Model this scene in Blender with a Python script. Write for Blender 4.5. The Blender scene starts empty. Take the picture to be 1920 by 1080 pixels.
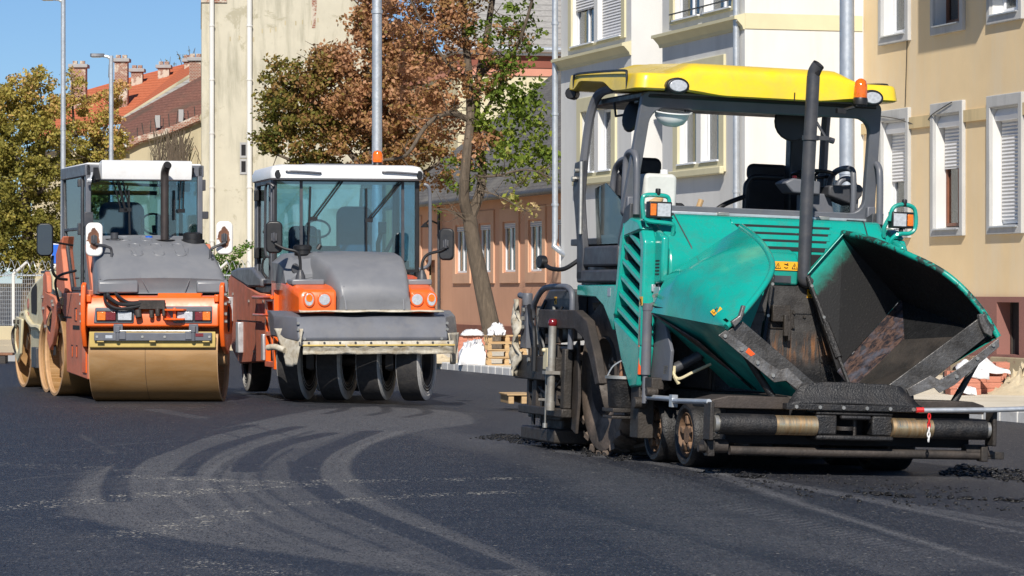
import bpy, math, random
import numpy as np
from mathutils import Vector, Matrix
R = math.radians
PI = math.pi
random.seed(7)
rng = np.random.default_rng(11)
scene = bpy.context.scene
COL = scene.collection

# ------------------------------------------------------------------ camera frame
F_PX, HZ, EYE = 6000.0, 545.0, 1.45        # focal length and horizon row in a 1920 px wide frame, eye height
def at(px, py, Y):
    """pixel of the 1920x1080 photograph at depth Y -> world point"""
    return Vector(((px - 960) * Y / F_PX, Y, EYE - (py - HZ) * Y / F_PX))
def on_ground(px, py):
    Y = EYE * F_PX / (py - HZ)
    return Vector(((px - 960) * Y / F_PX, Y, 0))

# street frame: l = metres across the street to the right, t = metres along it
YAW = R(16.0)
UX, UY = math.cos(YAW), math.sin(YAW)
def street(l, t, z=0.0):
    return Vector((l * UX - t * UY, l * UY + t * UX, z))
def ground_z(l):
    return -0.03 * min(max(l - 8.5, 0.0), 4.0)

# ------------------------------------------------------------------ mesh builder
class MB:
    def __init__(self):
        self.v = []; self.f = []
    def add(self, vs, fs):
        o = len(self.v)
        self.v += [Vector(p) for p in vs]
        self.f += [tuple(i + o for i in f) for f in fs]
        return self
    def box(self, x0, x1, y0, y1, z0, z1):
        vs = [(x, y, z) for z in (z0, z1) for y in (y0, y1) for x in (x0, x1)]
        return self.add(vs, [(0, 2, 3, 1), (4, 5, 7, 6), (0, 1, 5, 4), (2, 6, 7, 3), (0, 4, 6, 2), (1, 3, 7, 5)])
    def cbox(self, c, s, rx=0, ry=0, rz=0):
        m = MB().box(-s[0] / 2, s[0] / 2, -s[1] / 2, s[1] / 2, -s[2] / 2, s[2] / 2)
        m.rot(rx, ry, rz); m.move(c)
        return self.join(m)
    def join(self, m):
        return self.add(m.v, m.f)
    def rot(self, rx=0, ry=0, rz=0, about=(0, 0, 0)):
        M = Matrix.Rotation(rz, 3, 'Z') @ Matrix.Rotation(ry, 3, 'Y') @ Matrix.Rotation(rx, 3, 'X')
        a = Vector(about)
        self.v = [M @ (p - a) + a for p in self.v]
        return self
    def move(self, d):
        d = Vector(d); self.v = [p + d for p in self.v]; return self
    def mirror(self):
        self.v = [Vector((-p.x, p.y, p.z)) for p in self.v]
        self.f = [tuple(reversed(f)) for f in self.f]; return self
    def prism(self, poly, axis, a0, a1):
        def P(p, a):
            return (a, p[0], p[1]) if axis == 'x' else (p[0], a, p[1]) if axis == 'y' else (p[0], p[1], a)
        n = len(poly)
        vs = [P(p, a0) for p in poly] + [P(p, a1) for p in poly]
        fs = [tuple(range(n - 1, -1, -1)), tuple(range(n, 2 * n))] + [(i, (i + 1) % n, n + (i + 1) % n, n + i) for i in range(n)]
        return self.add(vs, fs)
    def ring(self, outer, inner, axis, a0, a1):
        def P(p, a):
            return (a, p[0], p[1]) if axis == 'x' else (p[0], a, p[1]) if axis == 'y' else (p[0], p[1], a)
        n = len(outer)
        vs = [P(p, a0) for p in outer] + [P(p, a0) for p in inner] + [P(p, a1) for p in outer] + [P(p, a1) for p in inner]
        fs = []
        for i in range(n):
            j = (i + 1) % n
            fs += [(i, n + i, n + j, j), (2 * n + i, 2 * n + j, 3 * n + j, 3 * n + i), (i, j, 2 * n + j, 2 * n + i), (n + i, 3 * n + i, 3 * n + j, n + j)]
        return self.add(vs, fs)
    def tube(self, pts, r, n=10, closed=False, cap=True):
        pts = [Vector(p) for p in pts]; N = len(pts)
        rs = r if isinstance(r, (list, tuple)) else [r] * N
        rings = []; up = None
        for i in range(N):
            if closed:
                t = pts[(i + 1) % N] - pts[i - 1]
            else:
                t = pts[min(i + 1, N - 1)] - pts[max(i - 1, 0)]
            t.normalize()
            if up is None:
                up = Vector((0, 0, 1)) if abs(t.z) < 0.9 else Vector((0, 1, 0))
            a = (up - t * up.dot(t)).normalized(); up = a
            b = t.cross(a)
            rings.append([pts[i] + (a * math.cos(2 * PI * k / n) + b * math.sin(2 * PI * k / n)) * rs[i] for k in range(n)])
        vs = [p for g in rings for p in g]; fs = []
        for i in range(N if closed else N - 1):
            j = (i + 1) % N
            for k in range(n):
                l = (k + 1) % n
                fs.append((i * n + k, i * n + l, j * n + l, j * n + k))
        if not closed and cap:
            fs += [tuple(range(n - 1, -1, -1)), tuple((N - 1) * n + k for k in range(n))]
        return self.add(vs, fs)
    def lathe(self, prof, n=32, axis='x', c=(0, 0, 0), closed=True):
        """prof = [(radius, position along axis)]; closed profile makes a solid ring"""
        vs = []; c = Vector(c)
        for k in range(n):
            a = 2 * PI * k / n; ca, sa = math.cos(a), math.sin(a)
            for r, h in prof:
                p = (h, r * ca, r * sa) if axis == 'x' else (r * ca, h, r * sa) if axis == 'y' else (r * ca, r * sa, h)
                vs.append(Vector(p) + c)
        m = len(prof); fs = []
        for k in range(n):
            l = (k + 1) % n
            for i in range(m if closed else m - 1):
                j = (i + 1) % m
                fs.append((k * m + i, l * m + i, l * m + j, k * m + j))
        return self.add(vs, fs)
    def loft(self, rings, cap=True):
        n = len(rings[0]); vs = [p for g in rings for p in g]; fs = []
        for i in range(len(rings) - 1):
            for k in range(n):
                l = (k + 1) % n
                fs.append((i * n + k, i * n + l, (i + 1) * n + l, (i + 1) * n + k))
        if cap:
            fs += [tuple(range(n - 1, -1, -1)), tuple((len(rings) - 1) * n + k for k in range(n))]
        return self.add(vs, fs)
    def sheet(self, grid):
        """open grid of points (rows of equal length)"""
        m = len(grid[0]); vs = [p for g in grid for p in g]
        fs = [(i * m + k, i * m + k + 1, (i + 1) * m + k + 1, (i + 1) * m + k) for i in range(len(grid) - 1) for k in range(m - 1)]
        return self.add(vs, fs)
    def bolts(self, pts, r=.018, h=.015, d=(0, -1, 0)):
        d = Vector(d)
        for p in pts:
            p = Vector(p); self.tube([p, p + d * h], r, 6)
        return self
    SPLIT = {'hood_corner', 'platform_rail', 'side_bracket', 'clip', 'fork', 'rim_lug', 'rusty_spike', 'roof_vent', 'roof_window', 'bearer', 'block', 'guide_rod', 'hood_hinge', 'hinge', 'lug', 'glass_bar', 'visor_bracket', 'hub_bracket', 'flue', 'stem_', 'bar_end', 'end_boss', 'slot', 'slot_flange', 'hinge_pin', 'seal_bolt', 'bolt'}
    def islands(self):
        par = list(range(len(self.v)))
        def find(i):
            while par[i] != i: par[i] = par[par[i]]; i = par[i]
            return i
        for f in self.f:
            for k in f[1:]: par[find(k)] = find(f[0])
        groups = {}
        for f in self.f: groups.setdefault(find(f[0]), []).append(f)
        out = []
        for fs in groups.values():
            ids = sorted({i for f in fs for i in f}); mp = {i: n for n, i in enumerate(ids)}
            m = MB(); m.v = [self.v[i] for i in ids]; m.f = [tuple(mp[i] for i in f) for f in fs]; out.append(m)
        return out
    def build(self, name, mat, parent=None, **k):
        if name in MB.SPLIT and parent is not None:
            return [m.build1(name, mat, parent, **k) for m in self.islands()][0]
        return self.build1(name, mat, parent, **k)
    def build1(self, name, mat, parent=None, bevel=0.0, smooth=38, solid=0.0, seg=2, sub=0, loc=None):
        me = bpy.data.meshes.new(name)
        me.from_pydata([tuple(p) for p in self.v], [], self.f)
        me.validate(); me.update()
        import bmesh
        bm = bmesh.new(); bm.from_mesh(me)
        bmesh.ops.recalc_face_normals(bm, faces=bm.faces); bm.to_mesh(me); bm.free()
        if smooth:
            me.shade_smooth(); me.set_sharp_from_angle(angle=R(smooth))
        o = bpy.data.objects.new(name, me); COL.objects.link(o)
        if isinstance(mat, (list, tuple)):
            for m in mat: me.materials.append(m)
        elif mat: me.materials.append(mat)
        if parent: o.parent = parent
        if loc: o.location = loc
        if sub:
            q = o.modifiers.new('sub', 'SUBSURF'); q.levels = sub; q.render_levels = sub
        if solid:
            q = o.modifiers.new('solid', 'SOLIDIFY'); q.thickness = solid; q.offset = 0
        if bevel:
            q = o.modifiers.new('bevel', 'BEVEL'); q.width = bevel; q.segments = seg; q.limit_method = 'ANGLE'; q.angle_limit = R(35)
            q.harden_normals = False
        return o

def empty(name, loc=(0, 0, 0), rz=0, ry=0, rx=0):
    o = bpy.data.objects.new(name, None); COL.objects.link(o)
    o.location = loc; o.rotation_euler = (rx, ry, rz); o.empty_display_size = .2
    return o
def tag(o, label, cat, group=None, kind=None):
    o['label'] = label; o['category'] = cat
    if group: o['group'] = group
    if kind: o['kind'] = kind
    return o
def setting(o, kind='structure'):
    o['kind'] = kind; return o
def copy_tree(o, parent=None):
    c = o.copy(); COL.objects.link(c)
    if parent: c.parent = parent
    for ch in list(o.children): copy_tree(ch, c)
    return c

def rrect(cx, cy, w, h, r, n=5):
    pts = []
    for qx, qy, a0 in ((1, 1, 0), (-1, 1, 90), (-1, -1, 180), (1, -1, 270)):
        for k in range(n + 1):
            a = R(a0 + 90 * k / n)
            pts.append((cx + qx * (w / 2 - r) + r * math.cos(a), cy + qy * (h / 2 - r) + r * math.sin(a)))
    return pts
def ellipse(cx, cy, a, b, n=24):
    return [(cx + a * math.cos(2 * PI * k / n), cy + b * math.sin(2 * PI * k / n)) for k in range(n)]
def curve(pts, n=6):
    """Catmull-Rom through pts"""
    P = [Vector(p) for p in pts]; out = []
    for i in range(len(P) - 1):
        p0, p1, p2, p3 = P[max(i - 1, 0)], P[i], P[i + 1], P[min(i + 2, len(P) - 1)]
        for k in range(n):
            t = k / n
            out.append(.5 * ((2 * p1) + (p2 - p0) * t + (2 * p0 - 5 * p1 + 4 * p2 - p3) * t * t + (3 * p1 - p0 - 3 * p2 + p3) * t ** 3))
    out.append(P[-1]); return out

# ------------------------------------------------------------------ materials
class NT:
    def __init__(self, name):
        self.m = bpy.data.materials.new(name); self.m.use_nodes = True
        self.t = self.m.node_tree; self.t.nodes.clear()
        self.out = self.t.nodes.new('ShaderNodeOutputMaterial')
    def n(self, typ, **kw):
        nd = self.t.nodes.new(typ)
        for k, v in kw.items():
            if k.startswith('i_'):
                nd.inputs[int(k[2:])].default_value = v
            else: setattr(nd, k, v)
        return nd
    def l(self, a, b): self.t.links.new(a, b)
    def coord(self, scale=(1, 1, 1), loc=(0, 0, 0), kind='Object'):
        tc = self.n('ShaderNodeTexCoord'); mp = self.n('ShaderNodeMapping')
        mp.inputs['Scale'].default_value = scale; mp.inputs['Location'].default_value = loc
        self.l(tc.outputs[kind], mp.inputs[0]); return mp.outputs[0]
    def noise(self, vec, scale, detail=4, rough=.6, dist=0):
        nd = self.n('ShaderNodeTexNoise'); nd.inputs['Scale'].default_value = scale
        nd.inputs['Detail'].default_value = detail; nd.inputs['Roughness'].default_value = rough; nd.inputs['Distortion'].default_value = dist
        self.l(vec, nd.inputs['Vector']); return nd.outputs['Fac']
    def ramp(self, fac, a, b, lo=0.0, hi=1.0):
        nd = self.n('ShaderNodeMapRange'); nd.inputs[1].default_value = a; nd.inputs[2].default_value = b
        nd.inputs[3].default_value = lo; nd.inputs[4].default_value = hi
        self.l(fac, nd.inputs[0]); return nd.outputs[0]
    def mix(self, fac, a, b):
        nd = self.n('ShaderNodeMix', data_type='RGBA')
        for s, v in ((nd.inputs[0], fac), (nd.inputs[6], a), (nd.inputs[7], b)):
            if isinstance(v, (int, float)): s.default_value = v
            elif isinstance(v, (tuple, list)): s.default_value = (*v[:3], 1)
            else: self.l(v, s)
        return nd.outputs[2]
    def math(self, op, a, b=0.0):
        nd = self.n('ShaderNodeMath', operation=op)
        for s, v in ((nd.inputs[0], a), (nd.inputs[1], b)):
            if isinstance(v, (int, float)): s.default_value = v
            else: self.l(v, s)
        return nd.outputs[0]
    def bsdf(self, col, rough=.6, metal=0, coat=0, spec=None, bump=None, bstr=.3, bdist=.01):
        b = self.n('ShaderNodeBsdfPrincipled')
        for nm, v in (('Base Color', col), ('Roughness', rough), ('Metallic', metal), ('Coat Weight', coat)):
            s = b.inputs[nm]
            if isinstance(v, (int, float)): s.default_value = v
            elif isinstance(v, (tuple, list)): s.default_value = (*v[:3], 1)
            else: self.l(v, s)
        b.inputs['Coat Roughness'].default_value = .12
        if spec is not None: b.inputs['Specular IOR Level'].default_value = spec
        if bump is not None:
            bp = self.n('ShaderNodeBump'); bp.inputs['Strength'].default_value = bstr; bp.inputs['Distance'].default_value = bdist
            self.l(bump, bp.inputs['Height']); self.l(bp.outputs[0], b.inputs['Normal'])
        return b.outputs[0]
    def done(self, sh):
        self.l(sh, self.out.inputs[0]); return self.m

def pm(name, col, rough=.5, metal=0, var=.18, scale=3.0, dirt=None, damt=.0, dscale=4.0, dthr=.52, bump=.0, bscale=60, coat=0, stretch=(1, 1, 1), spots=0, spec=None, dsoft=.12):
    """painted / worn / dirty surface with uneven tone, patches of dirt and fine bumps"""
    t = NT(name); v = t.coord(stretch)
    n1 = t.noise(v, scale, 5, .65)
    dark = tuple(c * (1 - var) for c in col); lite = tuple(min(c * (1 + var), .95) for c in col)
    c = t.mix(t.ramp(n1, .3, .7), dark, lite)
    rgh = t.ramp(t.noise(v, scale * 3.1, 4), .3, .7, max(rough - .09, .03), min(rough + .1, 1))
    if dirt:
        n2 = t.noise(v, dscale, 7, .72, .4)
        msk = t.math('MULTIPLY', t.ramp(n2, dthr - dsoft, dthr + dsoft), damt)
        c = t.mix(msk, c, dirt)
        rgh = t.math('ADD', rgh, t.math('MULTIPLY', msk, .25))
    if spots:
        n3 = t.noise(v, 85, 2, .5)
        c = t.mix(t.math('MULTIPLY', t.ramp(n3, .66, .7), spots), c, (.22, .2, .17))
    bm = t.noise(v, bscale, 4, .6) if bump else None
    return t.done(t.bsdf(c, rgh, metal, coat, spec, bm, bump, .02))

M = {}
M['teal'] = pm('teal_paint', (.006, .33, .265), .22, 0, .08, 1.6, dirt=(.05, .17, .14), damt=.5, dscale=6, dthr=.58, coat=.5, spots=.25)
M['teal_dirty'] = pm('teal_paint_grimy', (.012, .34, .27), .35, 0, .2, 3, dirt=(.02, .07, .06), damt=.5, dscale=2.6, dthr=.5)
M['yellow'] = pm('yellow_paint', (.86, .60, .018), .33, 0, .06, 1.5, dirt=(.55, .40, .08), damt=.5, dscale=3.5, dthr=.55, coat=.3)
M['grey_paint'] = pm('grey_paint', (.115, .122, .142), .42, 0, .14, 3, dirt=(.16, .15, .14), damt=.35, dscale=7, dthr=.58, bump=.05)
M['grey_dark'] = pm('dark_grey_paint', (.045, .048, .057), .45, 0, .2, 3, dirt=(.1, .09, .08), damt=.4, dscale=6, dthr=.57, bump=.06)
M['black'] = pm('black_plastic', (.012, .012, .013), .45, 0, .2, 4, bump=.03)
M['black_seat'] = pm('black_vinyl', (.008, .008, .011), .6, 0, .2, 4, bump=.1)
M['bitumen'] = pm('bitumen_caked_steel', (.012, .012, .013), .48, .0, .45, 6, dirt=(.05, .042, .036), damt=.5, dscale=9, dthr=.6, bump=.45, bscale=60)
M['grime'] = pm('oily_grime_steel', (.03, .026, .023), .5, .1, .4, 4, dirt=(.055, .043, .033), damt=.6, dscale=4, dthr=.55, bump=.3, bscale=50)
M['rust_rim'] = pm('rusty_brown_rim', (.23, .135, .078), .7, .1, .3, 6, dirt=(.06, .045, .035), damt=.7, dscale=6, bump=.2)
M['rust_steel'] = pm('worn_brown_steel', (.062, .049, .041), .55, .15, .3, 4, dirt=(.02, .018, .017), damt=.8, dscale=3.2, dthr=.52, bump=.25, bscale=40)
M['scraped'] = pm('scraped_steel', (.11, .105, .1), .38, .55, .4, 5, dirt=(.02, .018, .016), damt=.8, dscale=4.5, dthr=.55, bump=.35, bscale=45)
M['tar_black'] = pm('thick_tar_lining', (.006, .006, .0065), .55, 0, .3, 5, bump=.5, bscale=45)
M['teal_worn_edge'] = pm('teal_edge_with_tar', (.006, .3, .23), .4, 0, .2, 3, dirt=(.015, .02, .018), damt=.95, dscale=9, dthr=.5, dsoft=.03)
M['scraped_light'] = pm('scraped_bright_steel', (.24, .23, .22), .36, .6, .3, 6, dirt=(.05, .042, .036), damt=.85, dscale=8, dthr=.52, bump=.3, bscale=45)
M['polish'] = pm('polished_roller_steel', (.85, .68, .42), .3, .9, .1, 2, dirt=(.5, .25, .08), damt=.7, dscale=9, dthr=.5, stretch=(4, .4, .4))
M['dull_zinc'] = pm('stained_zinc_tube', (.34, .33, .30), .5, .5, .25, 5, dirt=(.16, .13, .1), damt=.7, dscale=6)
M['galv'] = pm('galvanised_steel', (.52, .55, .58), .42, .6, .12, 5, bump=.03)
M['zinc'] = pm('zinc_bolt_steel', (.4, .39, .36), .4, .7, .2, 8)
M['rubber'] = pm('tyre_rubber', (.022, .021, .022), .75, 0, .3, 5, dirt=(.085, .075, .062), damt=.45, dscale=7, dthr=.56, bump=.25, bscale=50)
M['rubber_dusty'] = pm('dusty_tyre_sidewall', (.62, .60, .56), .8, 0, .2, 5, dirt=(.2, .19, .175), damt=.5, dscale=4, dthr=.5, bump=.3, bscale=50)
M['tyre_brown'] = pm('mud_browned_tyre', (.2, .15, .115), .8, 0, .25, 4, dirt=(.02, .018, .016), damt=.8, dscale=3, dthr=.55, bump=.2, bscale=40)
M['orange'] = pm('orange_paint', (.83, .125, .012), .33, 0, .07, 1.5, dirt=(.45, .13, .04), damt=.4, dscale=6, dthr=.58, coat=.25)
M['orange_old'] = pm('faded_orange_paint', (.60, .17, .085), .6, 0, .15, 2.5, dirt=(.36, .17, .12), damt=.6, dscale=4, dthr=.52, bump=.06)
M['grey_plastic'] = pm('scuffed_grey_hood_plastic', (.172, .178, .192), .38, 0, .06, 1.5, dirt=(.26, .255, .25), damt=.3, dscale=3, dthr=.56)
M['drum'] = pm('dusty_drum_steel', (.30, .165, .06), .46, .25, .12, 1.6, dirt=(.36, .23, .11), damt=.5, dscale=2.5, dthr=.54, stretch=(.5, 2, 2), spots=.6, bump=.06, bscale=80)
M['drum_dust'] = pm('dust_caked_drum_edge', (.5, .3, .15), .8, 0, .2, 3, dirt=(.3, .18, .09), damt=.5, bump=.15)
M['scraper'] = pm('yellow_scraper_plastic', (.58, .43, .13), .5, 0, .12, 3, dirt=(.4, .27, .1), damt=.5)
M['white'] = pm('white_paint', (.8, .8, .79), .35, 0, .04, 3, dirt=(.55, .53, .48), damt=.35, dscale=6, dthr=.6)
M['cream'] = pm('cream_paint', (.66, .58, .37), .42, 0, .08, 2, dirt=(.42, .33, .17), damt=.5, dscale=3.5, dthr=.55)
M['canvas'] = pm('dirty_white_canvas', (.55, .51, .42), .8, 0, .15, 4, dirt=(.25, .18, .09), damt=.75, dscale=7, dthr=.54, bump=.35, bscale=20)
def mirror_shell_mat():
    t = NT('rust_peeled_white_mirror_shell'); v = t.coord((1, 1, .62)); n = t.noise(t.coord(), 9, 5, .6)
    ln = t.n('ShaderNodeVectorMath', operation='LENGTH'); t.l(v, ln.inputs[0])
    k = t.math('ADD', ln.outputs['Value'], t.math('MULTIPLY', t.math('SUBTRACT', n, .5), .09))
    c = t.mix(t.ramp(k, .085, .092), t.mix(t.ramp(n, .35, .65), (.10, .035, .015), (.22, .09, .04)), (.76, .75, .72))
    n2 = t.noise(t.coord((1, 1, 1), (3, 1, 2)), 6, 4); c = t.mix(t.ramp(n2, .64, .66), c, (.2, .08, .035))
    return t.done(t.bsdf(c, .5))
M['mirror_shell'] = mirror_shell_mat()
M['wood'] = pm('raw_timber', (.5, .33, .16), .75, 0, .2, 3, stretch=(1, 8, 8), dirt=(.3, .2, .11), damt=.5, bump=.15)
M['wood_brown'] = pm('brown_tool_wood', (.22, .1, .05), .6, 0, .2, 4, stretch=(6, 6, 1))
M['brick_new'] = pm('new_red_paver', (.5, .2, .13), .8, 0, .15, 5, dirt=(.36, .13, .09), damt=.5, bump=.1)
M['plastic_sheet'] = pm('white_plastic_sheet', (.74, .74, .75), .4, 0, .06, 3, bump=.15, bscale=8)
M['sand'] = pm('pale_sand', (.56, .47, .32), .95, 0, .2, 4, dirt=(.42, .34, .22), damt=.6, bump=.5, bscale=25)
M['red'] = pm('red_plastic', (.6, .02, .02), .35, 0, .1, 4)
M['sticker'] = pm('amber_warning_sticker', (.85, .42, .02), .4, 0, .05, 4)
M['ink'] = pm('black_ink', (.015, .015, .015), .5, 0, 0, 4)
M['red_ink'] = pm('faded_red_ink', (.36, .13, .1), .5, 0, 0, 4)
M['strip'] = pm('red_orange_reflective_strip', (.85, .11, .02), .35, 0, .05, 4)
M['blue'] = pm('blue_sign_face', (.02, .12, .55), .35, 0, .05, 4)
M['hdpe'] = pm('milky_plastic_canister', (.62, .63, .6), .45, 0, .05, 3, dirt=(.4, .4, .37), damt=.4)
M['chrome'] = pm('mirror_glass', (.03, .04, .055), .08, .0, .0, 3, coat=.5)

def glass(name, tint, refl=.12, rough=.02):
    t = NT(name)
    tr = t.n('ShaderNodeBsdfTransparent'); tr.inputs[0].default_value = (*tint, 1)
    gl = t.n('ShaderNodeBsdfGlossy'); gl.inputs['Roughness'].default_value = rough
    lw = t.n('ShaderNodeLayerWeight'); lw.inputs[0].default_value = .25
    f = t.ramp(lw.outputs['Fresnel'], 0, 1, refl, .9)
    mx = t.n('ShaderNodeMixShader'); t.l(f, mx.inputs[0]); t.l(tr.outputs[0], mx.inputs[1]); t.l(gl.outputs[0], mx.inputs[2])
    return t.done(mx.outputs[0])
M['cab_glass'] = glass('tinted_cab_glass', (.66, .84, .91), .12)
M['cab_glass_dark'] = glass('tinted_side_glass', (.55, .64, .64), .12)
M['clear_glass'] = glass('clear_side_glass', (.62, .68, .68), .08)
M['pane'] = glass('house_window_glass', (.75, .8, .82), .1)
def lens(name, col, tr=.5, rough=.15):
    t = NT(name); v = t.coord()
    vo = t.n('ShaderNodeTexVoronoi'); vo.inputs['Scale'].default_value = 38; t.l(v, vo.inputs['Vector'])
    c = t.mix(vo.outputs['Distance'], tuple(x * .72 for x in col), col)
    return t.done(t.bsdf(c, rough, .0, .8, None, vo.outputs['Distance'], .3, .01))
M['lens_white'] = lens('clear_headlight_lens', (.52, .54, .57))
M['lens_amber'] = lens('amber_lens', (.9, .2, .01))
M['lens_red'] = lens('dark_red_lens', (.18, .008, .012))
M['beacon'] = lens('amber_beacon_dome', (.85, .16, .005), rough=.08)

# hopper inside: teal above, bitumen caked below, shade of the outer corner painted in with it
def hopper_mat():
    t = NT('teal_paint_bitumen_and_shade'); v = t.coord()
    sx = t.n('ShaderNodeSeparateXYZ'); t.l(v, sx.inputs[0])
    n = t.noise(v, 5, 7, .75, .3); n2 = t.noise(v, 60, 3, .6)
    h = t.math('SUBTRACT', sx.outputs[2], t.math('MULTIPLY', sx.outputs[0], 1.2))  # sideways tilt blackens the outer corner, where shade would fall
    h = t.math('ADD', h, t.math('MULTIPLY', t.math('SUBTRACT', n, .5), .42))
    k = t.ramp(h, 1.08, 1.30)
    kg = t.ramp(h, 1.14, 1.40)
    c = t.mix(k, t.mix(t.ramp(n2, .6, .75), (.012, .012, .0125), (.035, .033, .03)), (.03, .045, .035))
    c = t.mix(kg, c, (.006, .30, .23))
    return t.done(t.bsdf(c, t.ramp(k, 0, 1, .6, .4), 0, 0, .35, n2, .22, .012))
M['hopper'] = hopper_mat()
def worn_mat():
    t = NT('streaked_worn_hopper_steel'); v = t.coord((9, 9, 2.2)); v2 = t.coord()
    n = t.noise(v, 2.4, 7, .7, .6); n2 = t.noise(v2, 6, 5)
    c = t.mix(t.ramp(n, .42, .6), (.03, .03, .04), (.22, .13, .1))
    c = t.mix(t.ramp(n2, .5, .68), c, (.16, .17, .22))
    return t.done(t.bsdf(c, .35, .45, 0, None, n, .3, .01))
M['worn'] = worn_mat()
def gate_mat():
    t = NT('sooty_hopper_back_plate'); v = t.coord(); sx = t.n('ShaderNodeSeparateXYZ'); t.l(v, sx.inputs[0])
    vs = t.coord((14, 14, 1.6)); n = t.noise(vs, 2, 6, .7); n2 = t.noise(v, 7, 6, .7); n3 = t.noise(v, 80, 2)
    c = t.mix(t.ramp(n2, .35, .7), (.035, .032, .03), (.085, .08, .075))
    rust = t.math('MULTIPLY', t.ramp(t.math('ABSOLUTE', t.math('SUBTRACT', sx.outputs[2], 1.0)), .16, .02), t.ramp(n, .45, .65))
    c = t.mix(rust, c, (.26, .12, .05))
    tar = t.ramp(t.math('ADD', sx.outputs[2], t.math('MULTIPLY', n2, .25)), 1.06, .92)
    c = t.mix(tar, c, t.mix(t.ramp(n3, .58, .7), (.01, .01, .011), (.07, .065, .06)))
    return t.done(t.bsdf(c, .45, .2, 0, None, n3, .4, .01))
M['gate'] = gate_mat()

# walls
def plaster(name, col, stain, amt=.5, scale=.5, lower=None, patch=None, pthr=.62):
    t = NT(name); v = t.coord((1, 1, 1)); vs = t.coord((1.6, 1.6, .22))
    n1 = t.noise(vs, 1.2 * scale, 7, .65, .2); n2 = t.noise(v, 40, 4, .6); n3 = t.noise(v, .9 * scale, 5, .6)
    c = t.mix(t.ramp(n3, .3, .7), tuple(x * .92 for x in col), tuple(min(x * 1.06, .9) for x in col))
    c = t.mix(t.math('MULTIPLY', t.ramp(n1, .48, .72), amt), c, stain)
    if patch:
        n4 = t.noise(v, 1.1, 7, .72, .5)
        c = t.mix(t.ramp(n4, pthr - .03, pthr + .03), c, patch)
    return t.done(t.bsdf(c, .9, 0, 0, .2, n2, .25, .01))
M['w_yellow'] = plaster('ochre_plaster', (.80, .61, .36), (.74, .63, .47), .75, .7)
M['w_band'] = plaster('ochre_band_plaster', (.64, .50, .28), (.33, .27, .17), .6, 1)
M['w_plinth'] = plaster('maroon_plinth', (.27, .13, .11), (.2, .1, .09), .5, 1)
M['w_plinth_low'] = plaster('flaking_plinth_base', (.36, .3, .2), (.26, .2, .13), .5, 1, patch=(.23, .11, .09), pthr=.52)
M['w_white'] = plaster('white_render', (.67, .662, .635), (.52, .51, .49), .7, .6)
M['w_trim_grey'] = plaster('grey_render_trim', (.47, .47, .46), (.3, .3, .29), .6, 2)
M['w_paleyellow'] = plaster('pale_yellow_trim', (.62, .57, .38), (.52, .47, .31), .4, 1)
M['w_terra'] = plaster('terracotta_plaster', (.62, .345, .225), (.52, .285, .185), .5, .8)
M['w_terra_light'] = plaster('pale_terracotta_trim', (.64, .39, .26), (.54, .32, .21), .5, 1)
M['w_terra_dark'] = plaster('dark_red_plinth', (.24, .105, .075), (.11, .05, .04), .5, 1)
M['w_cream'] = plaster('cream_plaster', (.62, .56, .38), (.45, .4, .28), .5, .5)
M['w_fire'] = plaster('stained_cream_firewall', (.52, .485, .385), (.27, .255, .19), .8, 1.1, patch=(.38, .35, .26), pthr=.6)
M['w_maroon'] = plaster('maroon_band', (.24, .085, .06), (.2, .07, .05), .4, 1)
M['w_pink'] = plaster('salmon_band', (.58, .27, .19), (.5, .24, .17), .4, 1)
M['w_old'] = plaster('weathered_yard_wall', (.46, .40, .27), (.25, .22, .15), .8, .5, patch=(.33, .2, .14), pthr=.64)
M['w_grey'] = plaster('grey_yard_wall', (.36, .36, .36), (.27, .27, .26), .6, .5)
def rooftile(name, a, b, rows=3.2, moss=None):
    t = NT(name); v = t.coord()
    w = t.n('ShaderNodeTexWave', wave_type='BANDS', bands_direction='Z', wave_profile='SAW'); w.inputs['Scale'].default_value = rows; w.inputs['Distortion'].default_value = .25; w.inputs['Detail Scale'].default_value = 6
    t.l(v, w.inputs['Vector'])
    n = t.noise(t.coord((3, 3, 9)), 2.2, 4, .7); n2 = t.noise(v, .5, 5)
    c = t.mix(t.ramp(n, .3, .7), a, b)
    c = t.mix(t.math('MULTIPLY', t.ramp(w.outputs['Fac'], .75, 1), .55), c, tuple(x * .3 for x in a))
    if moss: c = t.mix(t.math('MULTIPLY', t.ramp(n2, .5, .65), .6), c, moss)
    return t.done(t.bsdf(c, .85, 0, 0, .2, w.outputs['Fac'], .7, .04))
M['r_grey'] = rooftile('grey_slate_roof', (.085, .08, .08), (.17, .165, .16), 3.0, (.2, .19, .17))
M['r_orange'] = rooftile('orange_tile_roof', (.44, .115, .052), (.56, .175, .085), 2.0)
M['r_brown'] = rooftile('old_brown_tile_roof', (.13, .06, .045), (.27, .13, .095), 2.2, (.1, .08, .06))
M['r_palegrey'] = rooftile('weathered_grey_roof', (.24, .23, .22), (.36, .35, .33), 1.4)
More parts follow.
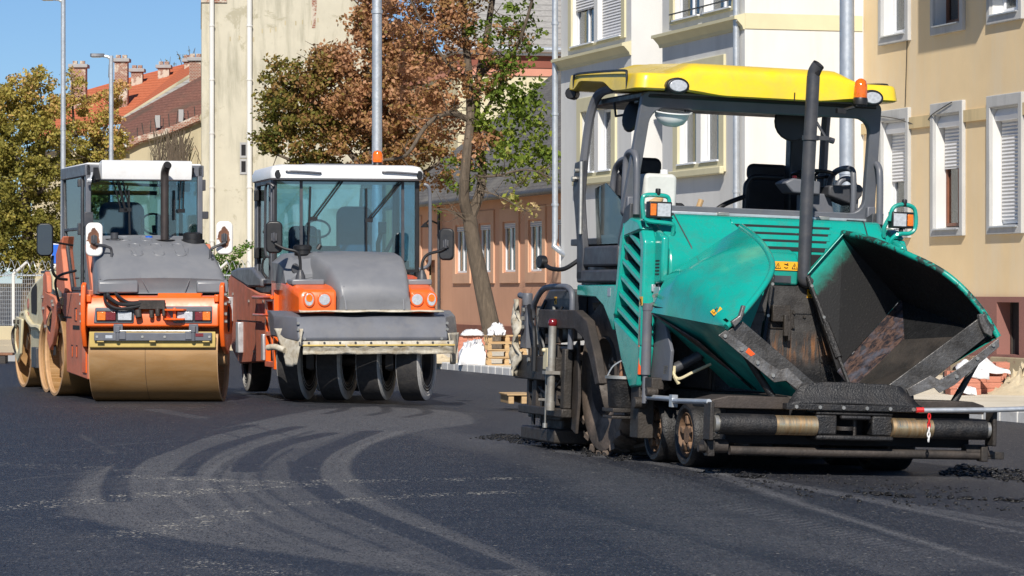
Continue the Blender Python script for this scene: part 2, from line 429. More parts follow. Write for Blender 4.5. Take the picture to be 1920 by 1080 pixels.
def brickmat(name, a, b, mortar, sc=1.0):
    t = NT(name); v = t.coord((1, 1, 1))
    # bricks laid over x+y so that every upright face shows courses
    sx = t.n('ShaderNodeSeparateXYZ'); t.l(v, sx.inputs[0]); cb = t.n('ShaderNodeCombineXYZ')
    t.l(t.math('ADD', sx.outputs[0], sx.outputs[1]), cb.inputs[0]); t.l(sx.outputs[2], cb.inputs[1])
    br = t.n('ShaderNodeTexBrick'); br.inputs['Scale'].default_value = 4.0 * sc
    br.inputs['Color1'].default_value = (*a, 1); br.inputs['Color2'].default_value = (*b, 1); br.inputs['Mortar'].default_value = (*mortar, 1); br.inputs['Mortar Size'].default_value = .03
    t.l(cb.outputs[0], br.inputs['Vector'])
    n = t.noise(v, 1.6, 6, .7)
    c = t.mix(t.ramp(n, .50, .56), br.outputs['Color'], (.50, .44, .36))
    return t.done(t.bsdf(c, .9, 0, 0, .2, br.outputs['Fac'], -.4, .02))
M['brick_old'] = brickmat('weathered_chimney_brick', (.30, .12, .075), (.22, .09, .06), (.40, .36, .30))
M['shutter'] = None
def shutter_mat():
    t = NT('white_slatted_roller_shutter'); v = t.coord()
    w = t.n('ShaderNodeTexWave', wave_type='BANDS', bands_direction='Z'); w.inputs['Scale'].default_value = 5.2
    t.l(v, w.inputs['Vector'])
    c = t.mix(t.ramp(w.outputs['Fac'], 0, .3), (.42, .42, .43), (.74, .74, .75))
    return t.done(t.bsdf(c, .5, 0, 0, None, w.outputs['Fac'], .8, .03))
M['shutter'] = shutter_mat()
def curtain_mat(name, a, b):
    t = NT(name); v = t.coord((7, 7, .3))
    n = t.noise(v, 1.3, 3, .5)
    return t.done(t.bsdf(t.mix(t.ramp(n, .35, .65), a, b), .9))
M['curtain'] = curtain_mat('pale_curtain', (.2, .2, .2), (.45, .45, .44))
M['curtain_dim'] = curtain_mat('dim_curtain', (.08, .08, .085), (.2, .2, .2))
M['curtain_dark'] = curtain_mat('dark_curtain', (.015, .015, .017), (.06, .06, .062))
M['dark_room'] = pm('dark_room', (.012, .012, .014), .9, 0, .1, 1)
M['upvc'] = pm('white_window_frame', (.75, .76, .78), .35, 0, .03, 4)
M['wood_frame'] = pm('brown_window_frame', (.2, .075, .04), .5, 0, .15, 5)

# foliage
def leaf_mat(name, cols):
    t = NT(name)
    a = t.n('ShaderNodeAttribute'); a.attribute_name = 'tint'
    cr = t.n('ShaderNodeValToRGB'); cr.color_ramp.interpolation = 'LINEAR'
    el = cr.color_ramp.elements
    while len(el) < len(cols): el.new(.5)
    for i, (p, c) in enumerate(cols):
        el[i].position = p; el[i].color = (*c, 1)
    t.l(a.outputs['Fac'], cr.inputs[0])
    d = t.n('ShaderNodeBsdfPrincipled'); d.inputs['Roughness'].default_value = .6; d.inputs['Specular IOR Level'].default_value = .3
    t.l(cr.outputs[0], d.inputs['Base Color'])
    tr = t.n('ShaderNodeBsdfTranslucent'); t.l(cr.outputs[0], tr.inputs[0])
    mx = t.n('ShaderNodeMixShader'); mx.inputs[0].default_value = .35
    t.l(d.outputs[0], mx.inputs[1]); t.l(tr.outputs[0], mx.inputs[2])
    return t.done(mx.outputs[0])
M['leaf_rust'] = leaf_mat('autumn_leaves', [(0, (.07, .09, .015)), (.28, (.20, .18, .035)), (.42, (.31, .19, .06)), (.75, (.47, .24, .125)), (1, (.64, .38, .22))])
M['leaf_green'] = leaf_mat('green_leaves', [(0, (.06, .10, .014)), (.45, (.16, .23, .03)), (.75, (.32, .36, .06)), (1, (.66, .5, .26))])
M['leaf_olive'] = leaf_mat('olive_leaves', [(0, (.10, .11, .022)), (.45, (.28, .25, .05)), (.8, (.50, .40, .10)), (1, (.62, .36, .15))])
M['leaf_shrub'] = leaf_mat('shrub_leaves', [(0, (.04, .11, .016)), (1, (.17, .3, .04))])
M['bark'] = pm('grey_brown_bark', (.13, .10, .072), .9, 0, .35, 6, stretch=(3, 3, .5), dirt=(.07, .055, .04), damt=.8, dscale=5, bump=.8, bscale=14)

# ================================================================== camera, sky, sun
cam = bpy.data.cameras.new('camera'); cam_o = bpy.data.objects.new('camera', cam); COL.objects.link(cam_o)
cam.sensor_width = 36; cam.lens = F_PX / 1920 * 36; cam.clip_end = 5000; cam.clip_start = .5
cam_o.location = (0, 0, EYE); cam_o.rotation_euler = (R(90), 0, 0); cam.shift_y = (HZ - 540) / 1920
scene.camera = cam_o
SUN_AZ, SUN_EL = R(-4.0), R(38)              # to the right of straight behind the camera
w = bpy.data.worlds.new('World'); scene.world = w; w.use_nodes = True
bg = w.node_tree.nodes['Background']
sky = w.node_tree.nodes.new('ShaderNodeTexSky'); sky.sky_type = 'NISHITA'; sky.sun_disc = False
sky.sun_elevation = SUN_EL; sky.sun_rotation = R(180) - SUN_AZ; sky.air_density = .78; sky.dust_density = .12; sky.ozone_density = 8.0; sky.altitude = 100
w.node_tree.links.new(sky.outputs[0], bg.inputs[0]); bg.inputs[1].default_value = .078
sl = bpy.data.lights.new('sun', 'SUN'); sl.energy = 4.8; sl.angle = R(.5); sl.color = (1, .94, .85)
so = bpy.data.objects.new('sun', sl); COL.objects.link(so)
sd = Vector((math.sin(SUN_AZ) * math.cos(SUN_EL), -math.cos(SUN_AZ) * math.cos(SUN_EL), math.sin(SUN_EL)))
so.rotation_euler = sd.to_track_quat('Z', 'Y').to_euler(); so.location = (0, -30, 60)
scene.view_settings.view_transform = 'Standard'; scene.view_settings.look = 'None'
scene.view_settings.exposure = .24; scene.view_settings.gamma = 1
scene.render.engine = 'CYCLES'
try:
    scene.cycles.max_bounces = 8; scene.cycles.transparent_max_bounces = 16; scene.cycles.use_denoising = True
    scene.cycles.sample_clamp_indirect = 6
except Exception: pass

# ================================================================== road
def road():
    ys = np.concatenate([[-40, -10, 5], np.geomspace(14, 16, 12), np.geomspace(16.05, 62, 560), np.geomspace(63, 140, 60), [180, 300, 600, 1200, 3000]])
    ss = np.concatenate([[-40, -12, -4, -2, -1.3], np.linspace(-1.05, 1.05, 620), [1.3, 2, 4, 12, 40]])
    Yg, Sg = np.meshgrid(ys, ss, indexing='ij')
    Wd = .165 * np.maximum(Yg, 14) + .4
    Xg = Sg * Wd
    L = Xg * UX + Yg * UY
    Z = -0.03 * np.clip(L - 8.5, 0, 4)
    nr, nc = Xg.shape
    X = Xg.ravel(); Y = Yg.ravel()
    def vnoise(x, y, seed):
        r = np.random.default_rng(seed).random((256, 256))
        xi = np.floor(x).astype(int); yi = np.floor(y).astype(int); fx = x - xi; fy = y - yi
        fx = fx * fx * (3 - 2 * fx); fy = fy * fy * (3 - 2 * fy)
        g = lambda a, b: r[a % 256, b % 256]
        return (g(xi, yi) * (1 - fx) + g(xi + 1, yi) * fx) * (1 - fy) + (g(xi, yi + 1) * (1 - fx) + g(xi + 1, yi + 1) * fx) * fy
    def dist(poly):
        d = np.full(X.shape, 1e9)
        for a, b in zip(poly[:-1], poly[1:]):
            ab = (b - a); L2 = ab.x ** 2 + ab.y ** 2 + 1e-9
            t = np.clip(((X - a.x) * ab.x + (Y - a.y) * ab.y) / L2, 0, 1)
            d = np.minimum(d, np.hypot(X - a.x - t * ab.x, Y - a.y - t * ab.y))
        return d
    def line(px): return curve([on_ground(*p) for p in px], 6)
    sm = lambda d, w, e: np.clip((w + e - d) / e, 0, 1)
    wear = np.zeros_like(X); chalk = np.zeros_like(X)
    wob = vnoise(X * 1.5, Y * .8, 3) * .1
    def area(px, soft):
        """1 inside the outline, easing to 0 across its edge"""
        P = [on_ground(*p) for p in px]; ins = np.zeros(X.shape, bool)
        for p, q in zip(P, P[1:] + P[:1]):
            c = (p.y > Y) != (q.y > Y)
            ins ^= c & (X < (q.x - p.x) * (Y - p.y) / ((q.y - p.y) or 1e-9) + p.x)
        return np.clip(.5 + np.where(ins, 1, -1) * dist(P + P[:1]) / soft, 0, 1)
    sm_ = lambda px: [(p.x, p.y) for p in curve([(a, b, 0) for a, b in px], 5)]
    # sheet polished and greyed by the pneumatic roller's passes
    main = sm_([(640, 763), (565, 773), (400, 808), (280, 848), (165, 886), (128, 925)]) + [(120, 965), (330, 1010), (620, 1050), (980, 1110)] + sm_([(1110, 1110), (960, 1045), (800, 975), (700, 930), (662, 895), (655, 868), (690, 836), (770, 812), (880, 792), (886, 775), (840, 762), (700, 757)])
    wear = np.maximum(wear, .56 * area(main, .10) * (1 - .45 * np.clip((np.hypot(X, 0) * 0 + (17.6 - Y)) / 2.5, 0, 1)))
    wear = np.maximum(wear, .26 * area([(700, 790), (820, 800), (960, 832), (1120, 868), (1330, 905), (1560, 965), (1920, 1060), (1700, 1075), (1300, 1010), (1050, 915), (850, 835), (760, 812)], .35))
    wear = np.maximum(wear, .20 * area([(0, 985), (250, 1010), (520, 1075), (0, 1100)], .5))
    for px, wd, am in (
        ([(1050, 846), (1300, 878), (1600, 930), (1920, 985)], .10, .45), ([(1290, 878), (1500, 912), (1920, 1000)], .04, .6),
        ([(150, 815), (210, 850)], .025, .35), ([(290, 768), (330, 775), (375, 784)], .12, .35), ([(560, 757), (700, 760), (850, 765), (882, 776), (800, 792)], .16, .2),
        ([(960, 860), (1120, 905), (1380, 985), (1700, 1075)], .12, .3), ([(1000, 960), (1200, 1010), (1400, 1075)], .25, .22)):
        wear = np.maximum(wear, am * sm(dist(line(px)) + wob * .3, wd, .05))
    for px, wd, am in (
        ([(470, 797), (380, 817), (300, 845), (240, 870), (215, 910), (222, 940)], .09, .62),
        ([(560, 800), (475, 820), (400, 845), (360, 870), (343, 892)], .09, .6),
        ([(620, 812), (560, 825), (510, 840), (470, 865), (458, 884)], .10, .75),
        ([(700, 808), (655, 825), (600, 850), (576, 874), (574, 895), (600, 918), (665, 955), (800, 1010), (930, 1065)], .10, .8),
        ([(650, 757), (640, 768), (610, 776)], .06, .55), ([(720, 757), (724, 768), (690, 778)], .06, .5), ([(790, 758), (802, 768), (760, 780)], .06, .6),
        ([(545, 865), (555, 885), (620, 925)], .02, .35), ([(410, 810), (470, 825)], .015, .4), ([(480, 800), (545, 818)], .015, .4)):
        wear -= am * .92 * sm(dist(line(px)) + wob * .15, wd, .035)
    wear = np.clip(wear, -.12, 1)
    wear += .20 * (vnoise(X * .35 + Y * .1, Y * .16, 5) - .5) + .08 * (vnoise(X * .9 + Y * .3, Y * .5, 6) - .5)
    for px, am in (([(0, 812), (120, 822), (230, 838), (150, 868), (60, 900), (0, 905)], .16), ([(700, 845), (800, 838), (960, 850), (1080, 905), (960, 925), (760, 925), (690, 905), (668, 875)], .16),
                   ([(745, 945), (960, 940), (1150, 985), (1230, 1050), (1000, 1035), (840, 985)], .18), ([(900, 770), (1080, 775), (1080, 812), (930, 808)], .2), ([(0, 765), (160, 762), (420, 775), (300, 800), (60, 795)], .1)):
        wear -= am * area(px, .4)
    # the many finer lines that each pass of the tyres leaves, fanning along the same sweep
    ca = [(600, 762), (400, 808), (250, 852), (165, 888), (130, 928), (170, 985), (330, 1040), (560, 1100)]
    cb_ = [(880, 779), (760, 808), (690, 836), (656, 866), (662, 897), (760, 955), (930, 1030), (1110, 1100)]
    rl = np.random.default_rng(31)
    for k in range(30):
        u = rl.random(); px = [(a[0] + (b[0] - a[0]) * u, a[1] + (b[1] - a[1]) * u) for a, b in zip(ca, cb_)]
        i0 = rl.integers(0, 4); i1 = rl.integers(i0 + 3, 9)
        wear += rl.choice([-.20, .16, .12, -.12]) * sm(dist(line(px[i0:i1])) + wob * .1, rl.uniform(.01, .05), .025)
    for k in range(26):
        u = rl.random(); d = rl.uniform(-30, 30)
        px = [(960 + 380 * u + d, 812 + 60 * u), (1180 + 330 * u, 880 + 60 * u), (1500 + 300 * u, 965 + 70 * u), (1900 + 200 * u, 1060 + 60 * u)]
        wear += rl.choice([-.14, .13, .2, -.1]) * sm(dist(line(px[:rl.integers(2, 5)])) + wob * .1, rl.uniform(.008, .05), .03)
    for k in range(22):
        u = rl.random(); y0 = 775 + 130 * u; d = rl.uniform(0, 200)
        px = [(d - 40, y0 + 22), (d + 120, y0 + 6), (d + 260, y0), (d + 380, y0 + 10)]
        wear += rl.choice([-.12, .13, .18]) * sm(dist(line(px[:rl.integers(3, 5)])) + wob * .1, rl.uniform(.008, .04), .03)
    # rubber tread ticks
    for k in range(26):
        a = k / 25
        p = on_ground(1390 + 330 * a, 945 + 85 * a); q = on_ground(1352 + 330 * a, 950 + 85 * a)
        wear = np.maximum(wear, .55 * sm(dist([p, q]), .012, .015))
    # chalky lime spilt in two broken lines across the lane
    for px, wd, am in (([(250, 893), (450, 902), (700, 901), (960, 897)], .14, 1.0), ([(0, 953), (150, 940), (330, 925), (520, 910), (640, 903)], .24, 1.0),
                       ([(560, 945), (760, 930), (960, 923)], .14, .9), ([(240, 1003), (340, 985), (470, 958)], .25, .55), ([(380, 1056), (500, 1072)], .22, .5),
                       ([(520, 748), (640, 746)], .12, .5), ([(0, 870), (200, 880)], .3, .35)):
        chalk = np.maximum(chalk, am * sm(dist(line(px)), wd * .5, wd))
    me = bpy.data.meshes.new('road')
    n = nr * nc
    me.vertices.add(n); me.vertices.foreach_set('co', np.stack([X, Y, Z.ravel()], 1).astype(np.float32).ravel())
    i, j = np.meshgrid(np.arange(nr - 1), np.arange(nc - 1), indexing='ij'); b = (i * nc + j).ravel()
    quads = np.stack([b, b + 1, b + nc + 1, b + nc], 1).astype(np.int32)
    m = len(quads)
    me.loops.add(m * 4); me.loops.foreach_set('vertex_index', quads.ravel())
    me.polygons.add(m); me.polygons.foreach_set('loop_start', np.arange(0, 4 * m, 4, dtype=np.int32))
    me.polygons.foreach_set('use_smooth', np.ones(m, dtype=bool))
    for nm, arr in (('wear', wear), ('chalk', chalk)):
        at_ = me.attributes.new(nm, 'FLOAT', 'POINT'); at_.data.foreach_set('value', arr.astype(np.float32))
    me.update(); me.validate()
    t = NT('fresh_asphalt'); v = t.coord()
    a = t.n('ShaderNodeAttribute'); a.attribute_name = 'wear'; ch = t.n('ShaderNodeAttribute'); ch.attribute_name = 'chalk'
    # aggregate, drawn out a little the way the rollers and screed travelled
    vo = t.n('ShaderNodeTexVoronoi'); vo.inputs['Scale'].default_value = 1; t.l(t.coord((92, 24, 30)), vo.inputs['Vector'])
    sep = t.n('ShaderNodeSeparateColor'); t.l(vo.outputs['Color'], sep.inputs[0])
    streak = t.noise(t.coord((.7, 3.5, 1)), 1.6, 6, .65); fine = t.noise(t.coord((62, 15, 1)), 1, 6, .8); mid = t.noise(t.coord((2.4, 1.2, 1)), 2.2, 6, .7)
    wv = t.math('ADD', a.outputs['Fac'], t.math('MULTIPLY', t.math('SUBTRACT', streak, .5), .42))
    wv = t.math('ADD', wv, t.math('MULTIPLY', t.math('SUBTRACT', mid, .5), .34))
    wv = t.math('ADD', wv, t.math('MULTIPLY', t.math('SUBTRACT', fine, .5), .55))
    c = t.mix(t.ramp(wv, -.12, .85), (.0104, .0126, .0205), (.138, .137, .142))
    sp = t.math('MULTIPLY', t.ramp(sep.outputs[0], .82, .88), t.ramp(fine, .40, .6, .08, .5))
    c = t.mix(sp, c, (.19, .187, .185))
    holes = t.ramp(sep.outputs[1], .7, .85)
    c = t.mix(t.math('MULTIPLY', holes, .6), c, (.005, .005, .007))
    cn = t.noise(t.coord((2.0, 1.0, 1)), 3.2, 8, .85); cn2 = t.noise(t.coord((40, 14, 1)), 1, 3, .6)
    cm = t.math('MULTIPLY', t.ramp(t.math('ADD', t.math('MULTIPLY', cn, .62), t.math('MULTIPLY', cn2, .5)), .60, .665), t.ramp(ch.outputs['Fac'], .1, .7))
    c = t.mix(cm, c, (.56, .52, .43))
    # white specks scattered all over
    vo2 = t.n('ShaderNodeTexVoronoi'); vo2.inputs['Scale'].default_value = 4.5; t.l(v, vo2.inputs['Vector'])
    c = t.mix(t.math('MULTIPLY', t.ramp(vo2.outputs['Distance'], .07, .05), .8), c, (.42, .39, .34))
    hgt = t.math('ADD', vo.outputs['Distance'], fine)
    t.done(t.bsdf(c, t.ramp(wv, 0, .8, .55, .78), 0, 0, .4, hgt, .7, .02))
    me.materials.append(t.m)
    o = bpy.data.objects.new('road', me); COL.objects.link(o)
    return setting(o)
road()

# loose hot mix: lumps along the open edges of the lane that is being laid
def lump(mb, c, r):
    n = 5
    vs = []
    for i in range(2):
        for k in range(n):
            a = 2 * PI * k / n + i * .6; q = r * random.uniform(.7, 1.15)
            vs.append(c + Vector((q * math.cos(a), q * math.sin(a), (r * .15 if i == 0 else r * .75) * random.uniform(.7, 1.2))))
    vs.append(c + Vector((0, 0, r * 1.05))); vs.append(c - Vector((0, 0, r * .3)))
    fs = [(k, (k + 1) % n, n + (k + 1) % n, n + k) for k in range(n)] + [(n + k, n + (k + 1) % n, 2 * n) for k in range(n)] + [((k + 1) % n, k, 2 * n + 1) for k in range(n)]
    mb.add(vs, fs)
def crumbs():
    mb = MB()
    def strip(px, wd, n, r0, r1, heap):
        pts = curve([on_ground(*p) for p in px], 8)
        for _ in range(n):
            i = random.randrange(len(pts) - 1); p = pts[i].lerp(pts[i + 1], random.random())
            g = random.gauss(0, 1) * wd; p = p + Vector((g * .5, g, 0))
            p.z = ground_z(p.x * UX + p.y * UY) + heap * max(0, 1 - abs(g) / (wd * 1.6)) * random.random()
            lump(mb, p, random.uniform(r0, r1))
    strip([(925, 818), (985, 824), (1060, 832), (1120, 846), (1190, 862)], .2, 900, .006, .02, .03)
    strip([(1800, 866), (1860, 872), (1990, 884)], .26, 900, .008, .026, .05)
    strip([(1330, 880), (1480, 890), (1650, 905), (1800, 915)], .4, 260, .005, .014, 0)
    strip([(1380, 900), (1560, 930), (1740, 945), (1920, 950)], .2, 90, .006, .018, 0)
    strip([(1600, 922), (1690, 928), (1800, 930), (1915, 932)], .05, 60, .01, .028, .01)
    strip([(1385, 893), (1420, 896)], .05, 25, .015, .035, .02)
    o = mb.build('asphalt_crumbs', M['bitumen'], smooth=0)
    return tag(setting(o, 'stuff'), 'loose black asphalt crumbs along the edges of the freshly laid lane', 'asphalt crumbs')
crumbs()

# ================================================================== kerb, pavement
KL = 16.3
mb = MB()
def slab(mb, l0, l1, t0, t1, z0, z1):
    a = [street(l0, t0), street(l1, t0), street(l1, t1), street(l0, t1)]
    mb.add([(p.x, p.y, z) for z in (z0, z1) for p in a], [(3, 2, 1, 0), (4, 5, 6, 7)] + [(k, (k + 1) % 4, 4 + (k + 1) % 4, 4 + k) for k in range(4)])
tt = 14.0
while tt < 150:
    slab(mb, KL, KL + .14, tt, tt + .485, -.4, .02 + random.uniform(-.004, .004)); tt += .5
setting(mb.build('kerb', pm('pale_concrete_kerb', (.64, .63, .60), .85, 0, .1, 3, dirt=(.46, .43, .38), damt=.5, bump=.1), bevel=.02, smooth=0))
mb = MB(); slab(mb, KL + .15, 90, 10, 160, -.4, 0)
def pave_mat():
    t = NT('sandy_pavement'); v = t.coord(); n = t.noise(v, .8, 6, .65); n2 = t.noise(v, 30, 4)
    c = t.mix(t.ramp(n, .35, .65), (.54, .48, .37), (.68, .62, .51))
    c = t.mix(t.math('MULTIPLY', t.ramp(n2, .55, .7), .4), c, (.42, .35, .25))
    return t.done(t.bsdf(c, .95, 0, 0, .2, n2, .5, .02))
setting(mb.build('pavement', pave_mat(), smooth=0))
# sandy strip, kerb and far pavement on the left
mb = MB(); a = [(-13.6, 66, 0), (-8.9, 66.5, 0), (-8.9, 80, 0), (-13, 82, 0), (-30, 82, 0), (-30, 66, 0)]
mb.add([(x, y, z) for z in (-.3, .05) for x, y, _ in a], [tuple(range(5, -1, -1)), tuple(range(6, 12))] + [(k, (k + 1) % 6, 6 + (k + 1) % 6, 6 + k) for k in range(6)])
setting(mb.build('sandy_ground', M['sand'], smooth=0))
mb = MB(); x = -30
while x < -8.9:
    mb.box(x, x + .97, 65.7, 65.96, -.3, .14); x += 1
setting(mb.build('stone_kerb', M['w_grey'], bevel=.02, smooth=0))
mb = MB().box(-60, 4.5, 84, 300, -.3, .03)
setting(mb.build('yard_ground', M['sand'], smooth=0))

# ================================================================== buildings
def wall(mb, O, A, N, length, z0, z1, openings=(), depth=.2):
    """upright wall from O along A; N points into the building; openings are (a0,a1,z0,z1) with reveals of the given depth"""
    O = Vector(O); A = Vector(A); N = Vector(N)
    P = lambda a, z, d=0: O + A * a + N * d + Vector((0, 0, z))
    xs = sorted({0, length, *[q for o in openings for q in o[:2]]}); zs = sorted({z0, z1, *[q for o in openings for q in o[2:4]]})
    for a, b in zip(xs, xs[1:]):
        for c, d in zip(zs, zs[1:]):
            if any(o[0] <= a and b <= o[1] and o[2] <= c and d <= o[3] for o in openings): continue
            mb.add([P(a, c), P(b, c), P(b, d), P(a, d)], [(0, 1, 2, 3)])
    for a, b, c, d in [o[:4] for o in openings]:
        for p, q in (((a, c), (b, c)), ((b, c), (b, d)), ((b, d), (a, d)), ((a, d), (a, c))):
            mb.add([P(*p), P(*q), P(*q, depth), P(*p, depth)], [(0, 1, 2, 3)])
def bld(name, l, t, label, cat='building', **k):
    e = empty(name, street(l, t), YAW); return tag(e, label, cat, **k)
# local axes of a building: x into the plot, y along the street (away), z up
def fbox(root, name, mat, y0, y1, z0, z1, x0, x1, bevel=0):
    return MB().box(x0, x1, y0, y1, z0, z1).build(name, mat, root, bevel=bevel, smooth=0)
def window(root, y0, y1, z0, z1, x, frame, mull=1, shut=0.0, curtain='curtain', rail=None, open_side=None, frame_w=.06, box=0.0, pane=True):
    """window filling an opening, set x metres into the wall: frame with bars > pane, curtain, roller shutter"""
    mb = MB(); w = frame_w
    mb.box(x, x + .07, y0, y0 + w, z0, z1).box(x, x + .07, y1 - w, y1, z0, z1).box(x, x + .07, y0 + w, y1 - w, z1 - w, z1).box(x, x + .07, y0 + w, y1 - w, z0, z0 + w)
    for k in range(mull):
        c = y0 + (y1 - y0) * (k + 1) / (mull + 1); mb.box(x + .002, x + .068, c - w * .6, c + w * .6, z0 + w, z1 - w)
    if rail: mb.box(x + .003, x + .066, y0 + w, y1 - w, z0 + (z1 - z0) * rail - w * .5, z0 + (z1 - z0) * rail + w * .5)
    f = mb.build('window', frame, root, smooth=0)
    MB().box(x + .035, x + .04, y0 + w, y1 - w, z0 + w, z1 - w).build('pane', M['pane'], f, smooth=0)
    g = MB(); n = 24; pts = []
    for i in range(n + 1):
        yy = y0 + (y1 - y0) * i / n; pts.append((x + .14 + .02 * math.sin(i * 2.1), yy))
    g.sheet([[(px, yy, z0) for px, yy in pts], [(px, yy, z1) for px, yy in pts]])
    g.build('curtain', M[curtain], f, solid=.004)
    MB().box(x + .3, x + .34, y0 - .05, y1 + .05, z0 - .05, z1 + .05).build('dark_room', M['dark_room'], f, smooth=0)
    if shut:
        zb = z1 - (z1 - z0) * shut
        MB().box(x - .035, x - .012, y0 + .03, y1 - .03, zb, z1).build('roller_shutter', M['shutter'], f, smooth=0)
    if box:
        MB().prism([(x - .14, z1 - box), (x - .16, z1 - box * .6), (x - .1, z1), (x - .01, z1), (x - .01, z1 - box)], 'y', y0 + .01, y1 - .01).build('shutter_box', M['upvc'], f, smooth=30)
    return f

# ---- ochre apartment house on the right
r = bld('apartment_house', 22.3, 40.0, 'ochre plastered apartment house with grey framed shuttered windows and maroon plinth')
T0 = 40.0
lows = [(49.92 - 2.33 * k - T0, 51.28 - 2.33 * k - T0) for k in (-1, 0, 1, 2)]
LZ0, LZ1, UZ0, UZ1 = 2.38, 4.68, 5.86, 8.2
ops = []
for a, b in lows:
    ops += [(a + .13, b - .13, LZ0 + .12, LZ1 - .2), (a + .13, b - .13, UZ0 + .14, UZ1 - .2)]
mb = MB(); wall(mb, (0, 0, 0), (0, 1, 0), (1, 0, 0), 14.46, 1.35, 12.5, ops, .34)
mb.build('wall', M['w_yellow'], r, smooth=0)
bs = [(lows[k][0] + .12, lows[k][0] + .98, .40, 1.26) for k in (0, 1, 2)]
mb = MB(); wall(mb, (-.05, 0, 0), (0, 1, 0), (1, 0, 0), 14.46, .36, 1.35, bs, .3); mb.add([(-.05, 0, 1.35), (0, 0, 1.35), (0, 14.46, 1.35), (-.05, 14.46, 1.35)], [(0, 1, 2, 3)])
mb.build('plinth', M['w_plinth'], r, smooth=0)
MB().box(-.12, -.0, 0, 14.46, -.1, .36).build('plinth_base', M['w_plinth_low'], r, smooth=0, bevel=.02)
for a, b, c, d in bs:
    f = MB().box(.22, .24, a, b, c, d).build('basement_window', M['dark_room'], r, smooth=0)
    MB().box(.19, .215, a, a + .05, c, d).box(.19, .215, b - .05, b, c, d).box(.19, .215, (a + b) / 2 - .02, (a + b) / 2 + .02, c, d).build('grille', M['rust_steel'], f, smooth=0)
for i, (a, b) in enumerate(lows):
    for (z0, z1, up) in ((LZ0, LZ1, 0), (UZ0, UZ1, 1)):
        o, n = [(a, z0), (b, z0), (b, z1), (a, z1)], [(a + .13, z0 + .12 + .02 * up), (b - .13, z0 + .12 + .02 * up), (b - .13, z1 - .2), (a + .13, z1 - .2)]
        MB().ring(o, n, 'x', -.07, .002).build('window_surround', M['w_trim_grey'], r, bevel=.012, smooth=0)
        ml = MB()
        e = (a + .13, b - .13, z0 + .12 + .02 * up, z1 - .2)
        for y in (e[0], e[1]):
            s = 1 if y == e[0] else -1
            ml.box(-.02, .30, min(y, y + s * .018), max(y, y + s * .018), e[2], e[3])
        ml.box(-.02, .30, e[0] + .02, e[1] - .02, e[3] - .018, e[3])
        ml.build('reveal', M['w_white'], r, smooth=0)
        MB().prism([(-.11, e[2] - .01), (-.11, e[2] + .012), (.3, e[2] + .06), (.3, e[2] + .02)], 'y', e[0] + .02, e[1] - .02).build('sill', M['galv'], r, smooth=0)
        kind = (i, up)
        shut = {(0, 0): .56, (1, 0): .48, (2, 0): .97, (3, 0): .97, (0, 1): 0, (1, 1): .72, (2, 1): .3, (3, 1): 0}[kind]
        fr = M['wood_frame'] if kind in ((1, 0), (1, 1)) else M['upvc']
        window(r, e[0] + .02, e[1] - .02, e[2] + .06, e[3] - .02, .17, fr, mull=1, shut=shut, curtain='curtain' if kind in ((1, 0), (1, 1)) else 'curtain_dim', frame_w=.055, box=.2 if not up or shut else 0)
for k in range(4):
    b0 = lows[k][1]; b1 = lows[k - 1][0] if k > 0 else 14.46
    if k == 0: b0, b1 = lows[0][1], 14.46
    fbox(r, 'string_course', M['w_band'], b0 + .005, b1 - .005, 4.30, 4.50, -.05, .002)
# cracks and a loose cable on the facade
mb = MB()
mb.tube([(-.012, 12.4, 6.0), (-.012, 12.45, 5.3), (-.012, 12.5, 4.7)], .008, 5)
mb.tube(curve([(-.09, 13.6, 4.6), (-.09, 12.7, 4.5), (-.03, 11.9, 4.35), (-.03, 11.5, 4.4), (-.09, 11.1, 4.5), (-.09, 10.3, 4.66)]), .01, 5)
mb.build('cable', M['black'], r)
# balcony high above that throws its shadow on the facade
mb = MB().box(-.95, -.002, 6.9, 9.35, 7.75, 7.92).box(-.95, -.88, 6.9, 9.35, 7.92, 8.9).box(-.88, -.002, 9.28, 9.35, 7.92, 8.9)
mb.build('balcony', M['w_band'], r, bevel=.01, smooth=0)

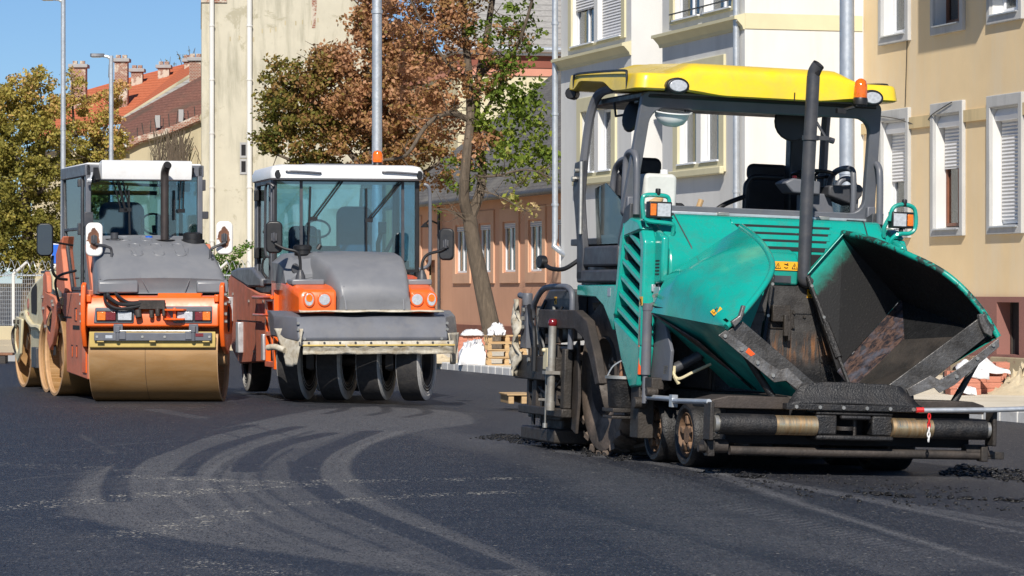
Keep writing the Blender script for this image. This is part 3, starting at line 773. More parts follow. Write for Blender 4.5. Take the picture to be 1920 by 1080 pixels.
# ---- white apartment house with two bays
r = bld('bay_fronted_house', 20.0, 54.47, 'white rendered house with two projecting bays and pale yellow window trim')
def bay(y0, y1, low, ups):
    opl = [low[:4]] + [u[:4] for u in ups]
    mb = MB(); wall(mb, (0, y0, 0), (0, 1, 0), (1, 0, 0), y1 - y0, -.1, 14, [(a - y0, b - y0, c, d) for a, b, c, d in opl], .16)
    wall(mb, (0, y0, 0), (1, 0, 0), (0, 1, 0), 2.3 if y0 < 1 else 1.7, -.1, 14)
    if y0 > 1: mb.add([(0, y1, -.1), (1.7, y1, -.1), (1.7, y1, 14), (0, y1, 14)], [(0, 1, 2, 3)])
    mb.build('wall', M['w_white'], r, smooth=0)
    c = [(-.03, 6.18), (-.05, 6.24), (-.16, 6.36), (-.2, 6.36), (-.2, 6.42), (.0, 6.47), (.0, 6.18)]
    MB().prism(c, 'y', y0 - .002, y1 + .1).build('cornice', M['w_paleyellow'], r, smooth=0)
    a, b, z0, z1 = low[:4]
    o, n = [(a - .28, z0 - .2), (b + .28, z0 - .2), (b + .28, z1 + .3), (a - .28, z1 + .3)], [(a, z0), (b, z0), (b, z1), (a, z1)]
    MB().ring(o, n, 'x', -.05, .002).build('window_surround', M['w_paleyellow'], r, bevel=.01, smooth=0)
    MB().box(-.14, -.052, a - .32, b + .32, z0 - .24, z0 - .1).build('sill', M['w_paleyellow'], r, bevel=.02, smooth=0)
    for (p, q, c0, d0) in [(a, b, z0, z1)] + [u[:4] for u in ups]:
        m = (p + q) / 2
        MB().box(-.03, .1, m - .13, m + .13, c0 + .002, d0 - .002).build('mullion_pier', M['w_white'], r, smooth=0)
        up = c0 > 6
        for s, (e, g) in enumerate(((p + .01, m - .135), (m + .135, q - .01))):
            window(r, e, g, c0 + .01, d0 - .01, .1, M['upvc'], mull=1 if up else 0, shut=(0, 0, .96, .55)[(2 if y0 > 1 else 0) + s] if up else 0, curtain='curtain_dim', frame_w=.05)
            MB().box(-.08, .098, e, g, c0 + .002, c0 + .03).build('window_ledge', M['upvc'], r, smooth=0)
            if up and y0 < 1:
                g2 = MB().tube([(-.1, e - .05, c0 + .14), (-.1, g + .05, c0 + .14)], .015, 6).tube([(-.1, e - .05, c0 + .14), (-.02, e - .05, c0 + .14)], .012, 5).tube([(-.1, g + .05, c0 + .14), (-.02, g + .05, c0 + .14)], .012, 5)
                g2.build('window_bar', M['black'], r)
    for u in ups:
        MB().ring([(u[0] - .22, u[2] - .04), (u[1] + .22, u[2] - .04), (u[1] + .22, u[3] + .2), (u[0] - .22, u[3] + .2)], [(u[0], u[2]), (u[1], u[2]), (u[1], u[3]), (u[0], u[3])], 'x', -.04, .002).build('window_surround', M['w_paleyellow'], r, smooth=0)
bay(0, 4.65, (1.28, 3.62, 3.84, 5.5), [(.62, 3.9, 6.62, 8.3)])
bay(6.59, 11.45, (7.8, 9.9, 3.9, 5.2), [(7.15, 10.6, 6.6, 8.3)])
mb = MB(); wall(mb, (1.7, 4.65, 0), (0, 1, 0), (1, 0, 0), 1.94, -.1, 14); wall(mb, (0, 11.45, 0), (1, 0, 0), (0, -1, 0), 12, -.1, 14)
mb.build('recessed_wall', M['w_white'], r, smooth=0)
MB().box(-.0, 2.28, -.02, -.003, 6.19, 6.47).build('yellow_band', M['w_paleyellow'], r, smooth=0)
MB().box(-.04, -.003, .1, 4.6, -.1, .9).build('plinth', M['w_trim_grey'], r, smooth=0)
def downpipe(root, x, y, z0, z1, rr, shoe=None, mat='galv', name='downpipe', br=True):
    mb = MB()
    pts = [(x, y, z1), (x, y, z0 + .3)] + ([(x - .02, y, z0 + .1), (x + shoe[0] * .6, y + shoe[1] * .6, z0 - .05), (x + shoe[0], y + shoe[1], z0 - .1)] if shoe else [(x, y, z0)])
    mb.tube(pts, rr, 12)
    if br:
        z = z0 + 1
        while z < z1:
            mb.lathe([(rr, -.025), (rr * 1.22, -.025), (rr * 1.22, .025), (rr, .025)], 12, 'z', (x, y, z)); z += 1.95
    return mb.build(name, M[mat], root)
downpipe(r, -.1, .18, .3, 14, .06)
downpipe(r, -.12, 11.5, 2.3, 14, .065, shoe=(.2, -.35))
MB().box(-.16, -.06, .02, .14, 6.32, 6.38).build('pipe_bracket', M['galv'], r, smooth=0)

# ---- low terracotta house
r = bld('terracotta_house', 24.9, 80.0, 'low terracotta plastered house with tall narrow windows under a grey slate roof')
wins = [(81.1, 82.45), (83.7, 85.1), (86.3, 87.7), (88.9, 90.25), (91.5, 92.9)]
ops = [(a - 80 + .08, b - 80 - .08, 1.98, 3.36) for a, b in wins] + [(95.3 - 80, 96.5 - 80, .12, 2.4), (97.4 - 80, 98.6 - 80, 1.98, 3.36)]
mb = MB(); wall(mb, (0, 0, 0), (0, 1, 0), (1, 0, 0), 20.4, .45, 4.25, [o if o[2] > .45 else (o[0], o[1], .45, o[3]) for o in ops], .09)
wall(mb, (0, 0, 0), (1, 0, 0), (0, 1, 0), 11, -.1, 4.25)
mb.add([(0, 0, 4.25), (11, 0, 4.25), (5.5, 0, 8.4)], [(0, 1, 2)]); mb.add([(0, 20.4, 4.25), (11, 20.4, 4.25), (5.5, 20.4, 8.4)], [(0, 1, 2)])
mb.build('wall', M['w_terra'], r, smooth=0)
MB().box(-.06, -.001, 0, 15.3, -.1, .45).box(-.06, -.001, 16.5, 20.4, -.1, .45).build('plinth', M['w_terra_dark'], r, smooth=0, bevel=.015)
for a, b, c, d in ops:
    if c < 1:
        dd = MB().box(.15, .2, a, b, -.05, d).build('door', M['wood_frame'], r, smooth=0)
        MB().box(.13, .149, a + .1, a + .5, .3, 1.1).box(.13, .149, b - .5, b - .1, .3, 1.1).box(.13, .149, a + .1, b - .1, 1.3, 2.2).build('door_panel', M['wood_brown'], dd, smooth=0, bevel=.01)
        MB().ring([(a - .25, .45), (b + .25, .45), (b + .25, d + .28), (a - .25, d + .28)], [(a, .45), (b, .45), (b, d), (a, d)], 'x', -.04, .002).build('door_surround', M['w_terra_light'], r, smooth=0)
        continue
    MB().ring([(a - .36, c - .32), (b + .36, c - .32), (b + .36, d + .42), (a - .36, d + .42)], [(a - .05, c - .02), (b + .05, c - .02), (b + .05, d + .05), (a - .05, d + .05)], 'x', -.05, .002).build('window_surround', M['w_terra_light'], r, smooth=0, bevel=.01)
    window(r, a + .005, b - .005, c + .005, d - .005, .03, M['upvc'], mull=1, shut=.1, curtain='curtain_dark', frame_w=.055)
mb = MB(); rf = lambda y: [(-.45, y, 4.1), (5.5, y, 8.6), (11.45, y, 4.1)]
A, B = rf(-.3), rf(20.7)
mb.add(A + B, [(0, 1, 4, 3), (1, 2, 5, 4)])
roof = mb.build('roof', M['r_grey'], r, smooth=0, solid=.12)
mb = MB()
for y in (2.5, 6.0):
    p = Vector((2.0, y, 6.08)); mb.cbox(p, (.9, .55, .1), ry=-R(37))
mb.build('roof_window', M['galv'], roof, smooth=0)
MB().tube([(-.5, -.3, 4.1), (-.5, 20.7, 4.1)], .085, 10).build('gutter', M['grey_dark'], r)
downpipe(r, -.1, 14.6, .2, 4.0, .05, mat='grey_dark')
MB().box(-.12, -.002, 14.2, 14.5, 3.0, 3.3).build('junction_box', M['grey_paint'], r, smooth=0, bevel=.01)
MB().tube([(-.02, 15, 3.5), (-.3, 15, 3.62), (-.42, 15, 3.5)], .03, 6).lathe([(.02, .12), (.16, -.02), (.15, -.03), (.0, .09)], 12, 'z', (-.42, 15, 3.42)).build('wall_lamp', M['black'], r)

# ---- cream house behind it
r = bld('cream_house', 29.0, 108.0, 'cream house with maroon and salmon eaves bands behind the slate roof')
mb = MB(); wall(mb, (0, 0, 0), (1, 0, 0), (0, 1, 0), 26, -.1, 9.0); wall(mb, (0, 0, 0), (0, 1, 0), (1, 0, 0), 14, -.1, 9.0)
mb.build('wall', M['w_cream'], r, smooth=0)
MB().box(-.06, 26, -.06, 14, 9.0, 9.28).build('salmon_band', M['w_pink'], r, smooth=0)
MB().box(-.1, 26, -.1, 14, 9.284, 9.7).build('maroon_band', M['w_maroon'], r, smooth=0)
MB().box(-.3, 26, -.3, 14, 9.705, 9.86).build('eaves', M['w_white'], r, smooth=0)
MB().tube([(-.3, -.38, 9.9), (26, -.38, 9.9)], .11, 8).build('gutter', M['galv'], r)
MB().add([(-.5, -.4, 9.9), (26, -.4, 9.9), (26, 6.8, 16), (-.5, 6.8, 16)], [(0, 1, 2, 3)]).build('roof', M['r_palegrey'], r, smooth=0, solid=.15)

# ---- tall stained firewall house
YF = 116.0; o = at(378, 0, YF); o.z = 0
r = tag(empty('firewall_house', o, R(5.6)), 'tall cream house showing a stained windowless firewall with two downpipes', 'building')
fx = lambda px: (px - 378) * YF / F_PX * 1.004
MB().prism([(0, -.1), (6.1, -.1), (6.1, 11.4), (5.25, 12.4), (3.6, 15.5), (0, 15.5)], 'y', 0, 12).build('wall', M['w_fire'], r, smooth=0)
MB().prism([(6.12, 11.4), (6.4, 11.4), (5.45, 12.6), (3.8, 15.7), (3.58, 15.5), (5.23, 12.4)], 'y', -.1, 12).build('verge', M['w_grey'], r, smooth=0)
MB().prism([(fx(584), 11.0), (fx(590), 11.0), (fx(594), 12.2), (fx(590), 13), (fx(583), 12.9)], 'y', -.012, .01).build('bare_brick_patch', M['brick_old'], r, smooth=0)
MB().box(-.02, fx(425), -.06, 12, 11.9, 12.6).build('brick_coping', M['brick_old'], r, smooth=0)
mb = MB(); rs_ = np.random.default_rng(12)
for k in range(12):                                                  # small putlog holes in a loose row
    x = fx(430 + 15 * k) + rs_.normal(0, .05); z = 10.4 + .9 * k / 12 + rs_.normal(0, .1); mb.box(x, x + .05, -.006, .01, z, z + .16)
mb.build('putlog_hole', M['w_old'], r, smooth=0)
downpipe(r, fx(397), -.14, .3, 15.5, .085, mat='w_white')
downpipe(r, fx(467), -.14, .3, 15.5, .095, mat='w_white')
x = fx(456)
for z in (5.95, 6.55):
    f = MB().ring([(x - .13, z - .28), (x + .13, z - .28), (x + .13, z + .28), (x - .13, z + .28)], [(x - .08, z - .2), (x + .08, z - .2), (x + .08, z + .2), (x - .08, z + .2)], 'y', -.03, .001).build('window', M['w_grey'], r, smooth=0)
    MB().box(x - .08, x + .08, -.012, -.006, z - .2, z + .2).build('pane', M['dark_room'], f, smooth=0)

# ---- left: yard wall, brown roofed shed, orange roofed house with chimneys
def quad_roof(name, pts, mat, root, th=.18):
    return MB().add(pts, [tuple(range(len(pts)))]).build(name, mat, root, smooth=0, solid=th)
e = tag(empty('courtyard_house', (0, 0, 0)), 'old courtyard house with beige wall and sagging brown tile roof', 'house')
P = lambda px, py, Y: at(px, py, Y)
poly = [P(205, 560, 128), P(212, 292, 128), P(262, 262, 128), P(318, 246, 128), P(372, 222, 128), P(382, 205, 128), P(382, 560, 128)]
mb = MB(); n = len(poly); mb.add(poly + [p + Vector((0, .5, 0)) for p in poly], [tuple(range(n)), tuple(range(2 * n - 1, n - 1, -1))] + [(k, (k + 1) % n, n + (k + 1) % n, n + k) for k in range(n)])
mb.build('wall', M['w_old'], e, smooth=0)
MB().tube([P(207, 290, 127.8), P(262, 262, 127.8), P(318, 246, 127.8), P(374, 222, 127.8)], .16, 6).build('brick_coping', M['brick_old'], e)
quad_roof('roof', [P(205, 300, 128.6), P(390, 232, 128.6), P(390, 140, 137), P(232, 226, 137)], M['r_brown'], e)
MB().cbox(P(232, 262, 127.6), (.3, .3, .6)).build('vent_pipe', M['w_white'], e, smooth=0)
mb = MB()
for px, py in ((296, 228), (340, 217)): mb.cbox(P(px, py, 130), (.2, .25, .5))
mb.build('roof_vent', M['w_grey'], e, smooth=0)
mb = MB()
for k in range(10):
    a = P(258 + k * 12, 262 - k * 3.4, 127.9); mb.tube([a, a + Vector((random.uniform(-.1, .1), 0, random.uniform(.4, .8)))], .02, 5)
mb.build('rusty_spike', M['rust_steel'], e)
e = tag(empty('orange_roofed_house', (0, 0, 0)), 'house with a bright orange tile roof behind the brown one', 'house')
quad_roof('roof', [P(60, 262, 140), P(228, 226, 140), P(366, 136, 141), P(352, 122, 150), P(240, 150, 150), P(100, 190, 150)], M['r_orange'], e)
mb = MB(); a, b = P(228, 228, 139.8), P(378, 133, 140.5)
mb.tube([a, b], .16, 6); mb.tube([a - Vector((0, 0, .28)), b - Vector((0, 0, .28))], .14, 6)
mb.build('verge', M['w_old'], e)
quad_roof('lower_roof', [P(232, 236, 139.5), P(232, 222, 139.7), P(378, 135, 139.9), P(378, 150, 139.5)], M['r_palegrey'], e, .1)
MB().box(P(60, 262, 141).x, P(360, 0, 141).x, 141, 149, -.1, 7.6).build('wall', M['w_old'], e, smooth=0)
def chimney(px0, px1, py0, py1, Y, label, cap=True):
    a = P(px0, py0, Y); b = P(px1, py1, Y); w = b.x - a.x
    c = tag(empty('chimney', ((a.x + b.x) / 2, Y, b.z)), label, 'chimney', 'brick chimneys on the old roofs')
    h = a.z - b.z
    MB().box(-w / 2, w / 2, -w / 2, w / 2, -1.2, h - .12).build('stack', M['brick_old'], c, smooth=0)
    MB().box(-w / 2 - .1, w / 2 + .1, -w / 2 - .1, w / 2 + .1, h - .16, h).build('cap', M['w_grey'], c, smooth=0, bevel=.02)
    mb = MB()
    for k in (-1, 1): mb.box(k * w * .25 - .1, k * w * .25 + .1, -.12, .12, h, h + .16)
    mb.build('flue', M['brick_old'], c, smooth=0)
chimney(216, 240, 110, 182, 143, 'tallest brick chimney, beside the lower lamp post, with a wide cap')
chimney(134, 162, 121, 205, 146, 'brick chimney rising from the left tree crown, with a small pipe on top')
chimney(247, 268, 129, 156, 148, 'short brick chimney just right of the tallest stack')
chimney(297, 318, 122, 142, 148, 'short brick chimney on the orange ridge, between the stub and the twin stacks')
chimney(346, 360, 110, 128, 147, 'narrow dark chimney close behind the right brick stack')
chimney(356, 378, 108, 164, 138, 'brick chimney on the brown roof against the tall firewall')
e = tag(empty('yard_wall', (0, 0, 0)), 'low grey block wall behind the wire fence', 'wall')
MB().box(-24, -8, 108, 108.4, -.1, 1.6).build('wall', M['w_grey'], e, smooth=0)
MB().box(-24, -8, 107.9, 108.5, 1.6, 1.7).build('coping', M['w_old'], e, smooth=0)
e = tag(empty('stone_yard_wall', (0, 0, 0)), 'low rubble stone wall below the wire fence', 'wall')
MB().box(-22, -11.2, 93.2, 93.6, -.1, .42).build('wall', M['w_old'], e, smooth=0, bevel=.03)

# ---- wire fence with barbed coils
f = tag(empty('wire_fence', (-9.0, 94.0, 0)), 'wire mesh fence on pale posts topped with coiled barbed wire', 'fence')
for i in range(9):
    x = -8.5 + i * 1.05 - (.0)
    xx = at(25, 0, 94).x + 9.0 + i * .98
    mb = MB().tube([(xx, 0, 0), (xx, 0, 1.95)], .05, 8).tube([(xx, 0, 1.93), (xx + .42, -.2, 2.28)], .045, 8)
    mb.build('post', M['w_white'], f)
mb = MB(); x0, x1 = -6.6 - 1.0, 3.6
k = x0
while k < x1:
    mb.box(k, k + .006, -.004, .004, .1, 1.9); k += .06
for z in np.arange(.1, 1.95, .12): mb.box(x0, x1, -.004, .004, z, z + .006)
mb.build('wire_mesh', M['galv'], f, smooth=0)
MB().tube([(x0, 0, 1.9), (x1, 0, 1.9)], .025, 6).build('top_rail', M['galv'], f)
mb = MB(); pts = []
for k in range(int(22 * 14)):
    a = k / 14 * 2 * PI; pts.append((x0 + .45 * k / 14, .2 * math.cos(a) - .1, 2.14 + .2 * math.sin(a)))
mb.tube(pts, .010, 4); mb.tube([(p[0] + .18, p[1], p[2] - .02) for p in pts], .009, 4)
mb.build('barbed_coil', M['galv'], f)

# ---- lamp posts
def lamp_post(px, Y, h, r0, r1, label, head=True):
    b = at(px, 0, Y); b.z = 0
    e = tag(empty('street_lamp', b), label, 'street lamp', 'galvanised street lamps along the street')
    mb = MB().tube([(0, 0, -.1), (0, 0, h * .5), (0, 0, h)], [r0, (r0 + r1) / 2, r1], 16)
    for z in (h * .25, h * .62): mb.lathe([(r0 * .9, -.04), (r0 * 1.02, -.04), (r0 * 1.02, .04), (r0 * .9, .04)], 16, 'z', (0, 0, z))
    mb.build('pole', M['galv'], e)
    MB().tube([(0, 0, h - .1), (-.12, 0, h - .02), (-.28, -.02, h - .01)], [.05, .045, .04], 8).build('arm', M['galv'], e)
    hd = MB().loft([[Vector((-.2 - .42 * u, -.03 + s * wd, h + z)) for s, z in ((-1, -.04), (1, -.04), (.7, .06), (-.7, .06))] for u, wd in ((0, .06), (.25, .14), (.9, .15), (1, .08))])
    hd.build('lamp_head', M['grey_paint'], e, bevel=.01)
    MB().box(-.58, -.3, -.12, .06, h - .055, h - .042).build('lamp_glass', M['lens_white'], e, smooth=0)
lamp_post(118.5, 92, 9.84, .08, .068, 'tallest looking lamp post left of the tandem roller, its head just in view')
lamp_post(208.5, 96, 8.50, .075, .066, 'shorter looking lamp post in front of the tall brick chimney')
lamp_post(707, 72.3, 12.5, .125, .10, 'lamp post rising behind the pneumatic roller in front of the rust coloured tree')
lamp_post(1588, 45.1, 12.5, .115, .09, 'thickest lamp post, behind the yellow canopy of the paver')

# ================================================================== trees
def leaves(name, mat, parent, centres, radii, per, size, tints, flat=.75, tilt=.9):
    """many separate leaf faces scattered in twig-sized clusters; tints = one base value per cluster"""
    C = np.repeat(np.asarray(centres, float), per, 0); Rr = np.repeat(np.asarray(radii, float), per, 0); Tn = np.repeat(np.asarray(tints, float), per, 0)
    n = len(C)
    d = rng.normal(size=(n, 3)); d /= np.linalg.norm(d, axis=1)[:, None]
    d[:, 2] *= flat
    pos = C + d * (Rr * rng.random(n) ** .45)[:, None]
    a = rng.normal(size=(n, 3)) * (1, 1, tilt); a /= np.linalg.norm(a, axis=1)[:, None]
    b = np.cross(a, rng.normal(size=(n, 3))); b /= np.linalg.norm(b, axis=1)[:, None]
    nn = np.cross(a, b)
    s = size * .72 * rng.uniform(.6, 1.25, n)[:, None]
    v = np.stack([pos - a * s * .6, pos + b * s * .42 + nn * s * .1, pos + a * s * .7, pos - b * s * .42 + nn * s * .1], 1).reshape(-1, 3)
    me = bpy.data.meshes.new(name)
    me.vertices.add(4 * n); me.vertices.foreach_set('co', v.astype(np.float32).ravel())
    me.loops.add(4 * n); me.loops.foreach_set('vertex_index', np.arange(4 * n, dtype=np.int32))
    me.polygons.add(n); me.polygons.foreach_set('loop_start', np.arange(0, 4 * n, 4, dtype=np.int32))
    t = me.attributes.new('tint', 'FLOAT', 'FACE'); t.data.foreach_set('value', np.clip(Tn + rng.normal(0, .13, n), 0, 1).astype(np.float32))
    me.update(); me.validate(); me.materials.append(mat)
    o = bpy.data.objects.new(name, me); COL.objects.link(o); o.parent = parent
    return o
def blob_clusters(blobs, Y, origin, n_per_m2=5.0, depth=.7):
    """blobs: (px, py, radius px, tint, density) -> twig clusters spread through each clump's volume, in tree coordinates"""
    cs, rs, ts = [], [], []
    for px, py, rp, tint, dens in blobs:
        c = at(px, py, Y); r = rp * Y / F_PX
        n = max(3, int(n_per_m2 * dens * r * r * 4))
        for _ in range(n):
            d = rng.normal(size=3); d /= np.linalg.norm(d); q = r * rng.random() ** .4
            p = np.array([c.x, c.y, c.z]) + d * q * np.array([1, depth * 1.3, .9])
            cs.append(p - np.array(origin)); rs.append(rng.uniform(.18, .42)); ts.append(tint + rng.normal(0, .06))
    return cs, rs, ts
def limb(mb, pts, r0, r1, n=8):
    c = curve(pts, 5); N = len(c)
    mb.tube(c, [r0 + (r1 - r0) * (i / (N - 1)) ** .8 for i in range(N)], n)
    return c
def twigs(mb, base, n, ln, r):
    for _ in range(n):
        p = random.choice(base)
        d = Vector((random.gauss(0, 1), random.gauss(0, 1), random.gauss(.25, .7))).normalized()
        q = p + d * ln * random.uniform(.4, 1); m = (p + q) / 2 + Vector((random.gauss(0, .06), 0, random.gauss(0, .06))) * ln
        mb.tube([p, m, q], [r, r * .7, r * .3], 5)

# street tree with the leaning forked trunk
Yt = 78.0; o = at(925, 0, Yt); o.z = 0
t1 = tag(empty('tree', o), 'forked leaning street tree with thin bright green and rust leaves before the terracotta house', 'tree', 'trees along the street')
L = lambda px, py, dy=0: at(px, py, Yt + dy) - o
mb = MB()
limb(mb, [L(931, 652), L(921, 615), L(905, 540), L(890, 470), L(880, 405)], .255, .17, 12)
mb.tube([L(931, 655), L(929, 640), L(921, 612)], [.38, .31, .25], 12)
lb = limb(mb, [L(880, 410), L(870, 370, -.2), L(874, 300, -.3), L(882, 220, 0), L(878, 130, .2), L(870, 40, .3), L(866, -60, .4)], .15, .08)
rb = limb(mb, [L(882, 408), L(900, 360, .2), L(904, 310, .4), L(893, 240, .6), L(897, 150, .7), L(914, 60, .8), L(930, -50, 1)], .14, .07)
b3 = limb(mb, [L(893, 150, .6), L(925, 118, .2), L(962, 98, 0), L(985, 45, -.3), L(1003, -20, -.3)], .085, .03)
b4 = limb(mb, [L(880, 225, 0), L(840, 212, -.4), L(800, 235, -.8), L(762, 290, -1), L(720, 300, -1.2)], .085, .03)
b5 = limb(mb, [L(897, 230, .5), L(935, 165, .2), L(948, 120, .2)], .06, .02)
b6 = limb(mb, [L(892, 330, 0), L(930, 330, -.4), L(985, 318, -.6), L(1028, 330, -.6)], .04, .012)
b7 = limb(mb, [L(878, 150, 0), L(840, 120, -.3), L(800, 60, -.5), L(770, 0, -.6)], .06, .02)
b8 = limb(mb, [L(884, 420, 0), L(845, 395, -.4), L(812, 392, -.6)], .03, .01)
b9 = limb(mb, [L(896, 355, 0), L(935, 368, -.3), L(985, 395, -.4)], .03, .01)
twigs(mb, lb[12:] + rb[12:] + b3 + b4 + b5 + b6 + b7, 150, .9, .016)
twigs(mb, b8 + b9 + lb[3:12], 46, .7, .009)
mb.build('trunk', M['bark'], t1)
cs, rs, ts = blob_clusters([(930, 150, 46, .35, .55), (985, 175, 42, .4, .5), (960, 240, 48, .45, .55), (1005, 255, 34, .5, .6), (940, 300, 34, .5, .5), (1015, 330, 26, .55, .7), (975, 335, 26, .6, .4), (905, 310, 26, .5, .5),
    (860, 330, 22, .4, .6), (845, 300, 20, .5, .5), (940, 110, 32, .4, .4), (990, 110, 30, .35, .4), (925, 60, 34, .3, .45), (1005, 50, 26, .3, .35), (960, 20, 36, .3, .4), (868, 360, 14, .3, .8), (900, 190, 28, .5, .4), (1010, 210, 24, .5, .5), (955, 375, 16, .7, .4), (890, 70, 30, .35, .5), (955, 190, 40, .4, .7), (1000, 290, 40, .5, .8), (950, 270, 40, .45, .7), (1030, 300, 18, .5, .7), (920, 230, 30, .5, .6), (975, 60, 30, .35, .5)], Yt, o, 19, .8)
leaves('crown', M['leaf_green'], t1, cs, [r * .85 for r in rs], 22, .15, ts)
cs, rs, ts = blob_clusters([(800, 70, 62, .68, 1), (848, 40, 48, .7, .9), (835, 150, 54, .7, .85), (790, 150, 58, .72, 1), (852, 215, 34, .72, .6), (900, 260, 22, .8, .8), (885, 268, 16, .8, .8), (815, 235, 42, .68, .9), (870, 100, 40, .62, .6), (835, -10, 60, .66, 1), (770, 20, 60, .66, 1), (900, -20, 60, .5, .6), (915, 175, 24, .75, .6), (935, 130, 22, .7, .5), (880, 300, 18, .85, .8), (960, 70, 26, .6, .4), (905, 110, 26, .7, .6)], Yt, o, 8, .9)
leaves('rust_crown', M['leaf_rust'], t1, cs, rs, 62, .125, ts)
cs, rs, ts = blob_clusters([(995, 385, 14, .98, 1), (1000, 400, 14, .99, 1), (975, 392, 10, .95, 1), (820, 395, 12, .2, 1)], Yt, o, 9, .6)
leaves('dry_leaves', M['leaf_green'], t1, cs, [r * .6 for r in rs], 7, .1, ts)

# fuller rust and olive tree behind it
Yt = 84.0; o = at(690, 0, Yt); o.z = 0
t2 = tag(empty('tree', o), 'full tree with rust brown leaves turning olive on its left side, behind the pneumatic roller', 'tree', 'trees along the street')
L = lambda px, py, dy=0: at(px, py, Yt + dy) - o
mb = MB()
a = limb(mb, [L(690, 640), L(694, 500), L(690, 380), L(700, 280)], .3, .2, 12)
br = []
for pts in ([L(692, 330), L(640, 270), L(580, 220), L(530, 190)], [L(700, 285), L(690, 180), L(700, 60)], [L(698, 300), L(760, 270), L(800, 200)], [L(700, 260), L(640, 160), L(600, 110)], [L(700, 290), L(770, 330), L(830, 300)], [L(695, 340), L(600, 320), L(520, 290)]):
    br += limb(mb, pts, .1, .03)
twigs(mb, br, 90, .9, .016)
mb.build('trunk', M['bark'], t2)
bl = [(510, 180, 26, .3, 1), (530, 140, 36, .32, 1), (545, 215, 55, .25, 1.1), (505, 270, 26, .22, 1), (520, 250, 38, .2, 1.1), (585, 150, 55, .42, 1.1), (590, 250, 60, .35, 1.1), (640, 190, 70, .62, 1.1), (620, 110, 40, .6, 1.1), (690, 110, 66, .66, 1.1), (700, 210, 75, .62, 1.1), (660, 280, 52, .52, 1), (740, 150, 60, .68, 1.1), (760, 260, 56, .58, 1), (720, 60, 56, .66, 1), (760, 85, 50, .66, 1),
      (800, 200, 46, .6, .9), (815, 280, 36, .55, .7), (720, 300, 40, .48, .8), (560, 290, 26, .25, 1), (610, 300, 26, .3, .9), (780, 320, 36, .5, .6), (680, 30, 34, .62, .9), (830, 330, 24, .5, .4), (690, -10, 46, .62, .7)]
cs, rs, ts = blob_clusters(bl, Yt, o, 11, 1.0)
leaves('crown', M['leaf_rust'], t2, cs, rs, 80, .135, ts)

# trees on the left
def left_tree(px, Y, label, bl, trunk, per=78):
    o = at(px, 0, Y); o.z = 0
    t = tag(empty('tree', o), label, 'tree', 'trees along the street')
    L = lambda x, y, dy=0: at(x, y, Y + dy) - o
    mb = MB(); limb(mb, [L(px, 625), L(px + 4, 500), L(px - 2, 380), L(px + 3, 300)], .26, .12, 10); br = []
    for p in trunk: br += limb(mb, [L(*q) for q in p], .09, .02)
    twigs(mb, br, 70, .9, .016)
    mb.build('trunk', M['bark'], t)
    cs, rs, ts = blob_clusters(bl, Y, o, 10, 1.0)
    leaves('crown', M['leaf_olive'], t, cs, rs, per, .14, ts)
left_tree(50, 104, 'large olive yellow tree at the left edge behind the barbed wire fence',
    [(20, 190, 46, .66, .9), (60, 160, 40, .72, .8), (25, 270, 62, .45, 1.1), (80, 240, 52, .6, 1), (20, 360, 66, .35, 1.1), (85, 330, 60, .42, 1.1), (35, 440, 66, .32, 1.1), (100, 420, 56, .34, 1.1), (60, 490, 36, .3, 1), (-30, 300, 60, .4, 1), (-30, 420, 60, .35, 1), (-20, 220, 46, .5, .9), (110, 480, 30, .3, 1), (0, 480, 40, .3, 1), (60, 200, 40, .66, .9), (95, 185, 30, .72, .7)],
    [[(52, 340), (20, 270), (0, 200)], [(52, 330), (80, 250), (75, 160)], [(52, 380), (100, 330), (120, 260)]])
left_tree(160, 108, 'autumn tree with orange tips between the left lamp post and the brick chimney',
    [(135, 190, 30, .85, .7), (165, 230, 36, .75, .9), (200, 190, 30, .92, .8), (215, 170, 18, .95, .7), (160, 300, 46, .5, 1.1), (200, 270, 38, .7, 1), (150, 380, 46, .38, 1.1), (195, 350, 34, .5, .9), (215, 215, 20, .9, .8), (125, 270, 40, .55, 1), (150, 460, 40, .32, 1.1), (140, 150, 20, .8, .5), (180, 430, 34, .36, 1), (222, 250, 14, .85, .7)],
    [[(162, 330), (140, 240), (135, 165)], [(162, 320), (200, 230), (210, 160)], [(162, 360), (190, 300), (225, 240)]])
# bare twiggy tops and roof weeds against the sky
for px, py, Y, label in ((352, 88, 150, 'thin bare tree top beside the firewall'), (318, 122, 151, 'small bush tops showing over the orange ridge')):
    o = at(px, py + 60, Y); e = tag(empty('roof_weed', o), label, 'plant')
    mb = MB(); st = []
    for k in range(7):
        q = Vector((random.uniform(-.5, .5), random.uniform(-.3, .3), random.uniform(1.0, 2.1)))
        st += limb(mb, [Vector((0, 0, -.6)), q * .5 + Vector((random.uniform(-.1, .1), 0, 0)), q], .03, .008, 5)
    mb.build('stem', M['bark'], e)
    leaves('foliage', M['leaf_olive'], e, [tuple(random.choice(st)) for _ in range(26)], [.14] * 26, 9, .09, [.4] * 26)
# ailanthus sapling between the rollers
o = at(415, 0, 100); o.z = 0
e = tag(empty('sapling', o), 'young green sapling with feathered leaves at the foot of the firewall', 'sapling')
mb = MB(); tips = []
for k in range(10):
    a = 2 * PI * k / 10 + .4; h = random.uniform(1.6, 3.2)
    c = limb(mb, [Vector((0, 0, .2)), Vector((math.cos(a) * .25, math.sin(a) * .25, h * .7)), Vector((math.cos(a) * .9, math.sin(a) * .6, h * .98))], .03, .006, 5); tips += c[4:]
mb.build('stem', M['bark'], e)
leaves('foliage', M['leaf_shrub'], e, [tuple(p) for p in tips], [.24] * len(tips), 30, .12, [random.uniform(.3, .8) for _ in tips], .5)
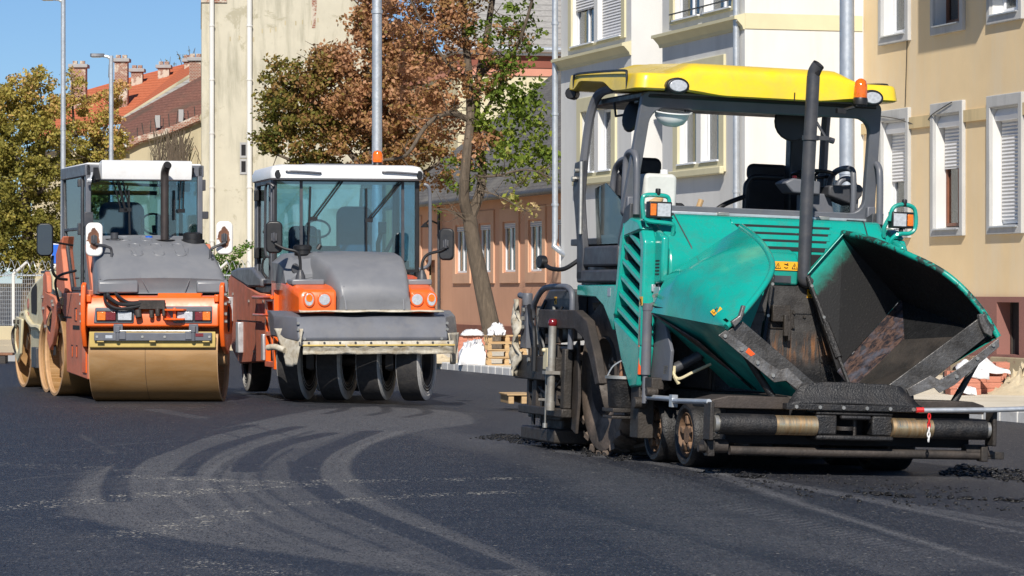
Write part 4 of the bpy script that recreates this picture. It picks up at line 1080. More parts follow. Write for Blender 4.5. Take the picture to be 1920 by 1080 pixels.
# climber on the old wall
e = tag(empty('wall_creeper', at(325, 292, 127.6)), 'dry creeper stems on the beige courtyard wall', 'creeper')
mb = MB()
for k in range(90):
    x = random.gauss(0, .42); mb.tube([(x, 0, -1.4 + random.random() * .6), (x + random.uniform(-.12, .12), -.04, .1), (x + random.uniform(-.3, .3), 0, random.uniform(.4, 1.1))], .014, 4)
mb.build('stem', M['bark'], e)

# ================================================================== things lying about
def pallet():
    mb = MB()
    for k in range(5): mb.box(-.6, .6, -.4 + k * .175, -.3 + k * .175, .122, .144)
    for x in (-.55, 0, .55): mb.box(x - .05, x + .05, -.4, .4, .10, .1215)
    for x in (-.55, 0, .55):
        for y in (-.35, 0, .35): mb.box(x - .07, x + .07, y - .05, y + .05, .022, .0995)
    for y in (-.35, 0, .35): mb.box(-.6, .6, y - .05, y + .05, 0, .0215)
    return mb
po = at(944, 0, 62.5)
ps = ['bottom pallet of the stack left of the paver', 'pallet second from the bottom of the stack beside the paver', 'pallet third from the bottom of the stack beside the paver', 'top pallet of the stack beside the paver']
for k, lb in enumerate(ps):
    o = pallet().build('pallet', M['wood'], None, smooth=0); tag(o, lb, 'pallet', 'stacked wooden pallets')
    o.location = (po.x + random.uniform(-.03, .03) + .05, 62.5 + random.uniform(-.05, .05), .0 + k * .146); o.rotation_euler = (0, 0, R(6 + random.uniform(-4, 4))); o.scale = (.62, .8, 1)
def crumple(mb, pts, th, seed, n=14):
    """draped, crumpled film or sack: a closed lumpy heap over the outline pts=(x0,x1,y0,y1,h)"""
    rs = np.random.default_rng(seed); x0, x1, y0, y1, h = pts; g = []
    for i in range(n + 1):
        row = []
        for j in range(n + 1):
            u, v = i / n, j / n
            e = min(u, 1 - u, v, 1 - v) * 4; e = min(e, 1) ** .6
            row.append(Vector((x0 + (x1 - x0) * u + rs.normal(0, .02), y0 + (y1 - y0) * v + rs.normal(0, .02), h * e * (.75 + .5 * rs.random()) if e > 0 else 0)))
        g.append(row)
    return mb.sheet(g)
def sack(px0, px1, pyb, h, Y, label, seed, mat='plastic_sheet', z=0, name='rubble_sack', cat='sack', dep=.55):
    a = at(px0, 0, Y); b = at(px1, 0, Y); wd = (b.x - a.x) / 2
    o = crumple(MB(), (-wd, wd, -dep, dep, h), .01, seed).build(name, M[mat], None, smooth=25, solid=.01)
    o.location = ((a.x + b.x) / 2, Y, z); tag(o, label, cat); return o
sack(860, 914, 675, .40, 63.0, 'bulging white sack on the pavement beside the pallet stack', 5)
sack(917, 947, 640, .20, 62.45, 'limp white plastic bag lying on top of the pallet stack', 8, z=.585, name='plastic_bag', cat='bag', dep=.3)
mb = MB(); g = []
for i in range(7):
    x = -.02 + .012 * i; g.append([Vector((x * 2 + random.gauss(0, .01), -.34 - .01 * random.random(), .60 - .07 * i)), Vector((x * 2 + .13 - .012 * i, -.34 - .03 * random.random(), .58 - .07 * i))])
brick_i = {}
def brick_pile(origin, rows, label, group, rz=0, sx=.205, sy=.17, sz=.08, cols=4, deep=2, jit=.02):
    if 'b' not in brick_i:
        brick_i['b'] = MB().box(-.5, .5, -.5, .5, 0, 1).build('paving_brick', M['brick_new'], None, smooth=0, bevel=.04); src = brick_i['b']; first = True
    for k in range(rows):
        for i in range(cols):
            for j in range(deep):
                if k == rows - 1 and random.random() < .25: continue
                o = brick_i['b'] if not brick_i.get('used') else brick_i['b'].copy()
                if brick_i.get('used'): COL.objects.link(o)
                brick_i['used'] = True
                q = Matrix.Rotation(rz, 3, 'Z') @ Vector((i * (sx + .008) + random.uniform(-jit, jit) * .4, j * (sy + .006), 0))
                o.location = (origin[0] + q.x, origin[1] + q.y, origin[2] + k * (sz + .003)); o.scale = (sx, sy, sz); o.rotation_euler = (0, 0, rz + random.uniform(-1, 1) * jit * 1.5)
                tag(o, label, 'brick', group)
p = at(868, 0, 66); brick_pile((p.x, 66, 0), 6, 'red paving brick in the film covered stack before the tree', 'bricks stacked before the tree', cols=3)
sack(866, 905, 0, .10, 66.25, 'clear white film lying over the brick stack before the tree', 21, z=.53, name='plastic_film', cat='plastic film', dep=.4)
for (px, Y, rows, cols, lb) in ((1794, 44.6, 4, 2, 'stack nearest the black barrel'), (1836, 45.0, 4, 2, 'middle stack under the tallest film'), (1866, 45.3, 3, 2, 'lower stack next to the sand heap'), (1876, 46.6, 5, 1, 'small stack behind the sand heap'), (1822, 46.2, 5, 3, 'back stack under the loose film')):
    p = at(px, 0, Y); brick_pile((p.x, Y, 0), rows, 'red paving brick in the ' + lb, 'bricks of the ' + lb, R(random.uniform(-10, 10)), cols=cols, jit=.05)
def film(px, Y, ztop, w_, peak, hang, lean, seed, label):
    """plastic film thrown over a stack: rises to a creased peak, folds over the front edge and hangs down"""
    rs = np.random.default_rng(seed); p = at(px, 0, Y); g = []
    prof = [(.42, -.02, 1.0), (.30, .45, .9), (.18, 1.0, .55), (.06, .5, .85), (-.05, .02, 1.0), (-.075, -.5, 1.02), (-.09, -1.0, .95)]
    for y, h, wd in prof:
        row = []
        for k in range(9):
            u = k / 8 - .5; tent = 1 - 1.5 * abs(u - lean)
            z = (peak * h * max(tent, .05)) if h > 0 else hang * h * (.75 + .5 * abs(u + .2))
            row.append(Vector((u * w_ * wd + lean * w_ * (.3 if h > .4 else 0) + rs.normal(0, .008), y + .02 * math.sin(k * 2.3 + seed), z + rs.normal(0, .006))))
        g.append(row)
    o = MB().sheet(g).build('plastic_film', M['plastic_sheet'], None, smooth=18, solid=.004); o.location = (p.x, Y, ztop)
    return tag(o, label, 'plastic film', 'white plastic films over the bricks')
film(1822, 44.6, .345, .46, .16, .12, -.15, 3, 'crumpled white film hanging over the bricks beside the barrel')
film(1858, 45.0, .345, .52, .24, .06, -.2, 4, 'pointed peak of white film on the middle bricks')
film(1812, 44.35, .10, .26, .03, .09, .1, 6, 'torn white film lying at the foot of the brick stacks')
p = at(1785, 0, 45.0)
e = tag(empty('barrel', (p.x, 45.0, 0)), 'small black barrel beside the brick stacks at the kerb', 'barrel')
MB().lathe([(0, 0), (.12, 0), (.125, .02), (.13, .3), (.12, .31), (.12, .29), (0, .28)], 20, 'z', closed=False).build('body', M['black'], e)
MB().lathe([(.13, .2), (.135, .2), (.135, .22), (.13, .22)], 20, 'z').build('rim', M['grey_dark'], e)
def sand_heap(x, Y, rx, ry, h, label, seed):
    rs = np.random.default_rng(seed); g = []
    for i in range(17):
        row = []
        for j in range(33):
            a = 2 * PI * j / 32; q = i / 16
            row.append(Vector((rx * q * math.cos(a), ry * q * math.sin(a), h * (1 - q) ** 1.2 * (1 + .25 * rs.normal()) * (q < 1) + (0 if q == 1 else .01))))
        g.append(row)
    o = MB().sheet(g).build('sand_heap', M['sand'], None, smooth=60); o.location = (x, Y, -.005); return tag(o, label, 'sand heap')
p = at(1925, 0, 45); sand_heap(p.x, 45, .62, .8, .36, 'heap of pale sand beside the red bricks', 3)
p = at(830, 0, 64); sand_heap(p.x - .2, 64.5, .8, .5, .16, 'flat heap of sand near the tyre roller and kerb', 4)
# timber skid on the road left of the paver
p = on_ground(966, 755)
e = tag(empty('timber_skid', (p.x, p.y, 0), R(8)), 'short timber skid lying on the road beside the screed', 'timber skid')
MB().box(-.16, .18, -.4, .4, .105, .125).build('board', M['wood'], e, smooth=0, bevel=.004)
mb = MB()
for x in (-.14, .03): mb.box(x, x + .07, -.38, .38, 0, .104)
mb.build('bearer', M['wood'], e, smooth=0, bevel=.004)
p = at(3, 0, 64)
e = tag(empty('plank_ramp', (p.x - .6, 64, 0)), 'dark planks laid on blocks at the kerb on the left edge', 'plank')
MB().box(-.9, .85, -.2, .2, .16, .21).build('plank', M['wood_brown'], e, smooth=0, bevel=.005)
MB().box(.35, .7, -.18, .18, -.05, .158).box(-.6, -.3, -.18, .18, -.05, .158).build('block', M['grime'], e, smooth=0)
# blue road sign beyond the tandem roller
p = at(109, 0, 88)
e = tag(empty('road_sign', (p.x, 88, 0)), 'blue rectangular road sign with white edge behind the tandem roller', 'road sign')
MB().box(-.17, .22, -.012, .012, 2.2, 2.72).build('face', M['blue'], e, smooth=0, bevel=.004)
MB().box(-.2, .25, .013, .02, 2.16, 2.76).build('back_plate', M['white'], e, smooth=0)
MB().tube([(0, .06, -.1), (0, .06, 2.75)], .035, 8).build('post', M['galv'], e)

# ================================================================== the asphalt paver
# local axes: x to the right of the photograph, y towards the machine's rear, z up; origin under the middle of the push bar
P0 = Vector((2.70, 25.48, 0)); P0.z = ground_z(P0.x * UX + P0.y * UY)
pv = tag(empty('asphalt_paver', P0, YAW, .033), 'teal wheeled asphalt paver with yellow canopy, raised hopper wings and tall exhaust', 'asphalt paver')
TE, GP, GD, BK, BT, GR, RS = M['teal'], M['grey_paint'], M['grey_dark'], M['black'], M['bitumen'], M['grime'], M['rust_steel']

# ---- running gear
def tyre(w_, R0, rim, mat, name, side_mat=None, lug=0, crown=.03):
    """tyre ring about the x axis, w_ wide"""
    pr = [(rim, -w_ * .42), (rim + (R0 - rim) * .35, -w_ * .5), (R0 - crown * 1.6, -w_ * .5), (R0 - crown * .5, -w_ * .46), (R0, -w_ * .36), (R0, w_ * .36), (R0 - crown * .5, w_ * .46), (R0 - crown * 1.6, w_ * .5), (rim + (R0 - rim) * .35, w_ * .5), (rim, w_ * .42)]
    mb = MB().lathe(pr, 56, 'x')
    if lug:
        for k in range(lug):
            for s in (-1, 1):
                a = 2 * PI * (k + (.5 if s > 0 else 0)) / lug
                c = Vector((s * w_ * .26, R0 * math.cos(a), R0 * math.sin(a)))
                m = MB().box(-w_ * .25, w_ * .25, -.03, .03, -.025, .03); m.rot(rz=s * .5); m.rot(rx=a - PI / 2); m.move(c); mb.join(m)
    return mb
for sx in (-1, 1):
    wl = empty('rear_wheel', (sx * .86, 3.3, .69)); wl.parent = pv
    tyre(.40, .69, .36, None, '', lug=22, crown=.06).build('tyre', M['tyre_brown'], wl)
    MB().lathe([(.36, -.17), (.34, -.19), (.3, -.05 * 1), (.0, -.05), (.0, .05), (.3, .05), (.34, .19), (.36, .17)], 32, 'x', closed=False).build('rim', RS, wl)
    MB().bolts([(sx * -.0 + (-.06 if sx < 0 else .06), .16 * math.cos(2 * PI * k / 10), .16 * math.sin(2 * PI * k / 10)) for k in range(10)], .018, .03, (sx, 0, 0)).build('wheel_nut', M['zinc'], wl)
fw = []
for sx in (-1, 1):
    for y in (1.25, 2.06):
        wl = empty('front_wheel', (sx * .8, y, .265)); wl.parent = pv
        tyre(.36, .265, .19, None, '', crown=.012).build('tyre', M['bitumen'], wl)
        MB().lathe([(.19, -.15), (.178, -.17), (.165, -.11), (.08, -.11), (.07, -.16), (0, -.16), (0, .16), (.07, .16), (.08, .11), (.165, .11), (.178, .17), (.19, .15)], 28, 'x', closed=False).build('rim', M['rust_rim'], wl)
        mb = MB()
        for k in range(5):
            a = 2 * PI * k / 5 + .3
            mb.cbox((sx * .145, .12 * math.cos(a), .12 * math.sin(a)), (.05, .07, .05), rx=a)
        mb.build('rim_lug', M['rust_rim'], wl, bevel=.008)
MB().box(-.66, .66, .5, 4.3, .34, .62).box(-.6, .6, 1.75, 4.2, .62, 1.25).build('chassis', GR, pv, bevel=.02)
MB().box(-.62, -.6, .7, 2.3, .16, .5).box(.6, .62, .7, 2.3, .16, .5).box(-.6, .6, 1.21, 1.29, .22, .3).box(-.6, .6, 2.02, 2.1, .22, .3).box(-.6, .6, 3.2, 3.4, .55, .75).build('axle_frame', GR, pv)
# grey side plates between hopper and engine hood
for s in (-1, 1):
    q = [(1.58, 1.20), (1.80, 1.62), (2.0, 1.76), (2.0, .70), (1.42, .70), (1.38, .95)]
    mb = MB().prism(q, 'x', -1.075, -1.045)
    if s > 0: mb.mirror()
    mb.build('side_plate', GP, pv, bevel=.006)
    mb = MB().bolts([(-1.075, 1.95, 1.58 - .05 * k) for k in range(3)] + [(-1.075, 1.9, 1.27 - .05 * k) for k in range(4)], .016, .012, (-1, 0, 0))
    if s > 0: mb.mirror()
    mb.build('plate_bolt', M['zinc'], pv)

# ---- engine hood
hood = MB().prism([(2.60, 2.13), (2.06, 2.11), (1.72, 1.80), (1.68, 1.66), (1.72, 1.10), (2.60, 1.10)], 'x', -1.02, 1.04).build('engine_hood', TE, pv, bevel=.035, seg=3)
MB().tube([(-.86, 2.5, 2.134), (-.86, 2.06, 2.114), (-.80, 1.74, 1.83), (-.78, 1.70, 1.68)], .006, 5).tube([(.88, 2.5, 2.134), (.88, 2.06, 2.114), (.84, 1.74, 1.83), (.82, 1.70, 1.68)], .006, 5).build('hood_seam', GD, hood)
# ventilation grille set in the sloping face: dark slots between teal slats
sl = Vector((0, 2.06 - 1.72, 2.11 - 1.80)); slu = sl.normalized(); nrm = Vector((0, -slu.z, slu.y))
def on_slope(x, u, h=0):
    return Vector((x, 1.72, 1.80)) + slu * u + nrm * h
mb = MB(); cc = [on_slope(-.36, .41, .005), on_slope(.56, .41, .005), on_slope(.40, .03, .005), on_slope(-.17, .03, .005)]
mb.add(cc, [(0, 1, 2, 3)]); gr = mb.build('grille', M['dark_room'], hood, smooth=0, solid=.004)
mb = MB()
for k in range(4):
    u = .08 + k * .092; xl = -.20 - .17 * (u / .38) ; xr = .42 + .15 * (u / .38)
    a = [on_slope(xl, u, .008), on_slope(xr, u, .008), on_slope(xr, u + .042, .026), on_slope(xl, u + .042, .026)]
    b = [p - nrm * .02 for p in a]
    mb.add(a + b, [(0, 1, 2, 3), (7, 6, 5, 4)] + [(i, (i + 1) % 4, 4 + (i + 1) % 4, 4 + i) for i in range(4)])
mb.build('slat', TE, hood, bevel=.004)
mb = MB().prism([(1.56, 1.53), (1.54, 1.72), (1.60, 1.80), (1.76, 1.84), (1.76, 1.53)], 'x', -.34, .10)
cb = mb.build('centre_cover', TE, pv, bevel=.02)
MB().box(-.19, .03, 1.545, 1.552, 1.552, 1.61).build('latch_recess', GD, cb, smooth=0)
MB().prism([(1.60, 1.30), (1.60, 1.52), (1.68, 1.66), (1.80, 1.66), (1.80, 1.30)], 'x', .11, .45).build('exhaust_bracket', GD, pv, bevel=.02)
MB().box(.16, .50, 1.66, 1.70, 1.62, 1.80).box(.2, .46, 1.63, 1.66, 1.66, 1.70).build('exhaust_recess', M['dark_room'], pv, bevel=.01)
# hazard stickers with triangles
def sticker(parent, O, A, U, n, s, kind='t'):
    """n amber squares from O along A (unit), up U, side s, each with a drawn pictogram"""
    O, A, U = Vector(O), Vector(A), Vector(U); N = A.cross(U).normalized(); mb = MB(); ink = MB()
    mb.add([O, O + A * s * n, O + A * s * n + U * s, O + U * s] + [p - N * .003 for p in (O, O + A * s * n, O + A * s * n + U * s, O + U * s)], [(0, 1, 2, 3), (4, 7, 6, 5), (0, 4, 5, 1), (1, 5, 6, 2), (2, 6, 7, 3), (3, 7, 4, 0)])
    st = mb.build('warning_sticker', M['sticker'], parent, smooth=0)
    def stroke(pts, w=.045):
        pts = [O + A * x * s + U * y * s + N * .0025 for x, y in pts]; ink.tube(pts, w * s, 4)
    for k in range(n):
        g = kind[k % len(kind)]
        if g == 't':
            stroke([(k + .18, .2), (k + .5, .82), (k + .82, .2), (k + .18, .2)]); stroke([(k + .5, .62), (k + .5, .42)]); stroke([(k + .5, .33), (k + .5, .28)])
        elif g == 'p':
            stroke([(k + .2, .8), (k + .35, .5), (k + .6, .45), (k + .75, .2)], .06); stroke([(k + .35, .5), (k + .55, .7)], .05); stroke([(k + .2, .15), (k + .8, .15)], .03)
        else:
            stroke([(k + .25, .72), (k + .5, .65), (k + .7, .8)], .06); stroke([(k + .25, .35), (k + .45, .25), (k + .7, .32)], .05); stroke([(k + .55, .6), (k + .75, .6)], .05)
    ink.build('pictogram', M['ink'], st, smooth=0)
sticker(cb, (-.13, 1.537, 1.655), (1, 0, 0), (0, 0, 1), 3, .074, 'tht')

# ---- hopper back plate
gp = MB().prism([(-.62, .62), (.62, .62), (.62, 1.1), (.36, 1.53), (-.5, 1.53), (-.62, 1.1)], 'y', 1.58, 1.62).build('hopper_back_plate', M['gate'], pv, bevel=.006)
MB().ring([(-.36, .7), (.36, .7), (.27, 1.30), (-.30, 1.30)], [(-.35, .71), (.35, .71), (.262, 1.292), (-.292, 1.292)], 'y', 1.572, 1.581).build('plate_seam', BT, gp, smooth=0)
MB().box(-.14, .02, 1.50, 1.58, 1.22, 1.36).box(-.05, -.01, 1.46, 1.50, 1.10, 1.28).box(.0, .03, 1.5, 1.56, 1.06, 1.25).box(-.18, .08, 1.565, 1.579, 1.16, 1.32).build('latch', GR, gp, bevel=.01)
sticker(gp, (.19, 1.575, 1.43), (1, 0, 0), (0, 0, 1), 2, .072, 'pt')
MB().bolts([(-.17, 1.565, 1.18), (.07, 1.565, 1.18), (-.17, 1.565, 1.30), (.07, 1.565, 1.30), (.17, 1.575, 1.27), (-.3, 1.575, 1.2), (.3, 1.575, 1.1), (.34, 1.575, .9)], .013, .012).build('plate_bolt', GR, gp)
# conveyor floor and dark tunnel
MB().box(-.55, .55, .35, 1.6, .5, .56).build('conveyor_floor', BT, pv, smooth=0)

# ---- hopper wings
def pl(px, py, y):
    """point of the machine, in its own axes, seen at a pixel of the photograph on the upright plane y"""
    d = Vector(((px - 960) / F_PX, 1, -(py - HZ) / F_PX)); o = Vector((-P0.x, -P0.y, EYE - P0.z))
    Mi = Matrix.Rotation(-.033, 3, 'Y') @ Matrix.Rotation(-YAW, 3, 'Z'); d = Mi @ d; o = Mi @ o
    return o + d * ((y - o.y) / d.y)
def plate(pts, d):
    n = len(pts); d = Vector(d)
    return MB().add(list(pts) + [p + d for p in pts], [tuple(range(n)), tuple(range(2 * n - 1, n - 1, -1))] + [(k, (k + 1) % n, n + (k + 1) % n, n + k) for k in range(n)])
def wing(s):
    rt = empty('hopper_wing', (0, 0, 0)); rt.parent = pv
    S = lambda x, y, z: Vector((s * x, y, z))
    if s > 0:
        rim = [pl(*q) for q in ((1580, 437, 1.50), (1612, 443, 1.25), (1650, 455, 1.0), (1700, 476, .65), (1758, 504, .40), (1800, 536, .28), (1840, 581, .18), (1872, 632, .12))]
        Bf, Br = rim[-1], pl(1690, 560, 1.50)
        D = pl(1511, 515, 1.50); Ht = pl(1570, 694, 1.42)
        fa, fb = pl(1602, 731, .95), pl(1696, 641, .95); Hf = pl(1668, 748, .12)
        ap = [(1664, 724), (1846, 589), (1866, 618), (1712, 742)]
        st = [(1706, 744), (1752, 727), (1762, 737), (1790, 722), (1874, 650), (1873, 634), (1800, 690), (1762, 712), (1745, 704), (1700, 730)]
        bo = [(1793, 706), (1832, 672), (1862, 647)]
    else:
        rim = [pl(*q) for q in ((1390, 425, 1.50), (1418, 446, 1.05), (1438, 470, .75), (1448, 497, .5), (1441, 522, .38), (1420, 553, .28), (1390, 589, .18), (1362, 613, .12))]
        Bf, Br = rim[-1], pl(1222, 586, 1.55)
        D = S(.165, 1.5, 1.63); Ht = S(.5, 1.42, .8)
        fa, fb = S(.5, .95, .66), S(1.0, .95, 1.05); Hf = pl(1508, 742, .12)
        ap = [(1393, 603), (1530, 720), (1507, 738), (1356, 626)]
        st = [(1347, 629), (1361, 619), (1440, 680), (1462, 694), (1478, 690), (1508, 720), (1506, 739), (1474, 714), (1452, 717)]
        bo = [(1359, 630), (1390, 655), (1420, 680), (1449, 704)]
    C = rim[0]
    rim = curve(rim, 5); n = len(rim) - 1
    foot = [Br.lerp(Bf, i / n) for i in range(n + 1)]
    rows = []
    for i, (p, q) in enumerate(zip(foot, rim)):
        k_ = .12 * (q - p).length * min(1, i / 7)
        row = [p.lerp(q, k / 8) + S(.75, -.1, .65) * (math.sin(PI * k / 8) * k_) for k in range(9)]
        if s < 0:                                                    # folded knee that runs out towards the front corner
            kn = pl(1247, 519, 1.56) - foot[0].lerp(C, .36); wt = (1 - i / n) ** .9
            row = [v_ + kn * (wt * min((k / 8) / .36, (1 - k / 8) / .64) ** .9) for k, v_ in enumerate(row)]
        rows.append(row)
    inn = S(-.6, .15, -.5).normalized() * .022
    MB().sheet(rows).build('wing_wall', TE, rt, smooth=60)
    MB().sheet([[p + inn for p in r_] for r_ in rows]).build('wing_lining', M['hopper'] if s < 0 else M['tar_black'], rt, smooth=60)
    MB().tube(rim, .026, 10).build('wing_rim', TE if s < 0 else M['teal_worn_edge'], rt)
    # floor: painted underside, steel inside
    hr = S(.5, 1.5, .66)
    MB().add([Bf, Br, hr, Hf + Vector((0, 0, -.02))], [(0, 1, 2, 3)]).build('wing_floor_underside', M['teal_dirty'], rt, smooth=0)
    up_ = Vector((0, .02, .07 if s < 0 else .02))
    MB().add([fa + up_, fb + up_, Bf + up_, Hf + up_], [(0, 1, 2, 3)]).build('wing_floor', M['grime'], rt, smooth=0)
    lift = Vector((0, 0, .06 if s < 0 else 0))
    plate([fb + lift, Br + lift, Bf + inn + lift], (0, 0, -.004)).build('floor_corner', M['tar_black'], rt, smooth=0)
    # rear wall with folded lip, fillet strip between it and the floor
    plate([Ht, Br, C, D], (0, .03, 0)).build('wing_rear_wall', M['hopper'], rt, smooth=0)
    plate([C, D, D + Vector((0, -.05, .012)), C + Vector((0, -.05, .012))], (0, 0, -.014)).build('wing_lip', TE, rt, smooth=0, bevel=.004)
    plate([fa, fb, Br + Vector((0, -.012, 0)), Ht + Vector((0, -.012, 0))], (0, .02, -.01)).build('corner_plate', M['worn'], rt, smooth=0)
    e0, e1 = D + S(.0, -.04, -.02), fa + S(-.03, -.0, .0)
    MB().tube([e0, e0.lerp(e1, .5), e1], .018, 6).build('seal_bar', BT, rt)
    MB().tube([e0.lerp(e1, .42), e0.lerp(e1, .72)], .032, 8).build('seal_block', BT, rt)
    MB().bolts([e0.lerp(e1, q) + Vector((0, -.015, 0)) for q in (.08, .36)], .014, .012).build('seal_bolt', M['zinc'], rt)
    # front apron: steel plate with a bolted wear strip below it
    plate([pl(*q, .11) for q in ap], (0, .02, 0)).build('front_apron', M['scraped'], rt, smooth=0, bevel=.004)
    plate([pl(*q, .095) for q in st], (0, .013, 0)).build('wear_strip', M['scraped_light'], rt, smooth=0, bevel=.003)
    MB().bolts([pl(*q, .095) for q in bo], .016, .014).build('strip_bolt', M['zinc'], rt)
    if s < 0:
        plate([pl(*q, .091) for q in ((1398, 660), (1408, 668), (1416, 664), (1404, 652))], (0, .003, 0)).build('paint_patch', M['strip'], rt, smooth=0)
        br_ = [(1372, 603), (1387, 592), (1393, 572), (1399, 574), (1391, 600), (1378, 614)]
    else:
        br_ = [(1836, 590), (1843, 588), (1850, 604), (1862, 622), (1860, 632), (1846, 624), (1838, 606)]
    plate([pl(*q, .065) for q in br_], (0, .05, 0)).build('corner_bracket', M['scraped_light'], rt, bevel=.006)
    # lifting strut from the push beam, hydraulic cylinder from the side plate
    st_ = (pl(1463, 766, .24), pl(1416, 694, .26), pl(1372, 625, .30)) if s < 0 else (pl(1762, 800, .24), pl(1792, 748, .26), pl(1840, 664, .30))
    MB().tube(st_, [.03, .03, .022], 10).tube([st_[0] - Vector((0, .03, 0)), st_[0] + Vector((0, .03, 0))], .042, 12).build('strut', BT, rt)
    MB().tube([S(1.0, 1.5, .80), S(.8, 1.42, .92)], .045, 12).tube([S(.8, 1.42, .92), S(.62, 1.35, 1.02)], .028, 10).build('lift_cylinder', GD, rt)
    MB().tube(curve([S(1.03, 1.46, .78), S(1.0, 1.38, .72), S(.9, 1.3, .78), S(.75, 1.3, .85)], 5), .013, 6).cbox(S(1.04, 1.5, .79), (.07, .1, .07)).tube([S(1.03, 1.4, .74), S(.99, 1.4, .68)], .016, 6).build('hydraulic_hose', M['cream'], rt)
    return rt, rows
wl_, rowsL = wing(-1)
wr_, rowsR = wing(1)
# pins and stickers on the left wing
a = Vector((-1.19, 1.30, 1.27)); MB().tube([(-1.1, 1.62, 1.42), (-1.2, 1.5, 1.40)], .016, 6).tube([(-1.1, 1.62, 1.34), (-1.2, 1.55, 1.33)], .016, 6).build('hinge_pin', M['zinc'], wl_)
p = rowsL[26][2].copy(); A_ = (rowsL[30][2] - p).normalized(); U_ = rowsL[26][5] - p; U_ = (U_ - A_ * U_.dot(A_)).normalized(); N_ = A_.cross(U_)
sticker(wl_, p + N_ * .014, A_, U_, 1, .085, 'p')

# ---- push beam, rollers
pb = empty('push_bar', (0, 0, 0)); pb.parent = pv
for s in (-1, 1):
    rl = empty('push_roller', (0, 0, 0)); rl.parent = pb
    MB().lathe([(.082, s * .67), (.084, s * .90), (.083, s * 1.14), (.06, s * 1.14), (.06, s * .67)], 28, 'x', (0, 0, .40)).build('tarred_sleeve', BT, rl)
    MB().lathe([(.078, s * .32), (.078, s * .68), (.05, s * .68), (.05, s * .32)], 32, 'x', (0, 0, .40)).build('polished_sleeve', M['polish'], rl)
    MB().lathe([(.0, s * 1.135), (.066, s * 1.14), (.066, s * 1.175), (.03, s * 1.18), (0, s * 1.18)], 24, 'x', (0, 0, .40), closed=False).build('end_ring', M['zinc'], rl)
    MB().box(min(s * 1.19, s * 1.225), max(s * 1.19, s * 1.225), -.06, .10, .27, .57).box(min(s * 1.14, s * 1.2), max(s * 1.14, s * 1.2), .04, .14, .14, .265).build('bar_end', GR, pb, bevel=.008)
    MB().tube([(s * 1.02, .12, .22), (s * 1.22, .12, .22)], .055, 14).tube([(s * 1.18, .1, .2), (s * 1.26, .1, .2)], .03, 10).build('end_boss', RS, pb)
    MB().prism([(.5, .52), (1.18, .52), (1.18, .59), (1.08, .62), (.5, .62)] if s > 0 else [(-.5, .52), (-.5, .62), (-1.02, .62), (-1.18, .58), (-1.18, .52)], 'y', .1, .5).build('beam', RS, pb, bevel=.008)
MB().box(-.32, .34, -.02, .22, .49, .52).box(-.32, .34, -.04, .2, .29, .33).box(-.32, -.14, -.02, .2, .33, .49).box(.16, .34, -.02, .2, .33, .49).box(-.12, .14, -.055, .0, .455, .49).build('pivot_block', BT, pb, bevel=.015)
MB().tube([(.03, .04, .33), (.03, .04, .5)], .018, 8).lathe([(.05, .0), (.07, .0), (.07, .03), (.05, .03)], 14, 'z', (-.06, .02, .37)).build('pivot_pin', GR, pb)
MB().box(-1.0, 1.1, .2, .34, .24, .52).build('cross_beam', M['dark_room'], pb, bevel=.01)
MB().box(-.58, .56, -.04, .06, .525, .575).build('flap_rail', BT, pb, bevel=.006)
MB().bolts([(-.5 + k * .2, -.04, .55) for k in range(6)], .016, .012).build('rail_bolt', M['zinc'], pb)
g = []
for k in range(9):
    a = k / 8; row = []
    for j in range(13):
        u = j / 12 * 2 - 1
        row.append(Vector((u * (.58 - .16 * a), -.02 + .07 * a + .02 * math.sin(a * 3), (.575 + .175 * a) - .02 * abs(u) ** 3 + random.gauss(0, .003))))
    g.append(row)
MB().sheet(g).build('rubber_flap', BT, pb, smooth=50, solid=.03)
MB().tube([(-1.0, .1, .19), (-.2, .1, .185), (1.18, .1, .19)], .038, 12).build('lower_tube', RS, pb)
MB().box(1.2, 1.36, .08, .12, .16, .22).build('tow_lug', GR, pb, bevel=.006)
# guide rods with red and white chains
MB().tube([(-1.12, 2.05, .55), (-1.16, 1.0, .56)], .022, 10).tube([(-1.16, 1.05, .545), (-1.21, .02, .57)], .022, 10).cbox((-1.16, 1.03, .545), (.05, .07, .1)).build('guide_rod', M['galv'], pv)
MB().tube([(.52, -.1, .545), (1.15, -.12, .565), (2.2, -.14, .62)], .021, 10).build('guide_rod', M['galv'], pv)
def chain(top, n, root):
    ch = empty('chain', top); ch.parent = root
    for k in range(n):
        pts = [Vector((.011 * math.cos(2 * PI * i / 10), 0, .024 * math.sin(2 * PI * i / 10))) for i in range(10)]
        m = MB().tube(pts, .0055, 5, closed=True); m.rot(rz=R(80 if k % 2 else 5)); m.move((0, 0, -.036 * k))
        m.build('chain_link', M['red'] if (k // 3) % 2 == 0 else M['white'], ch)
chain((.60, -.13, .50), 6, pv); chain((-1.15, 2.02, .52), 9, pv)
MB().tube([(.50, -.1, .547), (.56, -.11, .55)], .022, 8).build('rod_tip', M['red'], pv)

